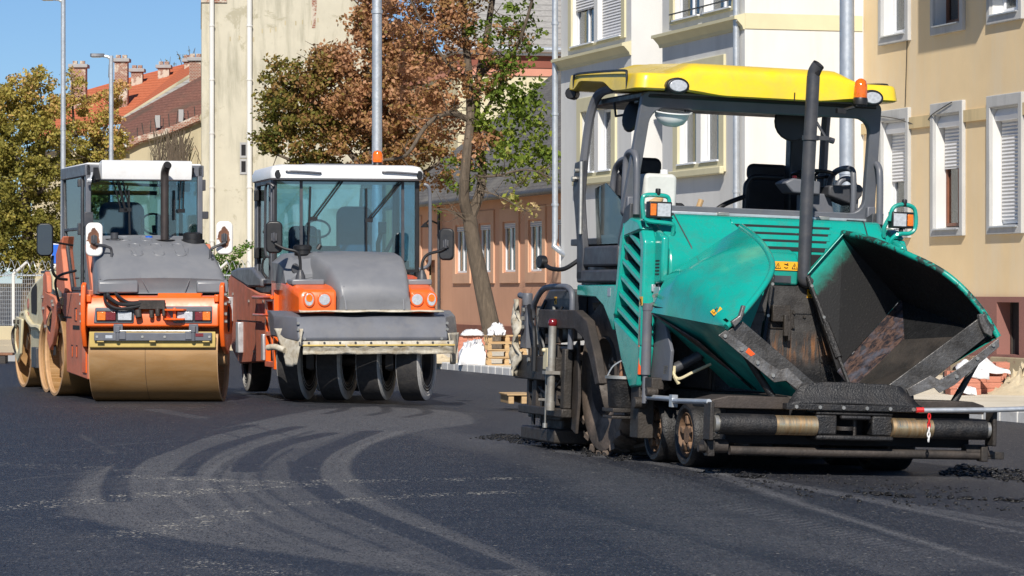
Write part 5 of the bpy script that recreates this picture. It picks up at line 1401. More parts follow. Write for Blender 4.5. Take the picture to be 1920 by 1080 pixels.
# ---- louvred side panels, fenders (both sides)
def side(s):
    mi = (lambda m: m.mirror()) if s < 0 else (lambda m: m)
    rt = empty('side_panel', (0, 0, 0)); rt.parent = pv
    x0, x1 = 1.10, 1.20
    out = [(1.82, 1.88), (1.82, 1.18), (1.90, .70), (2.02, .64), (2.32, .88), (2.56, 1.20), (2.50, 1.50), (2.42, 1.90), (2.30, 2.06), (2.0, 2.02)]
    mi(MB().prism(out, 'x', 1.0, x0)).build('backing', TE, rt, bevel=.01)
    # frame: rails around the louvre field, then slanting slats
    mi(MB().prism([(1.80, 1.86), (1.80, .98), (1.90, .95), (1.90, 1.80), (1.96, 1.95), (1.88, 1.96)], 'x', x0 - .02, x1)).build('front_rail', TE, rt, bevel=.018)
    mi(MB().prism([(2.38, 1.88), (2.46, 1.50), (2.54, 1.24), (2.60, 1.22), (2.56, 1.46), (2.47, 1.92), (2.38, 2.02)], 'x', x0 - .02, x1)).build('rear_rail', TE, rt, bevel=.018)
    mi(MB().prism([(1.80, .975), (2.60, 1.215), (2.34, .86), (2.08, .62), (1.88, .64)], 'x', x0 - .02, x1)).build('lower_skirt', TE, rt, bevel=.018)
    mi(MB().prism([(1.885, 1.965), (1.965, 1.95), (2.375, 1.90), (2.37, 2.03), (2.2, 2.07), (2.0, 2.04)], 'x', x0 - .02, x1)).build('top_rail', TE, rt, bevel=.018)
    mi(MB().add([(x0 + .004, 1.9, 1.0), (x0 + .004, 2.5, 1.2), (x0 + .004, 2.42, 1.9), (x0 + .004, 1.94, 1.92)], [(0, 1, 2, 3)])).build('louvre_void', M['dark_room'], rt, smooth=0)
    for k in range(6):
        zf = 1.06 + k * .142; zr = zf + .21; yb = 2.53 - .018 * k
        mi(MB().prism([(1.89, zf), (yb - .0, zr), (yb, zr + .05), (1.89, zf + .055)], 'x', x0 + .006, x1 - .012)).build('slat', TE, rt, bevel=.012)
    mi(MB().prism([(1.60, 1.90), (1.60, 1.52), (1.80, 1.50), (1.80, 1.96)], 'x', 1.04, 1.105)).build('corner_panel', TE, rt, bevel=.02)
    mb = MB()
    for k in range(5): mb.box(1.104, 1.108, 1.66, 1.76, 1.58 + k * .028, 1.593 + k * .028)
    mi(mb).build('corner_vent', M['dark_room'], rt, smooth=0)
    mi(MB().box(1.105, 1.112, 1.62, 1.78, 1.25, 1.48).box(1.09, 1.125, 1.78, 1.86, 1.44, 1.50)).build('panel_hinge', M['galv'], rt, bevel=.004)
    # fender
    arch = [(3.72, 1.50), (2.60, 1.50), (2.58, 1.24), (2.64, 1.10), (2.74, 1.18), (2.92, 1.31), (3.15, 1.385), (3.72, 1.40)]
    mi(MB().prism(arch, 'x', .98, 1.185)).build('fender', TE, rt, bevel=.012)
    mi(MB().box(1.186, 1.190, 2.72, 2.80, 1.40, 1.47)).build('reflector_plate', M['galv'], rt, smooth=0)
    # vertical piston with red strip
    mi(MB().tube([(1.15, 1.80, .74), (1.15, 1.80, 1.34)], .042, 14).tube([(1.15, 1.80, 1.28), (1.15, 1.80, 1.31)], .046, 14).tube([(1.15, 1.8, .5), (1.15, 1.8, .76)], .025, 10)).build('support_tube', GP, rt)
    mi(MB().box(1.17, 1.20, 1.84, 1.865, .74, 1.22)).build('reflective_strip', M['strip'], rt, smooth=0)
    mi(MB().box(1.03, 1.17, 1.90, 2.12, .2, .70).box(1.05, 1.16, 1.60, 1.92, .62, .72).tube([(1.1, 1.62, .6), (1.2, 1.62, .6)], .04, 12).tube([(1.12, 1.88, .5), (1.22, 1.88, .5)], .05, 12)).build('step_post', GR, rt, bevel=.008)
    return rt
sl_, sr_ = side(-1), side(1)
sticker(sl_, (-1.204, 1.86, 1.32), (0, -1, 0), (0, 0, 1), 1, .075, 'p')

# ---- platform, screen frame, canopy
MB().box(-1.08, 1.08, 2.3, 4.3, 1.86, 1.92).build('platform', GD, pv, bevel=.008)
MB().box(-1.0, 1.0, 2.32, 4.2, 1.2, 1.86).build('body', GD, pv, bevel=.02)
for s in (-1, 1):
    mi = (lambda m: m.mirror()) if s < 0 else (lambda m: m)
    mi(MB().box(1.0, 1.19, 2.56, 3.62, 1.66, 1.84).box(1.0, 1.20, 2.5, 3.70, 1.515, 1.63)).build('step_box', GD, pv, bevel=.02)
    mi(MB().prism([(2.30, 2.20), (2.36, 1.70), (2.62, 1.72), (2.62, 1.90), (2.46, 2.16)], 'x', 1.06, 1.17)).build('cab_side_plate', GD, pv, bevel=.01)
    gl = mi(MB().prism([(2.64, 1.86), (3.42, 1.86), (3.52, 2.36), (3.2, 2.40), (2.66, 2.20)], 'x', 1.10, 1.108)).build('side_glass', M['clear_glass'], pv, smooth=0)
    # platform rails
    mi(MB().tube(curve([(1.02, 3.30, 1.95), (1.02, 3.26, 2.42), (1.02, 3.12, 2.58), (1.02, 2.75, 2.60), (1.02, 2.66, 2.48), (1.02, 2.66, 1.95)], 6), .027, 10).tube([(1.02, 3.28, 2.1), (1.02, 2.66, 2.1)], .02, 8)).build('hand_rail', GP, pv)
    mi(MB().tube(curve([(1.12, 2.62, 2.16), (1.12, 2.60, 2.56), (1.12, 2.52, 2.64), (1.12, 2.36, 2.62), (1.12, 2.30, 2.5), (1.12, 2.28, 2.1)], 6), .03, 10)).build('entry_rail', GP, pv)
    # rear canopy post with bracket
    mi(MB().tube(curve([(1.06, 3.2, 3.24), (1.1, 3.52, 3.2), (1.13, 3.66, 3.0), (1.15, 3.74, 2.6), (1.15, 3.78, 2.35)], 6), [.042] * 25, 8)).build('rear_post', GP, pv)
    mi(MB().prism([(3.62, 2.62), (3.86, 2.60), (3.90, 2.36), (3.80, 2.10), (3.72, 1.86), (3.70, 1.55), (3.56, 1.53), (3.52, 1.80), (3.60, 2.02), (3.68, 2.3)], 'x', 1.14, 1.20)).build('post_bracket', GD, pv, bevel=.01)
    mi(MB().tube([(1.21, 3.62, 2.6), (1.21, 3.58, 1.95)], .018, 8).tube([(1.18, 3.8, 2.45), (1.24, 3.8, 2.45)], .025, 8).tube([(1.18, 3.66, 2.52), (1.26, 3.66, 2.52)], .02, 8)).build('gas_strut', M['zinc'], pv)
# windscreen frame, leaning slightly back
def lean(m, y0=2.22, k=-.26): 
    for p in m.v: p.y += (p.z - 2.1) * k; p.x *= 1.035 - .06 * (p.z - 2.1)
    return m
o_ = rrect(-.0, 2.62, 2.26, 1.08, .06); i_ = rrect(0, 2.61, 2.06, .82, .13)
o_ = [(x * (1 - .0 * (z - 2.1)), z) for x, z in o_]
fr = lean(MB().ring(o_, i_, 'y', 2.52, 2.60)).build('screen_frame', GP, pv, bevel=.012)
MB().box(-1.10, 1.10, 2.44, 2.50, 2.125, 2.15).build('hinge_strip', M['galv'], pv, bevel=.004)
MB().box(-.33, -.23, 2.40, 2.46, 2.125, 2.155).box(.6, .7, 2.40, 2.46, 2.125, 2.155).build('hood_hinge', M['zinc'], pv, bevel=.004)
for s in (-1, 1):
    MB().box(min(s * 1.07, s * 1.15), max(s * 1.07, s * 1.15), 2.44, 2.51, 2.05, 2.26).build('frame_foot', GP, pv, bevel=.012)
# canopy
def canopy():
    W_, y0, y1 = 1.20, 2.10, 4.18; cy = (y0 + y1) / 2
    base = rrect(0, 0, 2 * W_, y1 - y0, .10, 6); n0 = []
    for i in range(len(base)):
        p, q = Vector((*base[i], 0)), Vector((*base[(i + 1) % len(base)], 0)); m = max(1, int((q - p).length / .07))
        n0 += [p.lerp(q, k / m) for k in range(m)]
    sst = lambda v, a, b: max(0, min(1, (v - a) / (b - a))) ** 2 * (3 - 2 * max(0, min(1, (v - a) / (b - a))))
    def zb(x, y):
        fy = 1 - sst(y, y0, y0 + .5); fx = 1 - sst(abs(x - .02), .40, .80)
        sd = sst(abs(x), 1.05, 1.15) * (sst(y, 2.75, 3.1) - sst(y, 3.75, 3.95))
        return 3.165 - .035 * fx * fy + .10 * sst(y, 2.3, 4.3) + .075 * sd
    def zt(x, y, e):
        bul = (1 - sst(abs(x + .02), .62, .92)) * sst(y, y0 - .12, y0 + .16)
        return 3.278 + .13 * (y - y0) / 2.08 + .03 * e + (.10 * bul) * min(1, e * 1.5) - .03 * sst(y, 3.7, 4.25) * e
    rings = []
    for sc, e in ((.99, 'b'), (1.006, 'b1'), (.999, 'm'), (.992, .0), (.986, .5), (.976, .8), (.958, .94), (.92, 1), (.86, 1.03), (.78, 1.06), (.66, 1.1), (.5, 1.12), (.33, 1.14), (.16, 1.15), (.03, 1.15)):
        g = []
        for p in n0:
            x, y = p.x * sc, p.y * sc + cy
            if e == 'b': z = zb(x, y)
            elif e == 'b1': z = zb(x, y) + .012
            elif e == 'm': z = zb(x, y) * .4 + zt(x, y, 0) * .6
            else: z = zt(x, y, e)
            g.append(Vector((x, y, z)))
        rings.append(g)
    return MB().loft(rings)
cp = canopy().build('canopy', M['yellow'], pv, smooth=50)
MB().box(-1.06, 1.06, 2.25, 3.9, 3.10, 3.17).build('canopy_lining', BK, cp, bevel=.02)
for s in (-1, 1):
    q = curve([(s * 1.2, 2.40, 3.18), (s * 1.206, 2.40, 3.31), (s * 1.206, 2.46, 3.34), (s * 1.206, 2.9, 3.365), (s * 1.206, 3.5, 3.39), (s * 1.206, 3.88, 3.40), (s * 1.206, 3.95, 3.38), (s * 1.2, 3.96, 3.28)], 5)
    MB().tube(q, .011, 6).build('panel_seam', BK, cp)
    MB().tube([(s * 1.13, 4.16, 3.24), (s * 1.2, 4.06, 3.24)], .055, 12).build('work_lamp', BK, cp, bevel=.01)
MB().tube([(.22, 2.093, 3.13), (.22, 2.088, 3.2)], .006, 5).build('front_seam', BK, cp)
for x, z in ((-.86, 3.20), (.92, 3.185)):
    la = MB().prism(ellipse(x, z, .105, .072), 'y', 2.03, 2.16).build('canopy_lamp', BK, cp, bevel=.015)
    MB().prism(ellipse(x, z, .08, .05), 'y', 2.02, 2.032).build('lens', M['lens_white'], la, bevel=.008)
bc = MB().lathe([(0, 0), (.062, 0), (.066, .04), (.06, .06), (0, .06)], 20, 'z', (.80, 2.02, 3.12), closed=False).cbox((.8, 2.04, 3.12), (.1, .1, .03)).tube([(.76, 2.04, 3.1), (.66, 2.06, 3.07)], .014, 6).cbox((.64, 2.06, 3.06), (.08, .05, .04)).build('beacon', BK, pv)
MB().lathe([(.058, .0), (.06, .03), (.058, .1), (.045, .145), (.02, .165), (0, .168)], 24, 'z', (.80, 2.02, 3.18), closed=False).build('dome', M['beacon'], bc)
MB().box(-1.06, -.9, 2.5, 2.62, 3.07, 3.1).build('canopy_clip', BK, cp, bevel=.01)
# mirror under the canopy, central column
MB().tube([(-1.02, 3.0, 3.2), (-1.02, 2.95, 3.08)], .014, 6).prism(ellipse(0, 0, .05, .13), 'x', -.02, .02).v
mr = MB().loft([[Vector((x, a * .10, b * .15)) for a, b in ellipse(0, 0, 1, 1, 18)] if False else [Vector((x, .09 * r_ * math.cos(2 * PI * k / 18), .15 * r_ * math.sin(2 * PI * k / 18))) for k in range(18)] for x, r_ in ((-.03, .55), (-.015, .95), (.0, 1), (.02, .98))]); mr.rot(ry=R(18), rz=R(38)); mr.move((-1.0, 2.86, 2.98))
mr.tube([(-1.0, 2.9, 3.0), (-1.1, 3.0, 2.98), (-1.1, 3.05, 3.1)], .012, 6).build('cab_mirror', BK, pv)
MB().box(.70, .84, 3.4, 3.54, 1.92, 3.2).build('centre_post', BK, pv, bevel=.015)
MB().lathe([(0, -.02), (.16, -.02), (.17, .0), (.12, .07), (0, .09)], 20, 'y', (.40, 2.6, 2.98), closed=False).build('work_mirror', BK, pv)

# ---- operator stand
def seat(x, y):
    st = empty('seat', (x, y, 1.56)); st.parent = pv
    MB().prism([(-.25, .36), (.22, .40), (.24, .52), (-.2, .50), (-.28, .44)], 'x', -.24, .24).build('cushion', M['black_seat'], st, bevel=.05, seg=3)
    MB().prism(rrect(0, .72, .46, .52, .1), 'y', .16, .26).build('backrest', M['black_seat'], st, bevel=.04, seg=3)
    MB().prism(rrect(0, 1.02, .40, .16, .06), 'y', .17, .25).build('headrest', M['black_seat'], st, bevel=.03, seg=3)
    MB().box(-.32, -.26, -.2, .2, .5, .56).build('armrest', M['black_seat'], st, bevel=.02)
seat(.60, 3.5); seat(-.68, 3.35)
# handrails, console, wheel
MB().tube(curve([(.24, 3.3, 1.94), (.24, 3.3, 2.36), (.27, 3.3, 2.48), (.34, 3.3, 2.52), (.6, 3.3, 2.52)], 6), .024, 10).tube(curve([(-.08, 3.2, 1.94), (-.08, 3.2, 2.16), (-.0, 3.2, 2.25), (.24, 3.3, 2.34)], 6), .022, 10).tube(curve([(-.66, 2.7, 1.95), (-.65, 2.7, 2.18), (-.6, 2.7, 2.21), (-.55, 2.7, 2.18), (-.55, 2.7, 1.95)], 4), .02, 8).build('platform_rail', BK, pv)
MB().prism([(.66, 1.92), (.66, 2.38), (.92, 2.38), (.99, 2.1), (.96, 1.92)], 'y', 2.95, 3.12).prism([(.52, 2.37), (.78, 2.36), (.78, 2.48), (.52, 2.50), (.44, 2.46)], 'y', 2.84, 3.12).build('console', GP, pv, bevel=.015)
cn = MB().prism([(.86, 2.36), (1.10, 2.28), (1.18, 2.37), (1.19, 2.44), (1.16, 2.47), (.86, 2.45)], 'y', 2.84, 3.10).build('control_panel', GD, pv, bevel=.015)
MB().lathe([(0, 0), (.022, 0), (.022, .035), (0, .04)], 12, 'z', (.56, 2.92, 2.49), closed=False).build('stop_button', M['red'], pv)
sw = MB(); c0 = Vector((.84, 3.2, 2.56)); pts = [Vector((.18 * math.cos(2 * PI * k / 28), .18 * math.sin(2 * PI * k / 28), 0)) for k in range(28)]
sw.tube(pts, .017, 8, closed=True)
for k in range(3):
    a = 2 * PI * k / 3 + .5; sw.tube([(0, 0, -.03), (.17 * math.cos(a), .17 * math.sin(a), 0)], .014, 6)
sw.tube([(0, 0, -.03), (0, .03, -.2)], .035, 10); sw.rot(rx=R(-8)); sw.move(c0); sw.build('steering_wheel', BK, pv)
MB().tube(curve([(1.11, 2.9, 1.94), (1.14, 2.9, 2.3), (1.13, 2.9, 2.46), (1.06, 2.9, 2.52), (.98, 2.9, 2.48), (.96, 2.9, 2.36)], 6), .026, 10).build('grab_rail', GP, pv)

# ---- exhaust
ex = MB().tube([(.135, 1.52, 1.62), (.14, 1.52, 2.3), (.165, 1.52, 3.30)], .056, 20).tube(curve([(.165, 1.52, 3.29), (.168, 1.517, 3.33), (.18, 1.50, 3.37), (.195, 1.48, 3.40)], 4), .054, 20, cap=False)
ex.tube(curve([(.135, 1.52, 1.66), (.138, 1.52, 1.60), (.16, 1.53, 1.57), (.20, 1.55, 1.57), (.27, 1.62, 1.60)], 5), .058, 18)
e_ = ex.build('exhaust', GD, pv)
MB().tube([(.17, 1.515, 3.31), (.194, 1.482, 3.398)], .047, 18).build('exhaust_mouth', M['dark_room'], e_)
MB().lathe([(.058, -.02), (.07, -.02), (.07, .02), (.058, .02)], 20, 'z', (.155, 1.52, 2.78)).box(.2, .32, 1.5, 1.54, 2.765, 2.80).tube([(.3, 1.52, 2.78), (.2, 1.56, 2.95)], .012, 6).tube([(.32, 1.5, 2.77), (.36, 1.5, 2.76)], .025, 8).build('exhaust_clamp', GD, e_)

# ---- guarded lamps on the hood
for s in (-1, 1):
    mi = (lambda m: m.mirror()) if s < 0 else (lambda m: m)
    gd_ = mi(MB().tube(curve([(1.01, 1.90, 1.98), (1.0, 1.88, 2.06), (1.05, 1.86, 2.17), (1.05, 1.85, 2.19), (1.05, 1.84, 2.21)] if s > 0 else [(.93, 1.86, 1.92), (.93, 1.84, 2.0), (.98, 1.83, 2.02), (1.14, 1.83, 2.03), (1.20, 1.83, 2.05)], 5), .019, 8)
             .tube(curve([(1.03, 1.84, 2.12), (1.05, 1.83, 2.22), (1.11, 1.83, 2.26), (1.20, 1.83, 2.26), (1.26, 1.83, 2.22), (1.27, 1.83, 2.08), (1.22, 1.83, 2.02), (1.12, 1.83, 2.01), (1.06, 1.85, 1.96), (1.05, 1.88, 1.88)] if s > 0 else [(1.20, 1.83, 2.05), (1.215, 1.83, 2.20), (1.18, 1.83, 2.25), (1.02, 1.83, 2.25), (.98, 1.83, 2.22), (.98, 1.83, 2.16)], 5), .019, 8)).build('lamp_guard', TE, pv)
    cx = 1.14 if s > 0 else 1.06
    lb = mi(MB().box(cx - .1, cx + .1, 1.80, 1.90, 2.06, 2.20).tube([(cx, 1.84, 2.0), (cx, 1.84, 2.06)], .02, 8).tube([(cx + .02, 1.83, 2.25), (cx + .02, 1.83, 2.31)], .024, 8)).build('hood_lamp', BK, gd_, bevel=.012)
    mi(MB().box(cx - .088, cx + .03, 1.795, 1.80, 2.075, 2.185)).build('lens', M['lens_white'], lb, bevel=.004)
    mi(MB().box(cx + .04, cx + .092, 1.793, 1.80, 2.08, 2.18)).build('indicator_lens', M['lens_amber'], lb, bevel=.004)
MB().tube([(-.9, 2.02, 2.09), (-.9, 1.98, 2.1)], .012, 6).build('hood_latch', BK, pv)

# ---- tow arms and screed
sc = empty('screed', (0, 0, 0)); sc.parent = pv
for s in (-1, 1):
    mi = (lambda m: m.mirror()) if s < 0 else (lambda m: m)
    c = [(4.6, 1.18), (3.25, 1.22), (2.98, 1.14), (2.78, .86), (2.62, .58), (2.48, .58), (2.60, .92), (2.86, 1.05), (3.1, 1.04), (4.6, 1.0)]
    c = [(4.6, 1.20), (3.3, 1.22), (3.0, 1.12), (2.74, .80), (2.58, .50), (2.42, .50), (2.56, .84), (2.80, 1.24)]
    c = [(4.5, 1.27), (3.35, 1.27), (3.0, 1.18), (2.74, .88), (2.58, .64), (2.69, .62), (2.86, .82), (3.08, 1.02), (3.35, 1.10), (4.5, 1.10)]
    mi(MB().prism(c, 'x', 1.23, 1.31)).build('tow_arm', RS, sc, bevel=.01)
    mi(MB().prism([(4.3, .95), (4.02, .55), (3.95, .3), (4.1, .26), (5.1, .26), (5.1, .95)], 'x', 1.10, 1.2)).build('end_gate', GR, sc, bevel=.01)
    mi(MB().box(1.20, 1.32, 3.95, 5.2, .62, .84).box(1.2, 1.3, 3.7, 5.1, .30, .38).box(1.2, 1.28, 3.72, 3.82, .38, .92).box(1.2, 1.28, 4.2, 4.3, .38, .62).tube([(1.22, 4.6, .84), (1.22, 4.6, 1.2)], .04, 10)).build('side_beam', GR, sc, bevel=.012)
    mi(MB().prism([(3.95, 1.46), (3.95, 1.0), (5.0, .95), (5.06, 1.2), (4.6, 1.46)], 'x', 1.0, 1.18)).build('control_housing', GD, sc, bevel=.02)
    mi(MB().tube(curve([(1.26, 3.62, .92), (1.26, 3.60, 1.36), (1.26, 3.70, 1.46), (1.26, 3.95, 1.48), (1.26, 4.5, 1.46), (1.26, 4.8, 1.32), (1.24, 4.9, 1.2)], 6), .027, 10)).build('screed_rail', GP, sc)
    jk = mi(MB().tube([(1.34, 3.92, .40), (1.34, 3.92, 1.12)], .036, 14).tube([(1.34, 3.92, .36), (1.34, 3.92, .44)], .042, 14).cbox((1.34, 3.92, .70), (.14, .1, .03)).tube([(1.3, 3.98, .45), (1.4, 4.08, .45)], .014, 6)).build('jack_tube', M['dull_zinc'], sc)
    mi(MB().lathe([(0, -.04), (.03, -.035), (.042, -.015), (.044, 0), (.042, .015), (.03, .035), (0, .04)], 16, 'z', (1.34, 3.92, 1.15), closed=False)).build('reflector', M['lens_red'], jk)
    mi(MB().box(1.22, 1.30, 4.9, 5.1, .9, 1.30).tube([(1.27, 5.0, 1.3), (1.27, 5.0, 1.42)], .05, 10).tube([(1.27, 5.04, 1.38), (1.27, 5.26, 1.40)], .03, 8)).build('height_adjuster', GP, sc, bevel=.01)
    mi(MB().bolts([(1.31, 4.96, 1.1 + k * .08) for k in range(3)] + [(1.32, 5.1, .7), (1.32, 5.1, .8), (1.32, 4.7, .8)], .022, .02, (1, 0, 0))).build('screed_bolt', M['zinc'], sc)
    mi(MB().tube(curve([(1.28, 4.9, 1.3), (1.32, 4.7, 1.16), (1.33, 4.55, 1.08), (1.33, 4.5, .9)], 5), .022, 8).tube([(1.33, 4.5, .92), (1.33, 4.5, .7)], .03, 8).tube([(1.22, 5.1, .92), (1.22, 3.7, .92)], .028, 8)).build('cable_set', BK, sc)
    mi(MB().tube([(1.36, 4.0, .75), (1.36, 4.0, .24)], .008, 5).tube([(1.36, 4.0, .24), (1.36, 4.0, .2)], .022, 8)).build('plumb_rod', M['zinc'], sc)
    mi(MB().cbox((1.33, 4.08, .82), (.05, .14, .2)).tube([(1.3, 4.1, .9), (1.38, 4.1, .9)], .02, 6)).build('clamp_plate', M['cream'], sc, bevel=.01)
for s in (-1, 1):
    mi = (lambda m: m.mirror()) if s < 0 else (lambda m: m)
    mi(MB().tube([(1.16, 4.55, .62), (1.16, 4.55, 1.25)], .035, 10).tube([(1.2, 4.35, .84), (1.2, 4.35, 1.3)], .02, 8).tube([(1.19, 4.8, .84), (1.19, 4.8, 1.3)], .045, 10)).build('screed_cylinder', M['dull_zinc'], sc)
    mi(MB().tube(curve([(1.2, 4.1, 1.3), (1.27, 4.16, 1.1), (1.24, 4.2, .8), (1.22, 4.3, .6)], 5), .014, 6).tube(curve([(1.18, 4.7, 1.36), (1.26, 4.66, 1.15), (1.25, 4.5, .95), (1.2, 4.45, .7)], 5), .016, 6).tube(curve([(1.2, 3.75, .8), (1.26, 3.9, .62), (1.28, 4.2, .5), (1.25, 4.6, .56)], 5), .013, 6).tube([(1.25, 4.5, .56), (1.25, 4.5, .2)], .012, 6).tube([(1.25, 4.75, .6), (1.25, 4.75, .2)], .02, 6)).build('screed_hose', BK, sc)
    mi(MB().box(1.2, 1.26, 4.0, 4.06, .4, .95).box(1.2, 1.25, 3.86, 5.0, .46, .50).box(1.2, 1.27, 4.62, 4.72, .3, .62).box(1.2, 1.26, 4.9, 4.96, .3, .95).cbox((1.24, 4.3, 1.0), (.05, .2, .1)).cbox((1.25, 4.0, 1.05), (.04, .08, .16))).build('screed_bracket', RS, sc, bevel=.006)
    mi(MB().prism([(3.7, 1.0), (3.62, .5), (3.68, .16), (3.82, .2), (3.8, .95)], 'x', 1.14, 1.17)).build('deflector_plate', RS, sc, bevel=.006)
MB().box(-1.12, 1.12, 4.25, 5.0, .12, .95).build('screed_body' , GR, sc, bevel=.02)
MB().box(-1.24, 1.24, 4.1, 5.2, .05, .18).build('screed_plate', GR, sc, bevel=.02)
rs_ = np.random.default_rng(4); g = []
for i in range(15):
    z = 1.36 - .72 * i / 14; ww = .07 + .035 * math.sin(i * 1.3) + .02 * rs_.normal()
    g.append([Vector((-1.36 - .03 * math.sin(i + j), 5.05 + ww * (j / 5 - .5) * 2 + .01 * rs_.normal(), z)) for j in range(6)])
MB().sheet(g).build('tape_wrap', M['canvas'], sc, smooth=60, solid=.02)
sticker(sc, (-1.182, 4.42, 1.32), (0, -1, 0), (0, 0, 1), 1, .07, 'p'); sticker(sc, (-1.182, 4.40, 1.02), (0, -1, 0), (0, 0, 1), 1, .09, 'p')
MB().tube(curve([(-1.15, 3.72, 1.74), (-1.28, 3.80, 1.64), (-1.36, 3.96, 1.64), (-1.38, 4.1, 1.68)], 5), .022, 8).prism(ellipse(4.16, 1.70, .1, .06), 'x', -1.42, -1.36).build('side_mirror', BK, pv, bevel=.01)

# ---- loose things the crew left on the machine: things of their own
def pvw(p):
    return Matrix.Rotation(YAW, 4, 'Z') @ Matrix.Rotation(.033, 4, 'Y') @ Vector(p) + P0
def on_paver(name, p, label, cat, rz=0):
    return tag(empty(name, pvw(p), YAW + rz, .033), label, cat)
e = on_paver('bucket', (-1.16, 2.36, .44), 'black tar stained bucket hung beside the rear wheel of the paver', 'bucket')
MB().lathe([(0, 0), (.115, 0), (.125, .02), (.145, .25), (.155, .27), (.14, .27), (.11, .03), (0, .03)], 28, 'z', closed=False).build('body', M['bitumen'], e)
MB().lathe([(.145, .25), (.16, .25), (.16, .275), (.145, .275)], 28, 'z').build('rim', M['zinc'], e)
MB().tube(curve([(-.15, 0, .26), (-.1, -.02, .36), (.02, -.03, .42), (.12, -.02, .38), (.15, 0, .27)], 5), .006, 5).build('handle', M['galv'], e)
MB().box(-1.3, -1.05, 2.2, 2.5, .405, .44).box(-1.3, -1.05, 2.22, 2.48, .35, .375).build('bucket_shelf', GR, pv, bevel=.006)
e = tag(MB().tube([(-1.17, 2.42, .48), (-1.14, 2.46, 1.02)], .018, 8).build('tool_handle', M['wood_brown'], None), 'brown wooden tool handle standing in the black bucket', 'tool handle')
e.location = P0; e.rotation_euler = (0, .033, YAW)
e = on_paver('canister', (-.80, 2.72, 1.925), 'milky white plastic canister standing on the paver platform', 'canister')
MB().prism(rrect(0, .275, .30, .55, .05), 'y', -.13, .13).build('body', M['hdpe'], e, bevel=.03, seg=3)
MB().lathe([(0, 0), (.035, 0), (.035, .04), (0, .045)], 14, 'z', (.07, 0, .55), closed=False).build('cap', M['white'], e)
e = on_paver('hard_hat', (-.80, 2.35, 3.0), 'white hard hat hanging upside down under the canopy lamp', 'hard hat')
m = MB()
m.lathe([(.15, .0), (.145, -.05), (.11, -.1), (.06, -.125), (0, -.13)], 24, 'z', closed=False).lathe([(.148, .0), (.175, .01), (.176, .0), (.148, -.012)], 24, 'z')
m.rot(rx=R(12)); m.build('shell', M['white'], e)
MB().tube(curve([(-.12, 0, .0), (-.1, 0, .07), (0, 0, .1), (.1, 0, .07), (.12, 0, .0)], 4), .008, 5).build('strap', BK, e)
e = on_paver('tool_handle', (-.48, 2.75, 1.94), 'short wooden handle leaning beside the black rail on the platform', 'tool handle')
MB().tube([(0, 0, 0), (.11, 0, .33)], .026, 8).build('shaft', M['wood'], e)
e = on_paver('work_glove', (-.86, 2.62, 2.2), 'tan leather gloves lying beside the white canister', 'work gloves')
m = MB(); m.loft([[Vector((a * w_, b * .05, c)) for a, b in ellipse(0, 0, 1, 1, 10)] for c, w_ in ((-.1, .03), (-.08, .06), (0, .07), (.06, .055), (.1, .02))]); m.rot(ry=R(50)); m.build('glove', M['wood'], e, smooth=60)
e = on_paver('cable_coil', (-1.04, 3.1, 2.1), 'yellow cable coil hanging on the paver hand rail', 'cable coil')
m = MB()
for k in range(3):
    m.tube([(.01 * k, .09 * math.cos(2 * PI * i / 16), .17 * math.sin(2 * PI * i / 16) - .02 * k) for i in range(16)], .012, 6, closed=True)
m.build('loop', M['scraper'], e)

# ================================================================== road rollers
OR, OO, HP, DR = M['orange'], M['orange_old'], M['grey_plastic'], M['drum']
def drum(root, R0, hw, rz, loc, name='drum', mat=DR):
    d = empty(name, loc, rz); d.parent = root
    MB().lathe([(R0, -hw), (R0, hw), (R0 - .035, hw), (R0 - .035, -hw)], 72, 'x').build('shell', mat, d)
    MB().lathe([(R0 - .001, -.004), (R0 + .0015, 0), (R0 - .001, .004)], 72, 'x', (-hw * .12, 0, 0)).build('weld_seam', M['grime'], d)
    for s in (-1, 1):
        MB().lathe([(R0 - .034, s * (hw - .004)), (R0 - .034, s * (hw - .20)), (.2, s * (hw - .24)), (.17, s * (hw - .14)), (0, s * (hw - .14))], 48, 'x', closed=False).build('end_plate', M['drum_dust'], d)
        MB().lathe([(R0 + .001, s * hw), (R0 - .036, s * (hw + .002)), (R0 - .05, s * (hw - .02)), (R0 - .036, s * (hw - .06)), (R0 + .001, s * (hw - .006))], 72, 'x').build('rim', M['drum_dust'], d)
        mb = MB()
        for k in range(3):
            a = 2 * PI * k / 3 + .5; mb.cbox((s * (hw - .16), .3 * math.cos(a), .3 * math.sin(a)), (.08, .10, .26), rx=a)
        mb.build('hub_bracket', M['drum_dust'], d, bevel=.015)
    return d
def wiper(root, p0, p1, blade, name='wiper', r=.011):
    """two-bar arm from p0 to p1, blade from blade[0] to blade[1]"""
    p0, p1 = Vector(p0), Vector(p1); o = Vector((.05, 0, .012))
    m = MB().tube([p0, p1], r, 6).tube([p0 + o, p1 + o], r, 6).cbox(p1 + o * .5, (.1, .03, .05)).tube(blade, .010, 5).tube([Vector(b) + Vector((0, .015, 0)) for b in blade], .015, 4)
    return m.build(name, M['black'], root)
def mirror_head(root, c, w_, h_, mat, rz=0, face=1, name='mirror', tilt=0):
    """rounded mirror housing; face=+1 shows its back to the front"""
    o = empty(name, c, rz, 0, tilt); o.parent = root
    MB().prism(rrect(0, 0, w_, h_, w_ * .32, 6), 'y', -.045, .03).build('shell', mat, o, bevel=.022, seg=3)
    y = .032 if face > 0 else -.048
    MB().prism(rrect(0, 0, w_ * .86, h_ * .92, w_ * .27, 6), 'y', y, y + .004 * face).build('mirror_glass', M['chrome'], o)
    if face > 0: MB().box(-.04, .04, -.075, -.046, -.05, .05).tube([(0, -.07, -.06), (0, -.07, .06)], .022, 8).build('mount', M['grey_dark'], o, bevel=.006)
    return o
def lamp_pair(root, x0, z0, y, order):
    return None

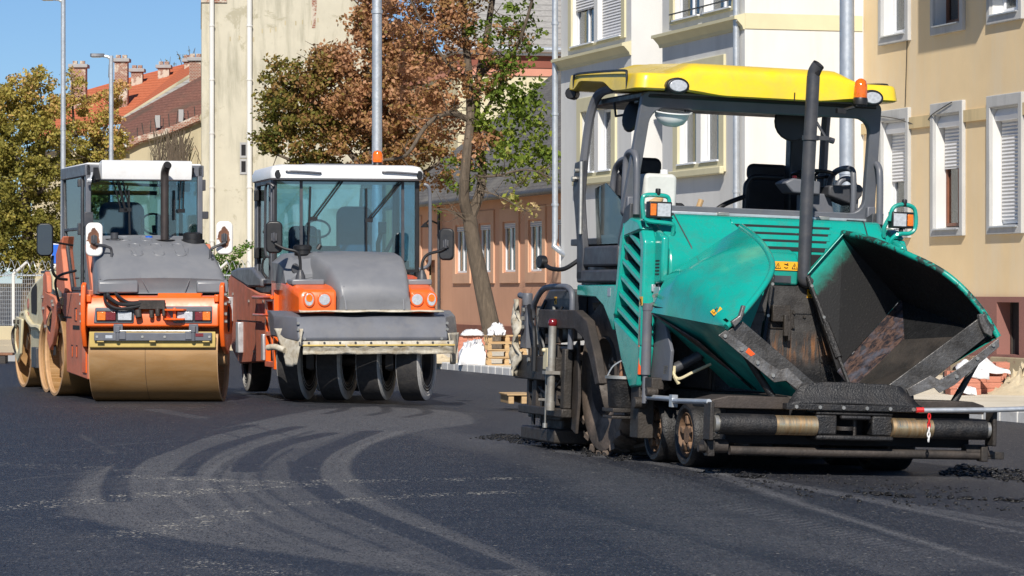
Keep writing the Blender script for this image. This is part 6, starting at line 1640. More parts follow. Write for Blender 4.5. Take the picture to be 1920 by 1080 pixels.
# ------------------------------------------------------------------ tandem roller
td = tag(empty('tandem_roller', (-4.62, 42.0, 0), R(18)), 'orange and grey tandem roller with two dusty steel drums and rust peeled white mirrors', 'road roller')
FM = R(-20.5)
def fm(m): return m.rot(rz=FM)
def fmo(m, *a, **k): return fm(m).build(*a, **k)
drum(td, .60, .84, FM, (0, 0, .60))
drum(td, .60, .84, R(3), (-.10, 2.67, .60))
# front yoke
fy = empty('front_yoke', (0, 0, 0), FM); fy.parent = td
B = lambda m, *a, **k: m.build(*a, parent=fy, **k)
MB().prism([(-.66, .99), (-.64, 1.22), (-.56, 1.37), (-.40, 1.39), (-.36, 1.1), (-.58, .97)], 'x', -.86, .86).build('cross_member', OR, fy, bevel=.018, seg=3)
MB().prism([(-.56, 1.36), (-.40, 1.39), (-.38, 1.42), (-.5, 1.42)], 'x', .05, .62).build('raised_lip', OR, fy, bevel=.01)
for s in (-1, 1):
    x0, x1 = (s * .87, s * .93)
    pl = [(-.68, 1.30), (-.64, 1.52), (-.56, 1.56), (-.50, 1.50), (-.44, 1.38), (-.16, 1.36), (.16, 1.2), (.2, .8), (-.2, .62), (-.52, .72), (-.66, .95)]
    MB().prism(pl, 'x', min(x0, x1), max(x0, x1)).build('side_plate', OR, fy, bevel=.012)
    MB().prism(ellipse(-.2, 1.08, .12, .17), 'x', min(s * .931, s * .936), max(s * .931, s * .936)).build('plate_opening', M['dark_room'], fy, smooth=0)
    MB().bolts([(s * .93, -.58, 1.28), (s * .93, -.56, 1.15), (s * .93, -.54, 1.05), (s * .93, -.58, 1.40), (s * .93, -.2, 1.3)], .022, .03, (s, 0, 0)).build('bolt', M['zinc'], fy)
    MB().tube([(s * .9, 0, .60), (s * .78, 0, .6)], .14, 16).build('drum_bearing', M['drum_dust'], fy)
    # lamp cluster
    xs = -1 if s < 0 else 1
    pn = [(-.76, 1.02), (-.22, 1.02), (-.22, 1.22), (-.74, 1.22)] if s < 0 else [(.24, 1.04), (.76, 1.04), (.76, 1.24), (.20, 1.24)]
    pn = [(-.76, 1.03), (-.24, 1.03), (-.22, 1.23), (-.74, 1.23)] if s < 0 else [(.28, 1.03), (.78, 1.03), (.78, 1.25), (.17, 1.25)]
    p_ = MB().prism(pn, 'y', -.675, -.63).build('lamp_panel', GP, fy, bevel=.012)
    for (a, b, mt, nm) in (((-.71, -.60, 'lens_amber', 'indicator_lens'), (-.60, -.47, 'lens_red', 'tail_lens'), (-.44, -.26, 'lens_white', 'headlight')) if s < 0 else ((.33, .53, 'lens_white', 'headlight'), (.56, .66, 'lens_red', 'tail_lens'), (.66, .76, 'lens_amber', 'indicator_lens'))):
        h = MB().box(a - .012, b + .012, -.69, -.67, 1.055, 1.19).build('lamp_housing', BK, p_, bevel=.006)
        MB().box(a, b, -.702, -.69, 1.067, 1.178).build(nm, M[mt], h, bevel=.006)
    hx = -.44 if s < 0 else .54
    MB().box(hx - .06, hx + .06, -.68, -.66, .89, 1.02).tube([(hx, -.70, .80), (hx, -.70, .98)], .028, 8).cbox((hx, -.70, .95), (.06, .06, .08)).cbox((hx - .06 * xs, -.69, .87), (.09, .05, .1)).build('scraper_bracket', GP, fy, bevel=.006)
    MB().box(min(s * .80, s * .86), max(s * .80, s * .86), -.64, -.2, 1.3, 1.40).build('lug', OR, fy, bevel=.012)
MB().tube([(-.44, -.70, .93), (.54, -.70, .93)], .010, 8).build('scraper_rod', M['zinc'], fy)
MB().prism([(-.62, .705), (-.60, .86), (-.64, .92), (-.66, .92), (-.645, .72)], 'x', -.82, .82).build('scraper', M['scraper'], fy, bevel=.008)
gb = MB().box(-.75, .78, -.70, -.66, .80, .91).build('scraper_bar', GP, fy, bevel=.012)
MB().bolts([(x, -.70, .855) for x in (-.71, -.43, -.12, .17, .49, .75)], .018, .01).build('bolt', M['zinc'], gb)
MB().box(.57, .67, -.708, -.70, .86, .90).build('red_reflector', M['lens_red'], gb, smooth=0)
MB().box(-.71, -.62, -.712, -.655, .785, .80).box(-.03, .05, -.712, -.655, .785, .805).box(.66, .75, -.712, -.655, .785, .80).build('clip', M['scraper'], gb, bevel=.004)
MB().box(-.60, -.51, -.703, -.70, .835, .875).build('type_plate', M['galv'], gb, smooth=0)
# hoses, couplings, tow hook
MB().tube(curve([(-.60, -.52, 1.40), (-.56, -.66, 1.36), (-.42, -.72, 1.28), (-.28, -.73, 1.27), (-.10, -.70, 1.29)], 6), .026, 8).tube(curve([(-.64, -.5, 1.40), (-.60, -.66, 1.30), (-.45, -.74, 1.22), (-.25, -.74, 1.23), (-.12, -.70, 1.26)], 6), .022, 8).tube(curve([(-.5, -.5, 1.42), (-.45, -.62, 1.38), (-.3, -.7, 1.30), (-.1, -.69, 1.31)], 6), .02, 8).build('hydraulic_hose', BK, fy)
MB().cbox((.0, -.69, 1.27), (.34, .08, .12)).tube([(.0, -.72, 1.2), (.0, -.72, 1.1)], .03, 8).tube([(.08, -.72, 1.22), (.08, -.72, 1.12)], .032, 8).tube([(.16, -.7, 1.3), (.16, -.72, 1.12)], .024, 8).tube([(-.18, -.72, 1.2), (-.16, -.74, 1.1)], .045, 10).build('valve_block', M['rust_steel'], fy, bevel=.008)
MB().prism([(.14, -.64), (.18, -.76), (.3, -.80), (.42, -.76), (.46, -.64)], 'z', 1.19, 1.215).prism([(.14, -.64), (.18, -.74), (.3, -.78), (.42, -.74), (.46, -.64)], 'z', 1.07, 1.095).tube([(.3, -.72, 1.06), (.3, -.72, 1.23)], .022, 8).box(.18, .42, -.66, -.64, 1.1, 1.19).build('tow_hook', OR, fy, bevel=.006)

# hood
def hood_rings(sec, n=5):
    """sections (y, halfwidth low, halfwidth top, z low, z shoulder, z top, xc)"""
    out = []
    for y, w0, w1, z0, zs, zt, xc in sec:
        r_ = [(-w0, z0), (-w0, (z0 + zs) / 2), (-w0 * .985, zs)]
        for k in range(1, n + 1):
            a = PI / 2 * k / n; r_.append((-w1 - (w0 * .985 - w1) * math.cos(a), zs + (zt - zs) * math.sin(a)))
        r_.append((-w1 * .5, zt + .012)); r_.append((0, zt + .018))
        full = r_ + [(-x, z) for x, z in reversed(r_[:-1])]
        out.append([Vector((x + xc, y, z)) for x, z in full])
    return out
hd = MB().loft(hood_rings([(-.20, .80, .66, 1.43, 1.48, 1.52, 0), (-.24, .85, .72, 1.41, 1.52, 1.60, 0), (-.12, .86, .72, 1.41, 1.58, 1.72, 0), (.06, .85, .68, 1.41, 1.66, 1.86, 0), (.30, .83, .66, 1.41, 1.82, 2.0, 0), (.62, .80, .66, 1.41, 1.98, 2.11, 0), (.98, .78, .68, 1.41, 2.05, 2.18, 0)])).build('hood', HP, td, smooth=50)
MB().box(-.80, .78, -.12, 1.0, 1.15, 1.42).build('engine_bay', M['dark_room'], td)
mb = MB()
def htop(x, y):
    ys = [-.12, .06, .30, .62, .98]; zs = [1.74, 1.878, 2.018, 2.128, 2.198]
    for (a, b), (p, q) in zip(zip(ys, ys[1:]), zip(zs, zs[1:])):
        if y <= b: return p + (q - p) * (y - a) / (b - a)
    return zs[-1]
def stadium(cx, y0, y1, r_, z_=.004):
    pts = []
    for k in range(9): a = PI * k / 8; pts.append((cx + r_ * math.cos(a), y1 + r_ * .6 * math.sin(a)))
    for k in range(9): a = PI + PI * k / 8; pts.append((cx + r_ * math.cos(a), y0 + r_ * .6 * math.sin(a)))
    return [Vector((x, y, htop(x, y) + z_)) for x, y in pts]
for cx in (-.27, .02, .31): mb.tube(stadium(cx, .16, .42, .07, -.004), .012, 6, closed=True)
for cx in (-.34, -.05, .24): mb.tube(stadium(cx, .62, .80, .06, -.004), .010, 6, closed=True)
mb.tube([Vector((-.26, .0, 1.82)), Vector((-.30, .3, htop(0, .3)))], .008, 5).tube([Vector((.36, .0, 1.82)), Vector((.44, .3, htop(0, .3)))], .008, 5)
mb.tube([(-.86, -.20, 1.60), (-.3, -.225, 1.625), (-.2, -.235, 1.44)], .006, 5).tube([(.86, -.20, 1.60), (.36, -.225, 1.625), (.28, -.235, 1.44)], .006, 5)
mb.build('hood_rib', HP, hd, smooth=60)
for s in (-1, 1): MB().box(min(s * .62, s * .84), max(s * .62, s * .84), -.262, -.2, 1.40, 1.56).prism([(-.06, 1.6), (.06, 1.6), (.05, 1.76), (-.05, 1.76)], 'y', -.02, .1).v
MB().prism([(-.265, 1.42), (-.255, 1.56), (-.2, 1.60), (-.1, 1.42)], 'x', -.86, -.34).prism([(-.265, 1.42), (-.255, 1.56), (-.2, 1.60), (-.1, 1.42)], 'x', .44, .86).build('hood_corner', HP, hd, bevel=.02)
for x, y in ((-.62, .12), (.70, .1)): MB().lathe([(.075, 0), (.065, .06), (.035, .12), (0, .12)], 16, 'z', (x, y, 1.76), closed=False).build('mirror_boot', GD, td)
MB().tube([(-.47, .70, 2.10), (-.47, .70, 2.22)], .05, 14).lathe([(.11, 0), (.12, .008), (.09, .01)], 20, 'z', (-.47, .70, 2.13)).build('filler_cap', GD, td)
MB().lathe([(0, 0), (.05, 0), (.05, .03), (0, .035)], 12, 'z', (.02, .82, 2.15), closed=False).build('blue_cap', M['blue'], td)
MB().lathe([(.16, 0), (.16, .05), (.13, .06), (.13, .13), (.09, .15), (0, .15)], 24, 'z', (.58, .66, 2.08), closed=False).build('intake_cap', BK, td)
ex = MB().tube([(.20, .66, 2.05), (.20, .66, 2.95)], .055, 18).tube(curve([(.20, .66, 2.93), (.20, .65, 3.02), (.205, .60, 3.08), (.21, .52, 3.12)], 5), .055, 18, cap=False).lathe([(.13, 0), (.14, .01), (.06, .012)], 20, 'z', (.20, .66, 2.12)).build('exhaust', pm('heat_tinted_pipe', (.055, .045, .042), .4, .5, .3, 3, stretch=(1, 1, .6), dirt=(.09, .07, .06), damt=.5), td)
MB().tube([(.203, .62, 3.06), (.21, .515, 3.122)], .048, 16).build('exhaust_mouth', M['dark_room'], ex)

# cab
cb = empty('cab', (0, 0, 0)); cb.parent = td
ZF, ZT = 1.42, 3.12
def post(x, y, z0, z1, sx=.09, sy=.09, mat=GP, nm='post', x2=None, y2=None):
    p, q = Vector((x, y, z0)), Vector((x if x2 is None else x2, y if y2 is None else y2, z1))
    v = [p + Vector((a * sx / 2, b * sy / 2, 0)) for a, b in ((-1, -1), (1, -1), (1, 1), (-1, 1))] + [q + Vector((a * sx / 2, b * sy / 2, 0)) for a, b in ((-1, -1), (1, -1), (1, 1), (-1, 1))]
    return MB().add(v, [(3, 2, 1, 0), (4, 5, 6, 7)] + [(k, (k + 1) % 4, 4 + (k + 1) % 4, 4 + k) for k in range(4)]).build(nm, mat, cb, bevel=.012)
for x in (-.76, .76):
    post(x, 1.05, ZF, ZT, .07, .10); post(x, 2.80, ZF, ZT, .08, .10)
post(-.77, 1.34, 1.5, 3.0, .05, .06, GD)
MB().box(-.80, .80, 1.0, 2.85, 1.36, 1.44).build('floor', GD, cb, bevel=.01)
MB().box(-.80, .80, 1.0, 1.08, 2.98, 3.14).box(-.80, .80, 2.78, 2.86, 2.98, 3.14).box(-.81, -.73, 1.0, 2.86, 2.98, 3.14).box(.73, .81, 1.0, 2.86, 2.98, 3.14).build('roof_rail', GP, cb, bevel=.015)
MB().box(-.78, .78, 1.02, 2.84, 3.08, 3.16).build('roof', M['white'], cb, bevel=.02)
MB().prism([(.78, 3.02), (.80, 2.93), (1.0, 2.93), (1.04, 3.16), (.82, 3.19), (.77, 3.17)], 'x', -.62, .60).build('visor', M['white'], cb, bevel=.012)
MB().prism([(.92, 2.90), (.82, 2.93), (1.0, 3.1), (1.0, 2.9)], 'x', -.70, -.625).prism([(.92, 3.0), (.86, 3.1), (1.0, 3.12), (1.0, 2.96)], 'x', .605, .65).build('visor_bracket', BK, cb, bevel=.008)
MB().tube(curve([(-.72, .96, 3.02), (-.74, .9, 2.98), (-.76, .88, 2.93)], 4), .015, 6).lathe([(.03, -.02), (.04, .03), (0, .04)], 10, 'x', (-.78, .88, 2.92), closed=False).build('corner_lamp', M['lens_white'], cb)
MB().add([(-.72, 1.03, 2.0), (.72, 1.03, 2.0), (.72, 1.03, 3.0), (-.72, 1.03, 3.0)], [(0, 1, 2, 3)]).build('windscreen', M['cab_glass'], cb, smooth=0, solid=.006)
MB().add([(-.72, 2.82, 1.9), (.72, 2.82, 1.9), (.72, 2.82, 3.0), (-.72, 2.82, 3.0)], [(0, 1, 2, 3)]).build('rear_window', M['cab_glass'], cb, smooth=0, solid=.006)
MB().add([(.765, 1.1, 1.5), (.765, 2.76, 1.9), (.765, 2.76, 3.0), (.765, 1.1, 3.0)], [(0, 1, 2, 3)]).build('side_window', M['cab_glass'], cb, smooth=0, solid=.006)
MB().add([(-.775, 1.38, 2.30), (-.775, 2.62, 2.30), (-.775, 2.72, 3.0), (-.775, 1.38, 3.0)], [(0, 1, 2, 3)]).build('door_upper_glass', M['cab_glass_dark'], cb, smooth=0, solid=.006)
MB().add([(-.775, 1.38, 1.5), (-.775, 2.05, 1.5), (-.775, 2.55, 2.28), (-.775, 1.38, 2.28)], [(0, 1, 2, 3)]).build('door_lower_glass', M['cab_glass_dark'], cb, smooth=0, solid=.006)
MB().add([(-.775, 1.1, 1.5), (-.775, 1.31, 1.5), (-.775, 1.31, 3.0), (-.775, 1.1, 3.0)], [(0, 1, 2, 3)]).build('quarter_glass', M['cab_glass_dark'], cb, smooth=0, solid=.006)
MB().ring([(1.33, 1.45), (2.1, 1.45), (2.68, 2.25), (2.76, 3.04), (1.33, 3.04)], [(1.38, 1.5), (2.05, 1.5), (2.62, 2.28), (2.71, 2.99), (1.38, 2.99)], 'x', -.80, -.768).box(-.80, -.768, 1.38, 2.62, 2.265, 2.305).build('door_frame', GD, cb, bevel=.008)
MB().tube([(-.82, 1.42, 1.62), (-.82, 1.62, 1.62)], .016, 6).box(-.83, -.79, 1.38, 1.46, 2.2, 2.36).box(-.83, -.79, 1.38, 1.46, 2.85, 2.95).box(.77, .84, 1.02, 1.12, 2.8, 2.95).box(.77, .88, 1.02, 1.1, 2.42, 2.52).box(-.82, -.7, .98, 1.04, 2.3, 2.5).build('hinge', GD, cb, bevel=.008)
st = MB().prism(rrect(-.16, 2.30, .62, .72, .14), 'y', 1.72, 1.84).box(-.46, .14, 1.5, 2.0, 1.9, 2.02)
st.build('seat', pm('slate_blue_seat_cover', (.035, .09, .15), .7, 0, .15, 5), cb, bevel=.05, seg=3)
MB().tube([(.17 * math.cos(2 * PI * k / 20) + .25, 1.62 + .06 * math.sin(2 * PI * k / 20), 2.36 + .14 * math.sin(2 * PI * k / 20)) for k in range(20)], .016, 6, closed=True).tube([(.25, 1.62, 2.34), (.3, 1.7, 1.9)], .03, 8).box(.1, .6, 1.55, 2.0, 1.44, 2.02).tube([(-.62, 1.5, 1.5), (-.62, 1.5, 2.3)], .02, 8).lathe([(0, -.03), (.045, 0), (.04, .05), (0, .06)], 12, 'z', (-.62, 1.5, 2.28), closed=False).box(-.7, -.4, 1.3, 1.6, 1.44, 2.06).tube([(.62, 1.6, 1.5), (.62, 1.6, 2.5), (.5, 1.6, 2.56)], .03, 8).box(.45, .62, 2.2, 2.5, 1.44, 2.5).build('controls', BK, cb, bevel=.01)
MB().lathe([(0, 0), (.09, .0), (.10, .06), (0, .08)], 16, 'y', (.56, 1.5, 2.78), closed=False).cbox((.64, 1.5, 2.86), (.16, .1, .12)).build('cab_fan', M['hdpe'], cb, bevel=.01)
MB().box(-.7, .5, 2.6, 2.64, 2.78, 2.84).tube([(-.7, 1.2, 2.9), (.5, 1.2, 2.86)], .02, 6).build('roof_liner_bar', GD, cb)
wiper(cb, (-.44, .97, 2.93), (-.32, .99, 2.52), [(-.22, .98, 2.80), (-.20, .98, 2.05)])
wiper(cb, (-.36, .97, 2.93), (-.26, .99, 2.53), [(-.27, .99, 2.53), (-.2, .99, 2.53)])
wiper(cb, (.48, .97, 2.93), (.47, .99, 2.52), [(.40, .98, 2.80), (.40, .98, 2.40)])
wiper(cb, (.10, 2.88, 2.94), (-.02, 2.88, 2.5), [(-.12, 2.88, 2.8), (-.12, 2.88, 2.3)])
# orange mid frame and skirts
def skirt(s):
    mi = (lambda m: m.mirror()) if s < 0 else (lambda m: m)
    sk = mi(MB().prism([(.95, 1.42), (2.30, 1.42), (2.36, 1.16), (2.05, 1.06), (1.98, .34), (.44, .28), (.40, 1.12), (.30, 1.46), (.55, 1.46)], 'x', .80, .88)).build('side_skirt', OO, td, bevel=.015)
    mi(MB().prism([(2.40, 2.20), (2.66, 2.14), (2.96, 1.96), (2.92, 1.50), (2.30, 1.38), (2.2, 1.44), (2.52, 2.02)], 'x', .76, .86)).build('rear_post_plate', OO, td, bevel=.015)
    mi(MB().prism([(.30, 1.44), (.46, 1.46), (.86, 2.06), (.74, 2.08), (.62, 1.96)], 'x', .76, .84)).build('front_stay', OO, td, bevel=.012)
    mi(MB().box(.879, .884, 1.20, 1.36, 1.04, 1.22).box(.879, .884, 1.0, 1.5, .93, .985).box(.879, .884, 1.16, 1.26, .56, .72).box(.879, .884, 1.50, 1.62, .56, .72).box(.879, .884, 1.6, 2.3, 1.08, 1.10)).build('slot', M['dark_room'], sk, smooth=0)
    mi(MB().box(.882, .89, 1.17, 1.22, .56, .70).box(.882, .89, 1.51, 1.56, .56, .70).box(.882, .89, 1.2, 1.28, 1.05, 1.2)).build('slot_flange', M['orange'], sk, smooth=0)
    mi(MB().box(.86, .895, .48, .74, .36, 1.0)).build('bright_panel', M['orange'], sk, bevel=.01)
    # rear yoke plate over the rear drum
    ry = mi(MB().ring([(2.30, 1.22), (2.55, 1.36), (3.2, 1.42), (3.5, 1.48), (3.62, 1.2), (3.3, .86), (2.95, .62), (2.7, .72), (2.5, .95)], [(2.75, 1.14), (2.8, 1.2), (3.1, 1.24), (3.2, 1.22), (3.2, 1.1), (3.08, .95), (2.96, .86), (2.88, .88), (2.8, 1.0)], 'x', .89, .95)).build('rear_yoke', OO, td, bevel=.012)
    mi(MB().prism([(3.12, 1.42), (3.18, 1.66), (3.3, 1.72), (3.48, 1.68), (3.5, 1.44)], 'x', .88, .95)).build('lifting_eye', OO, td, bevel=.015)
    mi(MB().box(.6, .9, 2.2, 3.3, 1.24, 1.36).box(.5, .88, 2.5, 2.9, .86, 1.2)).build('yoke_arm', M['drum_dust'], td, bevel=.03)
    mi(MB().bolts([(.95, 3.45, 1.36), (.95, 3.38, 1.2), (.95, 2.6, 1.25), (.95, 2.66, 1.3), (.95, 3.2, .95)], .026, .03, (1, 0, 0))).build('bolt', M['zinc'], ry)
    mi(MB().tube(curve([(.9, 2.9, 1.2), (.93, 2.95, 1.05), (.9, 3.0, .8), (.9, 2.8, .7), (.92, 2.7, .55)], 5), .02, 6).tube(curve([(.9, 3.0, 1.2), (.95, 3.1, 1.0), (.92, 2.9, .85)], 5), .018, 6)).build('hydraulic_hose', BK, td)
skirt(-1); skirt(1)
MB().prism([(2.86, 1.46), (2.9, 2.0), (3.2, 1.95), (3.9, 1.6), (3.95, 1.3), (2.86, 1.3)], 'x', -.72, .72).build('rear_hood', HP, td, bevel=.05)
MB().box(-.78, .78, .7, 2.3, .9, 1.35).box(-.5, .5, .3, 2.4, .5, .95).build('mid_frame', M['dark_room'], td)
# mirrors
mirror_head(td, (-.84, .16, 2.12), .22, .44, M['mirror_shell'], R(-14))
MB().tube(curve([(-.62, .12, 1.86), (-.62, .12, 1.97), (-.66, .1, 2.02), (-.84, .08, 2.06)], 5), .018, 8).build('mirror_arm', GD, td)
mirror_head(td, (.90, .16, 2.15), .22, .44, M['mirror_shell'], R(-14))
MB().tube(curve([(.70, .1, 1.86), (.70, .1, 1.98), (.74, .09, 2.02), (.90, .08, 2.09)], 5), .018, 8).build('mirror_arm', GD, td)
mirror_head(td, (-1.31, 1.2, 2.13), .22, .44, M['black'], R(-14), face=-1)
MB().tube(curve([(-1.2, 1.25, 1.92), (-1.2, 1.25, 1.72), (-1.12, 1.3, 1.62), (-.98, 1.4, 1.6)], 5), .02, 8).tube([(-1.2, 1.25, 2.1), (-.9, 1.4, 2.06)], .014, 6).tube(curve([(-1.0, 1.9, 1.3), (-1.05, 1.9, 1.55), (-1.0, 1.8, 1.66), (-.82, 1.6, 1.72)], 5), .018, 8).build('mirror_arm', BK, td)

# ------------------------------------------------------------------ pneumatic roller
ty = tag(empty('pneumatic_roller', (-2.01, 42.3, 0), R(13)), 'orange and grey pneumatic tyre roller with white cab roof and four bald front tyres', 'road roller')
TR = R(-26)
ax = empty('front_axle', (0, 0, 0), TR); ax.parent = ty
def ptyre(parent, x, y, i):
    wl = empty('wheel', (x, y, .52)); wl.parent = parent
    w_, R0 = .30, .52
    MB().lathe([(.27, -.12), (.36, -.15), (.49, -.15), (.515, -.135), (.52, -.10), (.52, .10), (.515, .135), (.49, .15), (.36, .15), (.27, .12)], 64, 'x').build('tyre', M['rubber'], wl)
    for s in (-1, 1):
        MB().lathe([(.511, s * .1415), (.49, s * .1525), (.40, s * .1525), (.40, s * .14), (.485, s * .14), (.505, s * .136)], 64, 'x').build('sidewall', M['rubber_dusty'], wl)
        MB().lathe([(.272, s * .12), (.262, s * .13), (.25, s * .04), (.12, s * .03), (0, s * .03)], 40, 'x', closed=False).build('rim', M['grime'] if i % 2 else M['rust_steel'], wl)
        mb = MB()
        for r_ in (.33, .37, .41, .45): mb.lathe([(r_ - .004, s * .152), (r_, s * .1565), (r_ + .004, s * .152)], 56, 'x')
        mb.build('tyre_ring', M['rubber_dusty'], wl)
    return wl
for i, x in enumerate((-.85, -.31, .23, .77)): ptyre(ax, x, 0, i)
MB().tube([(-.8, 0, .52), (.75, 0, .52)], .07, 14).tube([(-.62, 0, .52), (-.50, 0, .52)], .095, 14).tube([(.42, 0, .52), (.56, 0, .52)], .095, 14).build('hub', M['rust_steel'], ax)
MB().box(-.62, -.54, -.30, -.2, .40, .95).box(.46, .54, -.30, -.2, .40, .95).box(-.64, -.52, -.36, -.3, .42, .62).box(.44, .56, -.36, -.3, .42, .62).build('fork', M['grime'], ax, bevel=.01)
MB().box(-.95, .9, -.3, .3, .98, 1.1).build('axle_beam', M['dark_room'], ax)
for i, x in enumerate((-.80, -.28, .24, .76)): ptyre(ty, x, 3.9, i)
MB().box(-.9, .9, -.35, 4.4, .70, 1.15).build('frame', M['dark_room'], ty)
# bumper tank
def bump_ring(x, y0, z0, z1, zb, d=0):
    return [Vector((x, y0 + .34, zb)), Vector((x, y0, z0)), Vector((x, y0 - .015, z0 + .04)), Vector((x, y0 + .03, z1 - .13)), Vector((x, y0 + .10, z1 - .02)), Vector((x, y0 + .42, z1 + .05)), Vector((x, y0 + .62, z1 + .05))]
bt = MB().loft([bump_ring(-1.21, -.46, .86, 1.14, .86), bump_ring(-1.10, -.72, .83, 1.14, .83), bump_ring(-.98, -.95, .80, 1.13, .80), bump_ring(.98, -.95, .80, 1.13, .80), bump_ring(1.10, -.72, .83, 1.14, .83), bump_ring(1.21, -.46, .86, 1.14, .86)]).build('bumper_tank', GP, ty, smooth=25, bevel=.012)
MB().box(-.97, .97, -.972, -.935, .735, .795).build('bumper_lip', GD, bt, bevel=.008)
MB().bolts([(-.98, -.93, 1.03), (.98, -.93, 1.03), (-.98, -.94, .95), (.98, -.94, .95), (-.9, -.965, .83), (.9, -.965, .83)], .02, .02).build('bolt', M['zinc'], bt)
g = [[Vector((x, -.9 + .03 * math.sin(x * 7), 1.185 - .012 * abs(math.sin(x * 5)) )), Vector((x, -.80, 1.20))] for x in np.linspace(-.95, .95, 24)]
MB().sheet(g).build('canvas_edge', M['canvas'], ty, solid=.012)
rs_ = np.random.default_rng(9); g = []
for i in range(7):
    z = .80 - .165 * i / 6; g.append([Vector((x, -.985 - .02 * math.sin(i * .9) + .006 * rs_.normal(), z - .008 * rs_.random() * (i / 6))) for x in np.linspace(-.92, 1.06, 40)])
cv = MB().sheet(g).build('canvas_skirt', M['canvas'], ty, smooth=60, solid=.012)
MB().box(-.93, 1.07, -1.02, -1.0, .735, .757).build('canvas_batten', M['scraper'], cv, bevel=.004)
MB().bolts([(x, -1.005, .778) for x in np.linspace(-.85, .98, 10)], .016, .012).build('canvas_bolt', M['grey_dark'], cv)
def flap(x0, y0, x1, y1, z0, z1, taper, seed):
    """hanging canvas corner: vertical folds, narrowing to its lower tip"""
    gg = []
    for i in range(13):
        v = i / 12; row = []
        for k in range(13):
            u = k / 12; uu = .5 + (u - .5) * (1 - taper * v) + .12 * v * taper
            f = .022 * math.sin(u * 11 + seed + v) * (.3 + v)
            row.append(Vector((x0 + (x1 - x0) * uu + f * .6, y0 + (y1 - y0) * uu - .03 * math.sin(v * PI) - f, z0 + (z1 - z0) * v - .03 * math.sin(u * PI) * v)))
        gg.append(row)
    return gg
MB().sheet(flap(-1.22, -.46, -.92, -1.0, .96, .50, .62, 1)).tube(curve([(-1.30, -.48, .71), (-1.22, -.6, .72), (-1.12, -.72, .68)], 5), [.035] * 11, 8).build('canvas_corner', M['canvas'], ty, smooth=60, solid=.012)
MB().sheet(flap(1.24, -.46, .98, -.99, .90, .52, .5, 3)).build('canvas_corner', M['canvas'], ty, smooth=60, solid=.012)
# hood, shoulders, orange fenders
MB().loft(hood_rings([(-.80, .42, .34, 1.16, 1.22, 1.30, .05), (-.83, .47, .40, 1.16, 1.30, 1.40, .05), (-.72, .49, .42, 1.16, 1.42, 1.58, .04), (-.45, .54, .46, 1.16, 1.6, 1.78, .02), (-.05, .62, .53, 1.16, 1.74, 1.91, -.02), (.5, .68, .58, 1.16, 1.80, 1.96, -.04), (1.2, .70, .6, 1.16, 1.82, 1.97, -.04)])).build('hood', HP, ty, smooth=50)
MB().tube([(-.33, -.84, 1.20), (-.35, -.76, 1.50), (-.42, -.4, 1.74)], .014, 6).tube([(.43, -.84, 1.20), (.43, -.76, 1.50), (.44, -.4, 1.76), (.46, 0, 1.9)], .014, 6).build('hood_crease', HP, ty)
for s in (-1, 1):
    xi, xo = (s * .46, s * 1.0) if s < 0 else (.52, .90)
    sec = [(-.84, 1.16, 1.38), (-.80, 1.16, 1.46), (-.5, 1.16, 1.52), (0, 1.14, 1.60), (.6, 1.12, 1.66), (1.2, 1.12, 1.68)]
    rings = []
    for y, z0, z1 in sec:
        a, b = (min(xi, xo), max(xi, xo)); sh = max(0, (.2 - (y + .84)) * .3) 
        a2, b2 = (a + (sh if s < 0 else 0), b - (sh if s > 0 else 0))
        rings.append([Vector((a2, y, z0)), Vector((b2, y, z0)), Vector((b2, y, z1 - (.05 if s > 0 else 0))), Vector((b2 - .06, y, z1)), Vector((a2 + .06, y, z1)), Vector((a2, y, z1 - (.06 if s < 0 else 0)))])
    fd = MB().loft(rings).build('fender', OR, ty, bevel=.03, seg=3, smooth=40)
    xs = (-.82, -.62) if s < 0 else (.60, .79)
    for k, x in enumerate(xs):
        amb = (k == 0) if s < 0 else (k == 1)
        a_, b_ = (.058, .082) if amb else (.072, .072)
        hs = MB().prism(ellipse(x, 1.335, a_ + .02, b_ + .02), 'y', -.862, -.80).build('lamp_bezel', M['orange'], fd, bevel=.008)
        MB().prism(ellipse(x, 1.335, a_, b_), 'y', -.868, -.86).build('indicator_lens' if amb else 'headlight', M['lens_white'], hs, bevel=.004)
        if amb: MB().prism(ellipse(x, 1.355, a_ * .75, b_ * .6), 'y', -.873, -.868).build('amber_bulb', M['lens_amber'], hs, bevel=.002)
    MB().box(*( (-.98, -.55) if s < 0 else (.56, .88)), -.46, .1, 1.52, 1.60).build('fender_pad', HP, ty, bevel=.02)
    bx = -.84 if s < 0 else .78
    MB().lathe([(.07, 0), (.06, .06), (.03, .13), (0, .13)], 16, 'z', (bx, -.28, 1.59), closed=False).build('mirror_boot', GD, ty)
MB().loft([[Vector((x, y, z)) for x, z in ((-1.0, z0), (-.5, z0), (-.5, z1), (-.62, z1 + .02), (-.86, z1), (-1.0, z1 - .12))] for y, z0, z1 in ((-.02, 1.55, 1.66), (.15, 1.55, 1.86), (.5, 1.55, 1.93), (1.15, 1.55, 1.95))]).build('tank_shoulder', HP, ty, bevel=.03, seg=3)
MB().lathe([(.11, 0), (.11, .06), (.125, .065), (.125, .11), (.10, .13), (0, .13)], 20, 'z', (-.70, .42, 1.93), closed=False).tube([(-.5, .4, 2.0), (-.46, .4, 2.06)], .03, 8).build('tank_cap', BK, ty)
MB().prism(ellipse(-.86, 1.74, .05, .07), 'y', .0, .06).build('tank_port', GD, ty, bevel=.01)
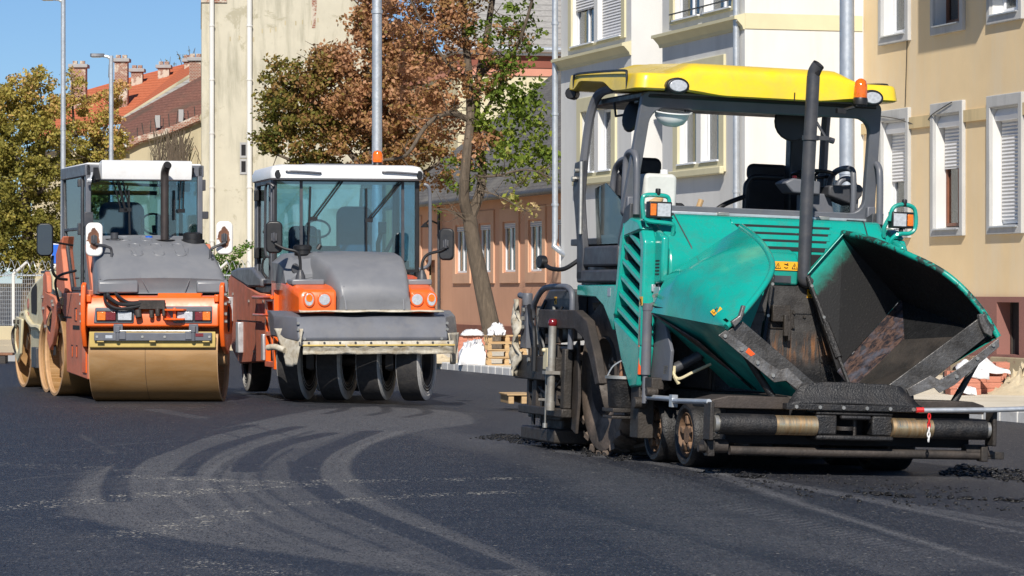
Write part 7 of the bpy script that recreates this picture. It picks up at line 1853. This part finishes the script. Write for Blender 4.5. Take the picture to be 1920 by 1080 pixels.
# mirrors
mirror_head(ty, (-1.16, -.1, 2.15), .22, .42, BK, R(-10)); mirror_head(ty, (1.10, -.35, 2.06), .2, .42, BK, R(-24), tilt=R(-4))
MB().tube(curve([(-.84, -.28, 1.70), (-.85, -.28, 1.88), (-.9, -.28, 1.96), (-1.05, -.24, 2.0), (-1.16, -.18, 2.06)], 5), .02, 8).build('mirror_arm', BK, ty)
MB().tube(curve([(.78, -.28, 1.70), (.79, -.28, 1.84), (.86, -.3, 1.93), (1.02, -.38, 1.98), (1.10, -.42, 2.04)], 5), .02, 8).build('mirror_arm', BK, ty)
# cab
cb = empty('cab', (.03, 0, 0)); cb.parent = ty
for x in (-.98, .98):
    post(x, 1.22, 1.52, 3.0, .06, .07, BK if x > 0 else GD); post(x, 2.75, 1.5, 3.0, .09, .10, GP)
post(-.99, 1.55, 1.55, 2.95, .04, .05, GD)
MB().box(-1.0, 1.0, 1.15, 2.85, 1.42, 1.52).build('floor', GD, cb, bevel=.01)
def slabroof():
    rings = []
    for z, e in ((2.95, .0), (2.97, .03), (3.06, .035), (3.11, .0), (3.135, -.08)):
        rings.append([Vector((x, y, z + (.02 if z > 3.1 else 0))) for x, y in rrect(0, 1.98, 2.04 + 2 * e, 1.86 + 2 * e, .14)])
    return MB().loft(rings)
slabroof().build('roof', M['white'], cb, smooth=40)
MB().box(-.5, .45, 1.6, 2.6, 3.13, 3.19).build('roof_hatch', GP, cb, bevel=.02)
for x in (-.62, .70):
    MB().tube(curve([(x - .22, 1.03, 3.05), (x - .22, .99, 3.06), (x, .985, 3.055), (x + .22, .99, 3.04), (x + .22, 1.03, 3.04)], 4), .014, 6).build('roof_handle', GP, cb)
for x in (-.96, .98):
    MB().prism(ellipse(x, 3.02, .045, .06), 'y', 1.02, 1.06).build('corner_lamp', BK, cb, bevel=.01)
bc = MB().lathe([(0, 0), (.07, 0), (.075, .03), (.06, .05), (.06, .09), (0, .09)], 18, 'z', (.44, 1.25, 3.12), closed=False).build('beacon', BK, cb)
MB().lathe([(.068, 0), (.074, .04), (.07, .11), (.05, .15), (0, .165)], 22, 'z', (.44, 1.25, 3.20), closed=False).build('dome', M['beacon'], bc)
gy = 1.2
MB().add([(-.95, gy, 1.72), (.95, gy, 1.72), (.95, gy, 2.97), (-.95, gy, 2.97)], [(0, 1, 2, 3)]).build('windscreen', M['cab_glass'], cb, smooth=0, solid=.006)
MB().add([(-.95, 2.8, 1.7), (.95, 2.8, 1.7), (.95, 2.8, 2.97), (-.95, 2.8, 2.97)], [(0, 1, 2, 3)]).build('rear_window', M['cab_glass'], cb, smooth=0, solid=.006)
MB().add([(-.985, 1.26, 1.55), (-.985, 2.72, 1.55), (-.985, 2.72, 2.96), (-.985, 1.26, 2.96)], [(0, 1, 2, 3)]).build('door_glass', M['cab_glass_dark'], cb, smooth=0, solid=.006)
MB().add([(.985, 1.26, 1.55), (.985, 2.72, 1.55), (.985, 2.72, 2.96), (.985, 1.26, 2.96)], [(0, 1, 2, 3)]).build('side_window', M['cab_glass'], cb, smooth=0, solid=.006)
MB().ring([(-.99, 1.70), (.99, 1.70), (.99, 2.99), (-.99, 2.99)], [(-.955, 1.74), (.955, 1.74), (.955, 2.93), (-.955, 2.93)], 'y', gy - .02, gy + .02).build('windscreen_seal', BK, cb, smooth=0)
MB().box(-.64, -.60, gy - .01, gy + .012, 1.74, 2.93).box(.76, .80, gy - .01, gy + .012, 1.74, 2.93).build('glass_bar', GD, cb, smooth=0)
MB().tube(curve([(1.06, 1.12, 2.90), (1.12, 1.1, 2.86), (1.14, 1.1, 2.7), (1.14, 1.1, 2.0), (1.12, 1.1, 1.8), (1.0, 1.14, 1.74)], 6), .024, 8).build('grab_rail', GP, cb)
MB().tube(curve([(-1.0, 1.15, 2.86), (-1.06, 1.2, 2.9), (-1.08, 1.35, 2.86), (-1.08, 1.4, 2.6), (-1.08, 1.4, 2.0), (-1.04, 1.3, 1.9)], 6), .018, 8).build('grab_rail', GD, cb)
MB().ring([(1.28, 1.54), (2.68, 1.54), (2.68, 2.97), (1.28, 2.97)], [(1.36, 1.6), (2.6, 1.6), (2.6, 2.9), (1.36, 2.9)], 'x', -1.02, -.99).build('door_frame', GP, cb, bevel=.01)
MB().box(-1.06, -1.0, 2.5, 2.6, 2.7, 2.85).box(-1.06, -1.0, 2.5, 2.6, 1.9, 2.05).tube([(-1.04, 1.5, 2.25), (-1.1, 1.5, 2.25)], .02, 6).tube(curve([(-1.03, 1.6, 1.62), (-1.08, 1.62, 1.7), (-1.08, 1.62, 1.85), (-1.03, 1.6, 1.92)], 4), .018, 6).build('hinge', BK, cb, bevel=.008)
wiper(cb, (-.10, 1.15, 2.93), (-.48, 1.16, 2.42), [(-.50, 1.15, 2.86), (-.53, 1.15, 1.98)]); wiper(cb, (.72, 1.15, 2.93), (.28, 1.16, 2.40), [(.27, 1.15, 2.84), (.27, 1.15, 1.90)])
MB().prism(rrect(.28, 2.25, .50, .74, .12), 'y', 2.1, 2.22).box(0, .55, 1.75, 2.2, 1.86, 2.0).prism(rrect(-.42, 2.1, .42, .5, .1), 'y', 2.2, 2.3).build('seat', pm('blue_grey_seat_cover', (.035, .10, .17), .7, 0, .15, 5), cb, bevel=.05, seg=3)
MB().box(-.9, .9, 1.35, 1.55, 1.52, 1.86).box(-.55, -.05, 1.4, 1.7, 1.86, 2.06).tube([(.17 * math.cos(2 * PI * k / 20) + -.3, 1.75 + .07 * math.sin(2 * PI * k / 20), 2.3 + .12 * math.sin(2 * PI * k / 20)) for k in range(20)], .018, 6, closed=True).tube([(-.3, 1.75, 2.28), (-.3, 1.6, 1.9)], .04, 8).tube([(.55, 1.8, 1.6), (.55, 1.8, 2.1), (.6, 1.75, 2.3)], .035, 8).cbox((.6, 1.75, 2.32), (.1, .1, .16)).tube([(.6, 1.7, 1.9), (.8, 1.9, 2.2)], .03, 8).build('controls', BK, cb, bevel=.012)
MB().box(.05, .45, 1.36, 1.5, 1.862, 1.9).build('paper_sheet', M['hdpe'], cb, smooth=0)
# rear body
MB().prism([(2.8, 1.5), (2.8, 1.78), (4.6, 1.74), (5.1, 1.62), (5.15, .62), (1.5, .62), (1.5, 1.5)], 'x', -.92, .92).build('rear_body', OO, ty, bevel=.04, seg=3)
MB().prism([(1.6, 1.40), (1.6, .48), (4.1, .40), (4.9, .6), (5.2, .9), (5.25, 1.62), (4.9, 1.72), (3.2, 1.50), (2.3, 1.42)], 'x', -1.02, -.925).prism([(1.6, 1.40), (1.6, .48), (4.1, .40), (4.9, .6), (5.2, .9), (5.25, 1.62), (4.9, 1.72), (3.2, 1.50), (2.3, 1.42)], 'x', .925, 1.02).build('side_panel', OO, ty, bevel=.02)
MB().prism([(2.0, 1.50), (2.0, 1.62), (2.9, 1.78), (4.3, 1.78), (4.9, 1.74), (4.9, 1.66), (3.2, 1.5)], 'x', -1.03, 1.0).build('rear_cover', GP, ty, bevel=.03)
fm_ = MB()
fm_.box(-1.06, -.98, .55, .66, .40, 1.46).box(-1.05, -.98, 1.35, 1.45, .42, 1.40).box(-1.05, -.98, .66, 1.35, 1.30, 1.38).box(-1.05, -.98, .66, 1.35, .42, .5).box(-1.05, -.98, .66, 1.35, .84, .9)
fm_.prism([(.66, .5), (.74, .5), (1.35, 1.2), (1.35, 1.3), (1.27, 1.3)], 'x', -1.045, -.99).tube([(-1.08, .6, 1.36), (-1.08, 2.3, 1.36)], .028, 8).tube([(-1.08, .6, 1.12), (-1.08, 2.3, 1.12)], .02, 8)
fm_.build('step_frame', OR, ty, bevel=.01)
MB().box(-.97, -.9, .5, 1.5, .42, 1.46).build('step_recess', M['dark_room'], ty, smooth=0)
MB().box(-1.10, -1.0, 3.7, 3.9, .56, 1.0).box(-1.08, -1.02, 1.46, 1.60, .50, .86).box(-1.12, -1.02, 4.7, 5.2, 1.0, 1.36).build('side_bracket', M['galv'], ty, bevel=.012)
MB().bolts([(-1.02, y, z) for y, z in ((1.75, 1.3), (1.75, .6), (2.6, .6), (3.1, 1.3), (4.4, .7), (4.7, 1.4))], .024, .02, (-1, 0, 0)).build('bolt', M['zinc'], ty)
MB().box(-1.025, -1.02, 1.9, 4.3, 1.02, 1.03).box(-1.025, -1.02, 2.45, 2.46, .5, 1.35).build('panel_seam', M['dark_room'], ty, smooth=0)

# ------------------------------------------------------------------ cream roller behind
cr = tag(empty('cream_roller', (-6.1, 45.97, 0), R(16)), 'cream tandem roller half hidden behind the orange tandem roller at the left', 'road roller')
drum(cr, .54, .60, R(4), (0, 0, .54)); drum(cr, .54, .60, R(6), (0, 2.58, .54))
hq = [(2.90, .98), (2.62, 1.22), (2.30, 1.38), (1.6, 1.56), (.6, 1.68), (-.2, 1.74), (-.6, 1.70), (-.7, 1.3), (-.5, 1.02), (.3, .95), (1.0, .80), (1.7, .95), (2.2, 1.04), (2.6, .98)]
hb = MB().prism(hq, 'x', -.58, .58).build('hood', M['cream'], cr, bevel=.06, seg=3)
MB().box(-.56, .56, .6, 1.95, .40, 1.0).build('mid_frame', M['cream'], cr, bevel=.03)
MB().box(-.62, -.5, .9, 1.4, .32, .62).build('battery_box', GD, cr, bevel=.01)
MB().prism([(1.12, 1.10), (1.66, 1.12), (1.70, 1.42), (1.62, 1.48), (1.14, 1.56), (1.06, 1.5), (1.06, 1.16)], 'x', -.586, -.579).build('side_vent', M['dark_room'], hb, smooth=0)
MB().tube([(-.59, y, z) for y, z in ((2.5, 1.1), (2.2, 1.12), (1.9, 1.0), (1.4, .92), (.8, .92), (.5, .9))], .045, 8).build('hood_seam', M['cream'], hb)
# worn red emblem with a line of letters too faded to read
em = MB().ring(ellipse(2.04, 1.25, .10, .085), ellipse(2.04, 1.25, .075, .062), 'x', -.588, -.581)
for k in range(4): em.box(-.588, -.581, 2.08 - .035 * k - .012, 2.08 - .035 * k + .006, 1.2, 1.3)
em.build('emblem', M['red_ink'], hb, smooth=0)
em = MB()
for k in range(9): em.box(-.588, -.581, 2.40 - .055 * k, 2.43 - .055 * k, 1.085, 1.085 + (.05 if k in (2, 3, 6) else .034))
em.build('faded_lettering', M['red_ink'], hb, smooth=0)
for s in (-1, 1):
    yk = MB().ring([(2.2, 1.02), (2.9, 1.06), (3.15, .96), (3.2, .55), (2.75, .36), (2.4, .5)], [(2.5, .9), (2.8, .94), (2.98, .88), (3.0, .62), (2.74, .5), (2.55, .6)], 'x', min(s * .62, s * .66), max(s * .62, s * .66)).build('yoke', M['cream'], cr, bevel=.015)
    MB().box(min(s * .3, s * .62), max(s * .3, s * .62), 2.1, 2.8, 1.0, 1.14).build('yoke_arm', M['cream'], cr, bevel=.03)
    MB().bolts([(s * .66, 2.95, .98), (s * .66, 3.08, .75), (s * .66, 2.5, .98)], .03, .03, (s, 0, 0)).tube(curve([(s * .63, 2.9, .95), (s * .68, 3.1, .8), (s * .66, 2.95, .55), (s * .6, 2.7, .5)], 5), .025, 6).build('bolt', M['grime'], yk)
MB().box(-.55, .55, -.3, .9, 1.7, 1.74).build('deck', GD, cr, bevel=.01)
MB().prism(rrect(0, 2.0, .45, .5, .1), 'y', .2, .3).build('seat', M['black_seat'], cr, bevel=.03)
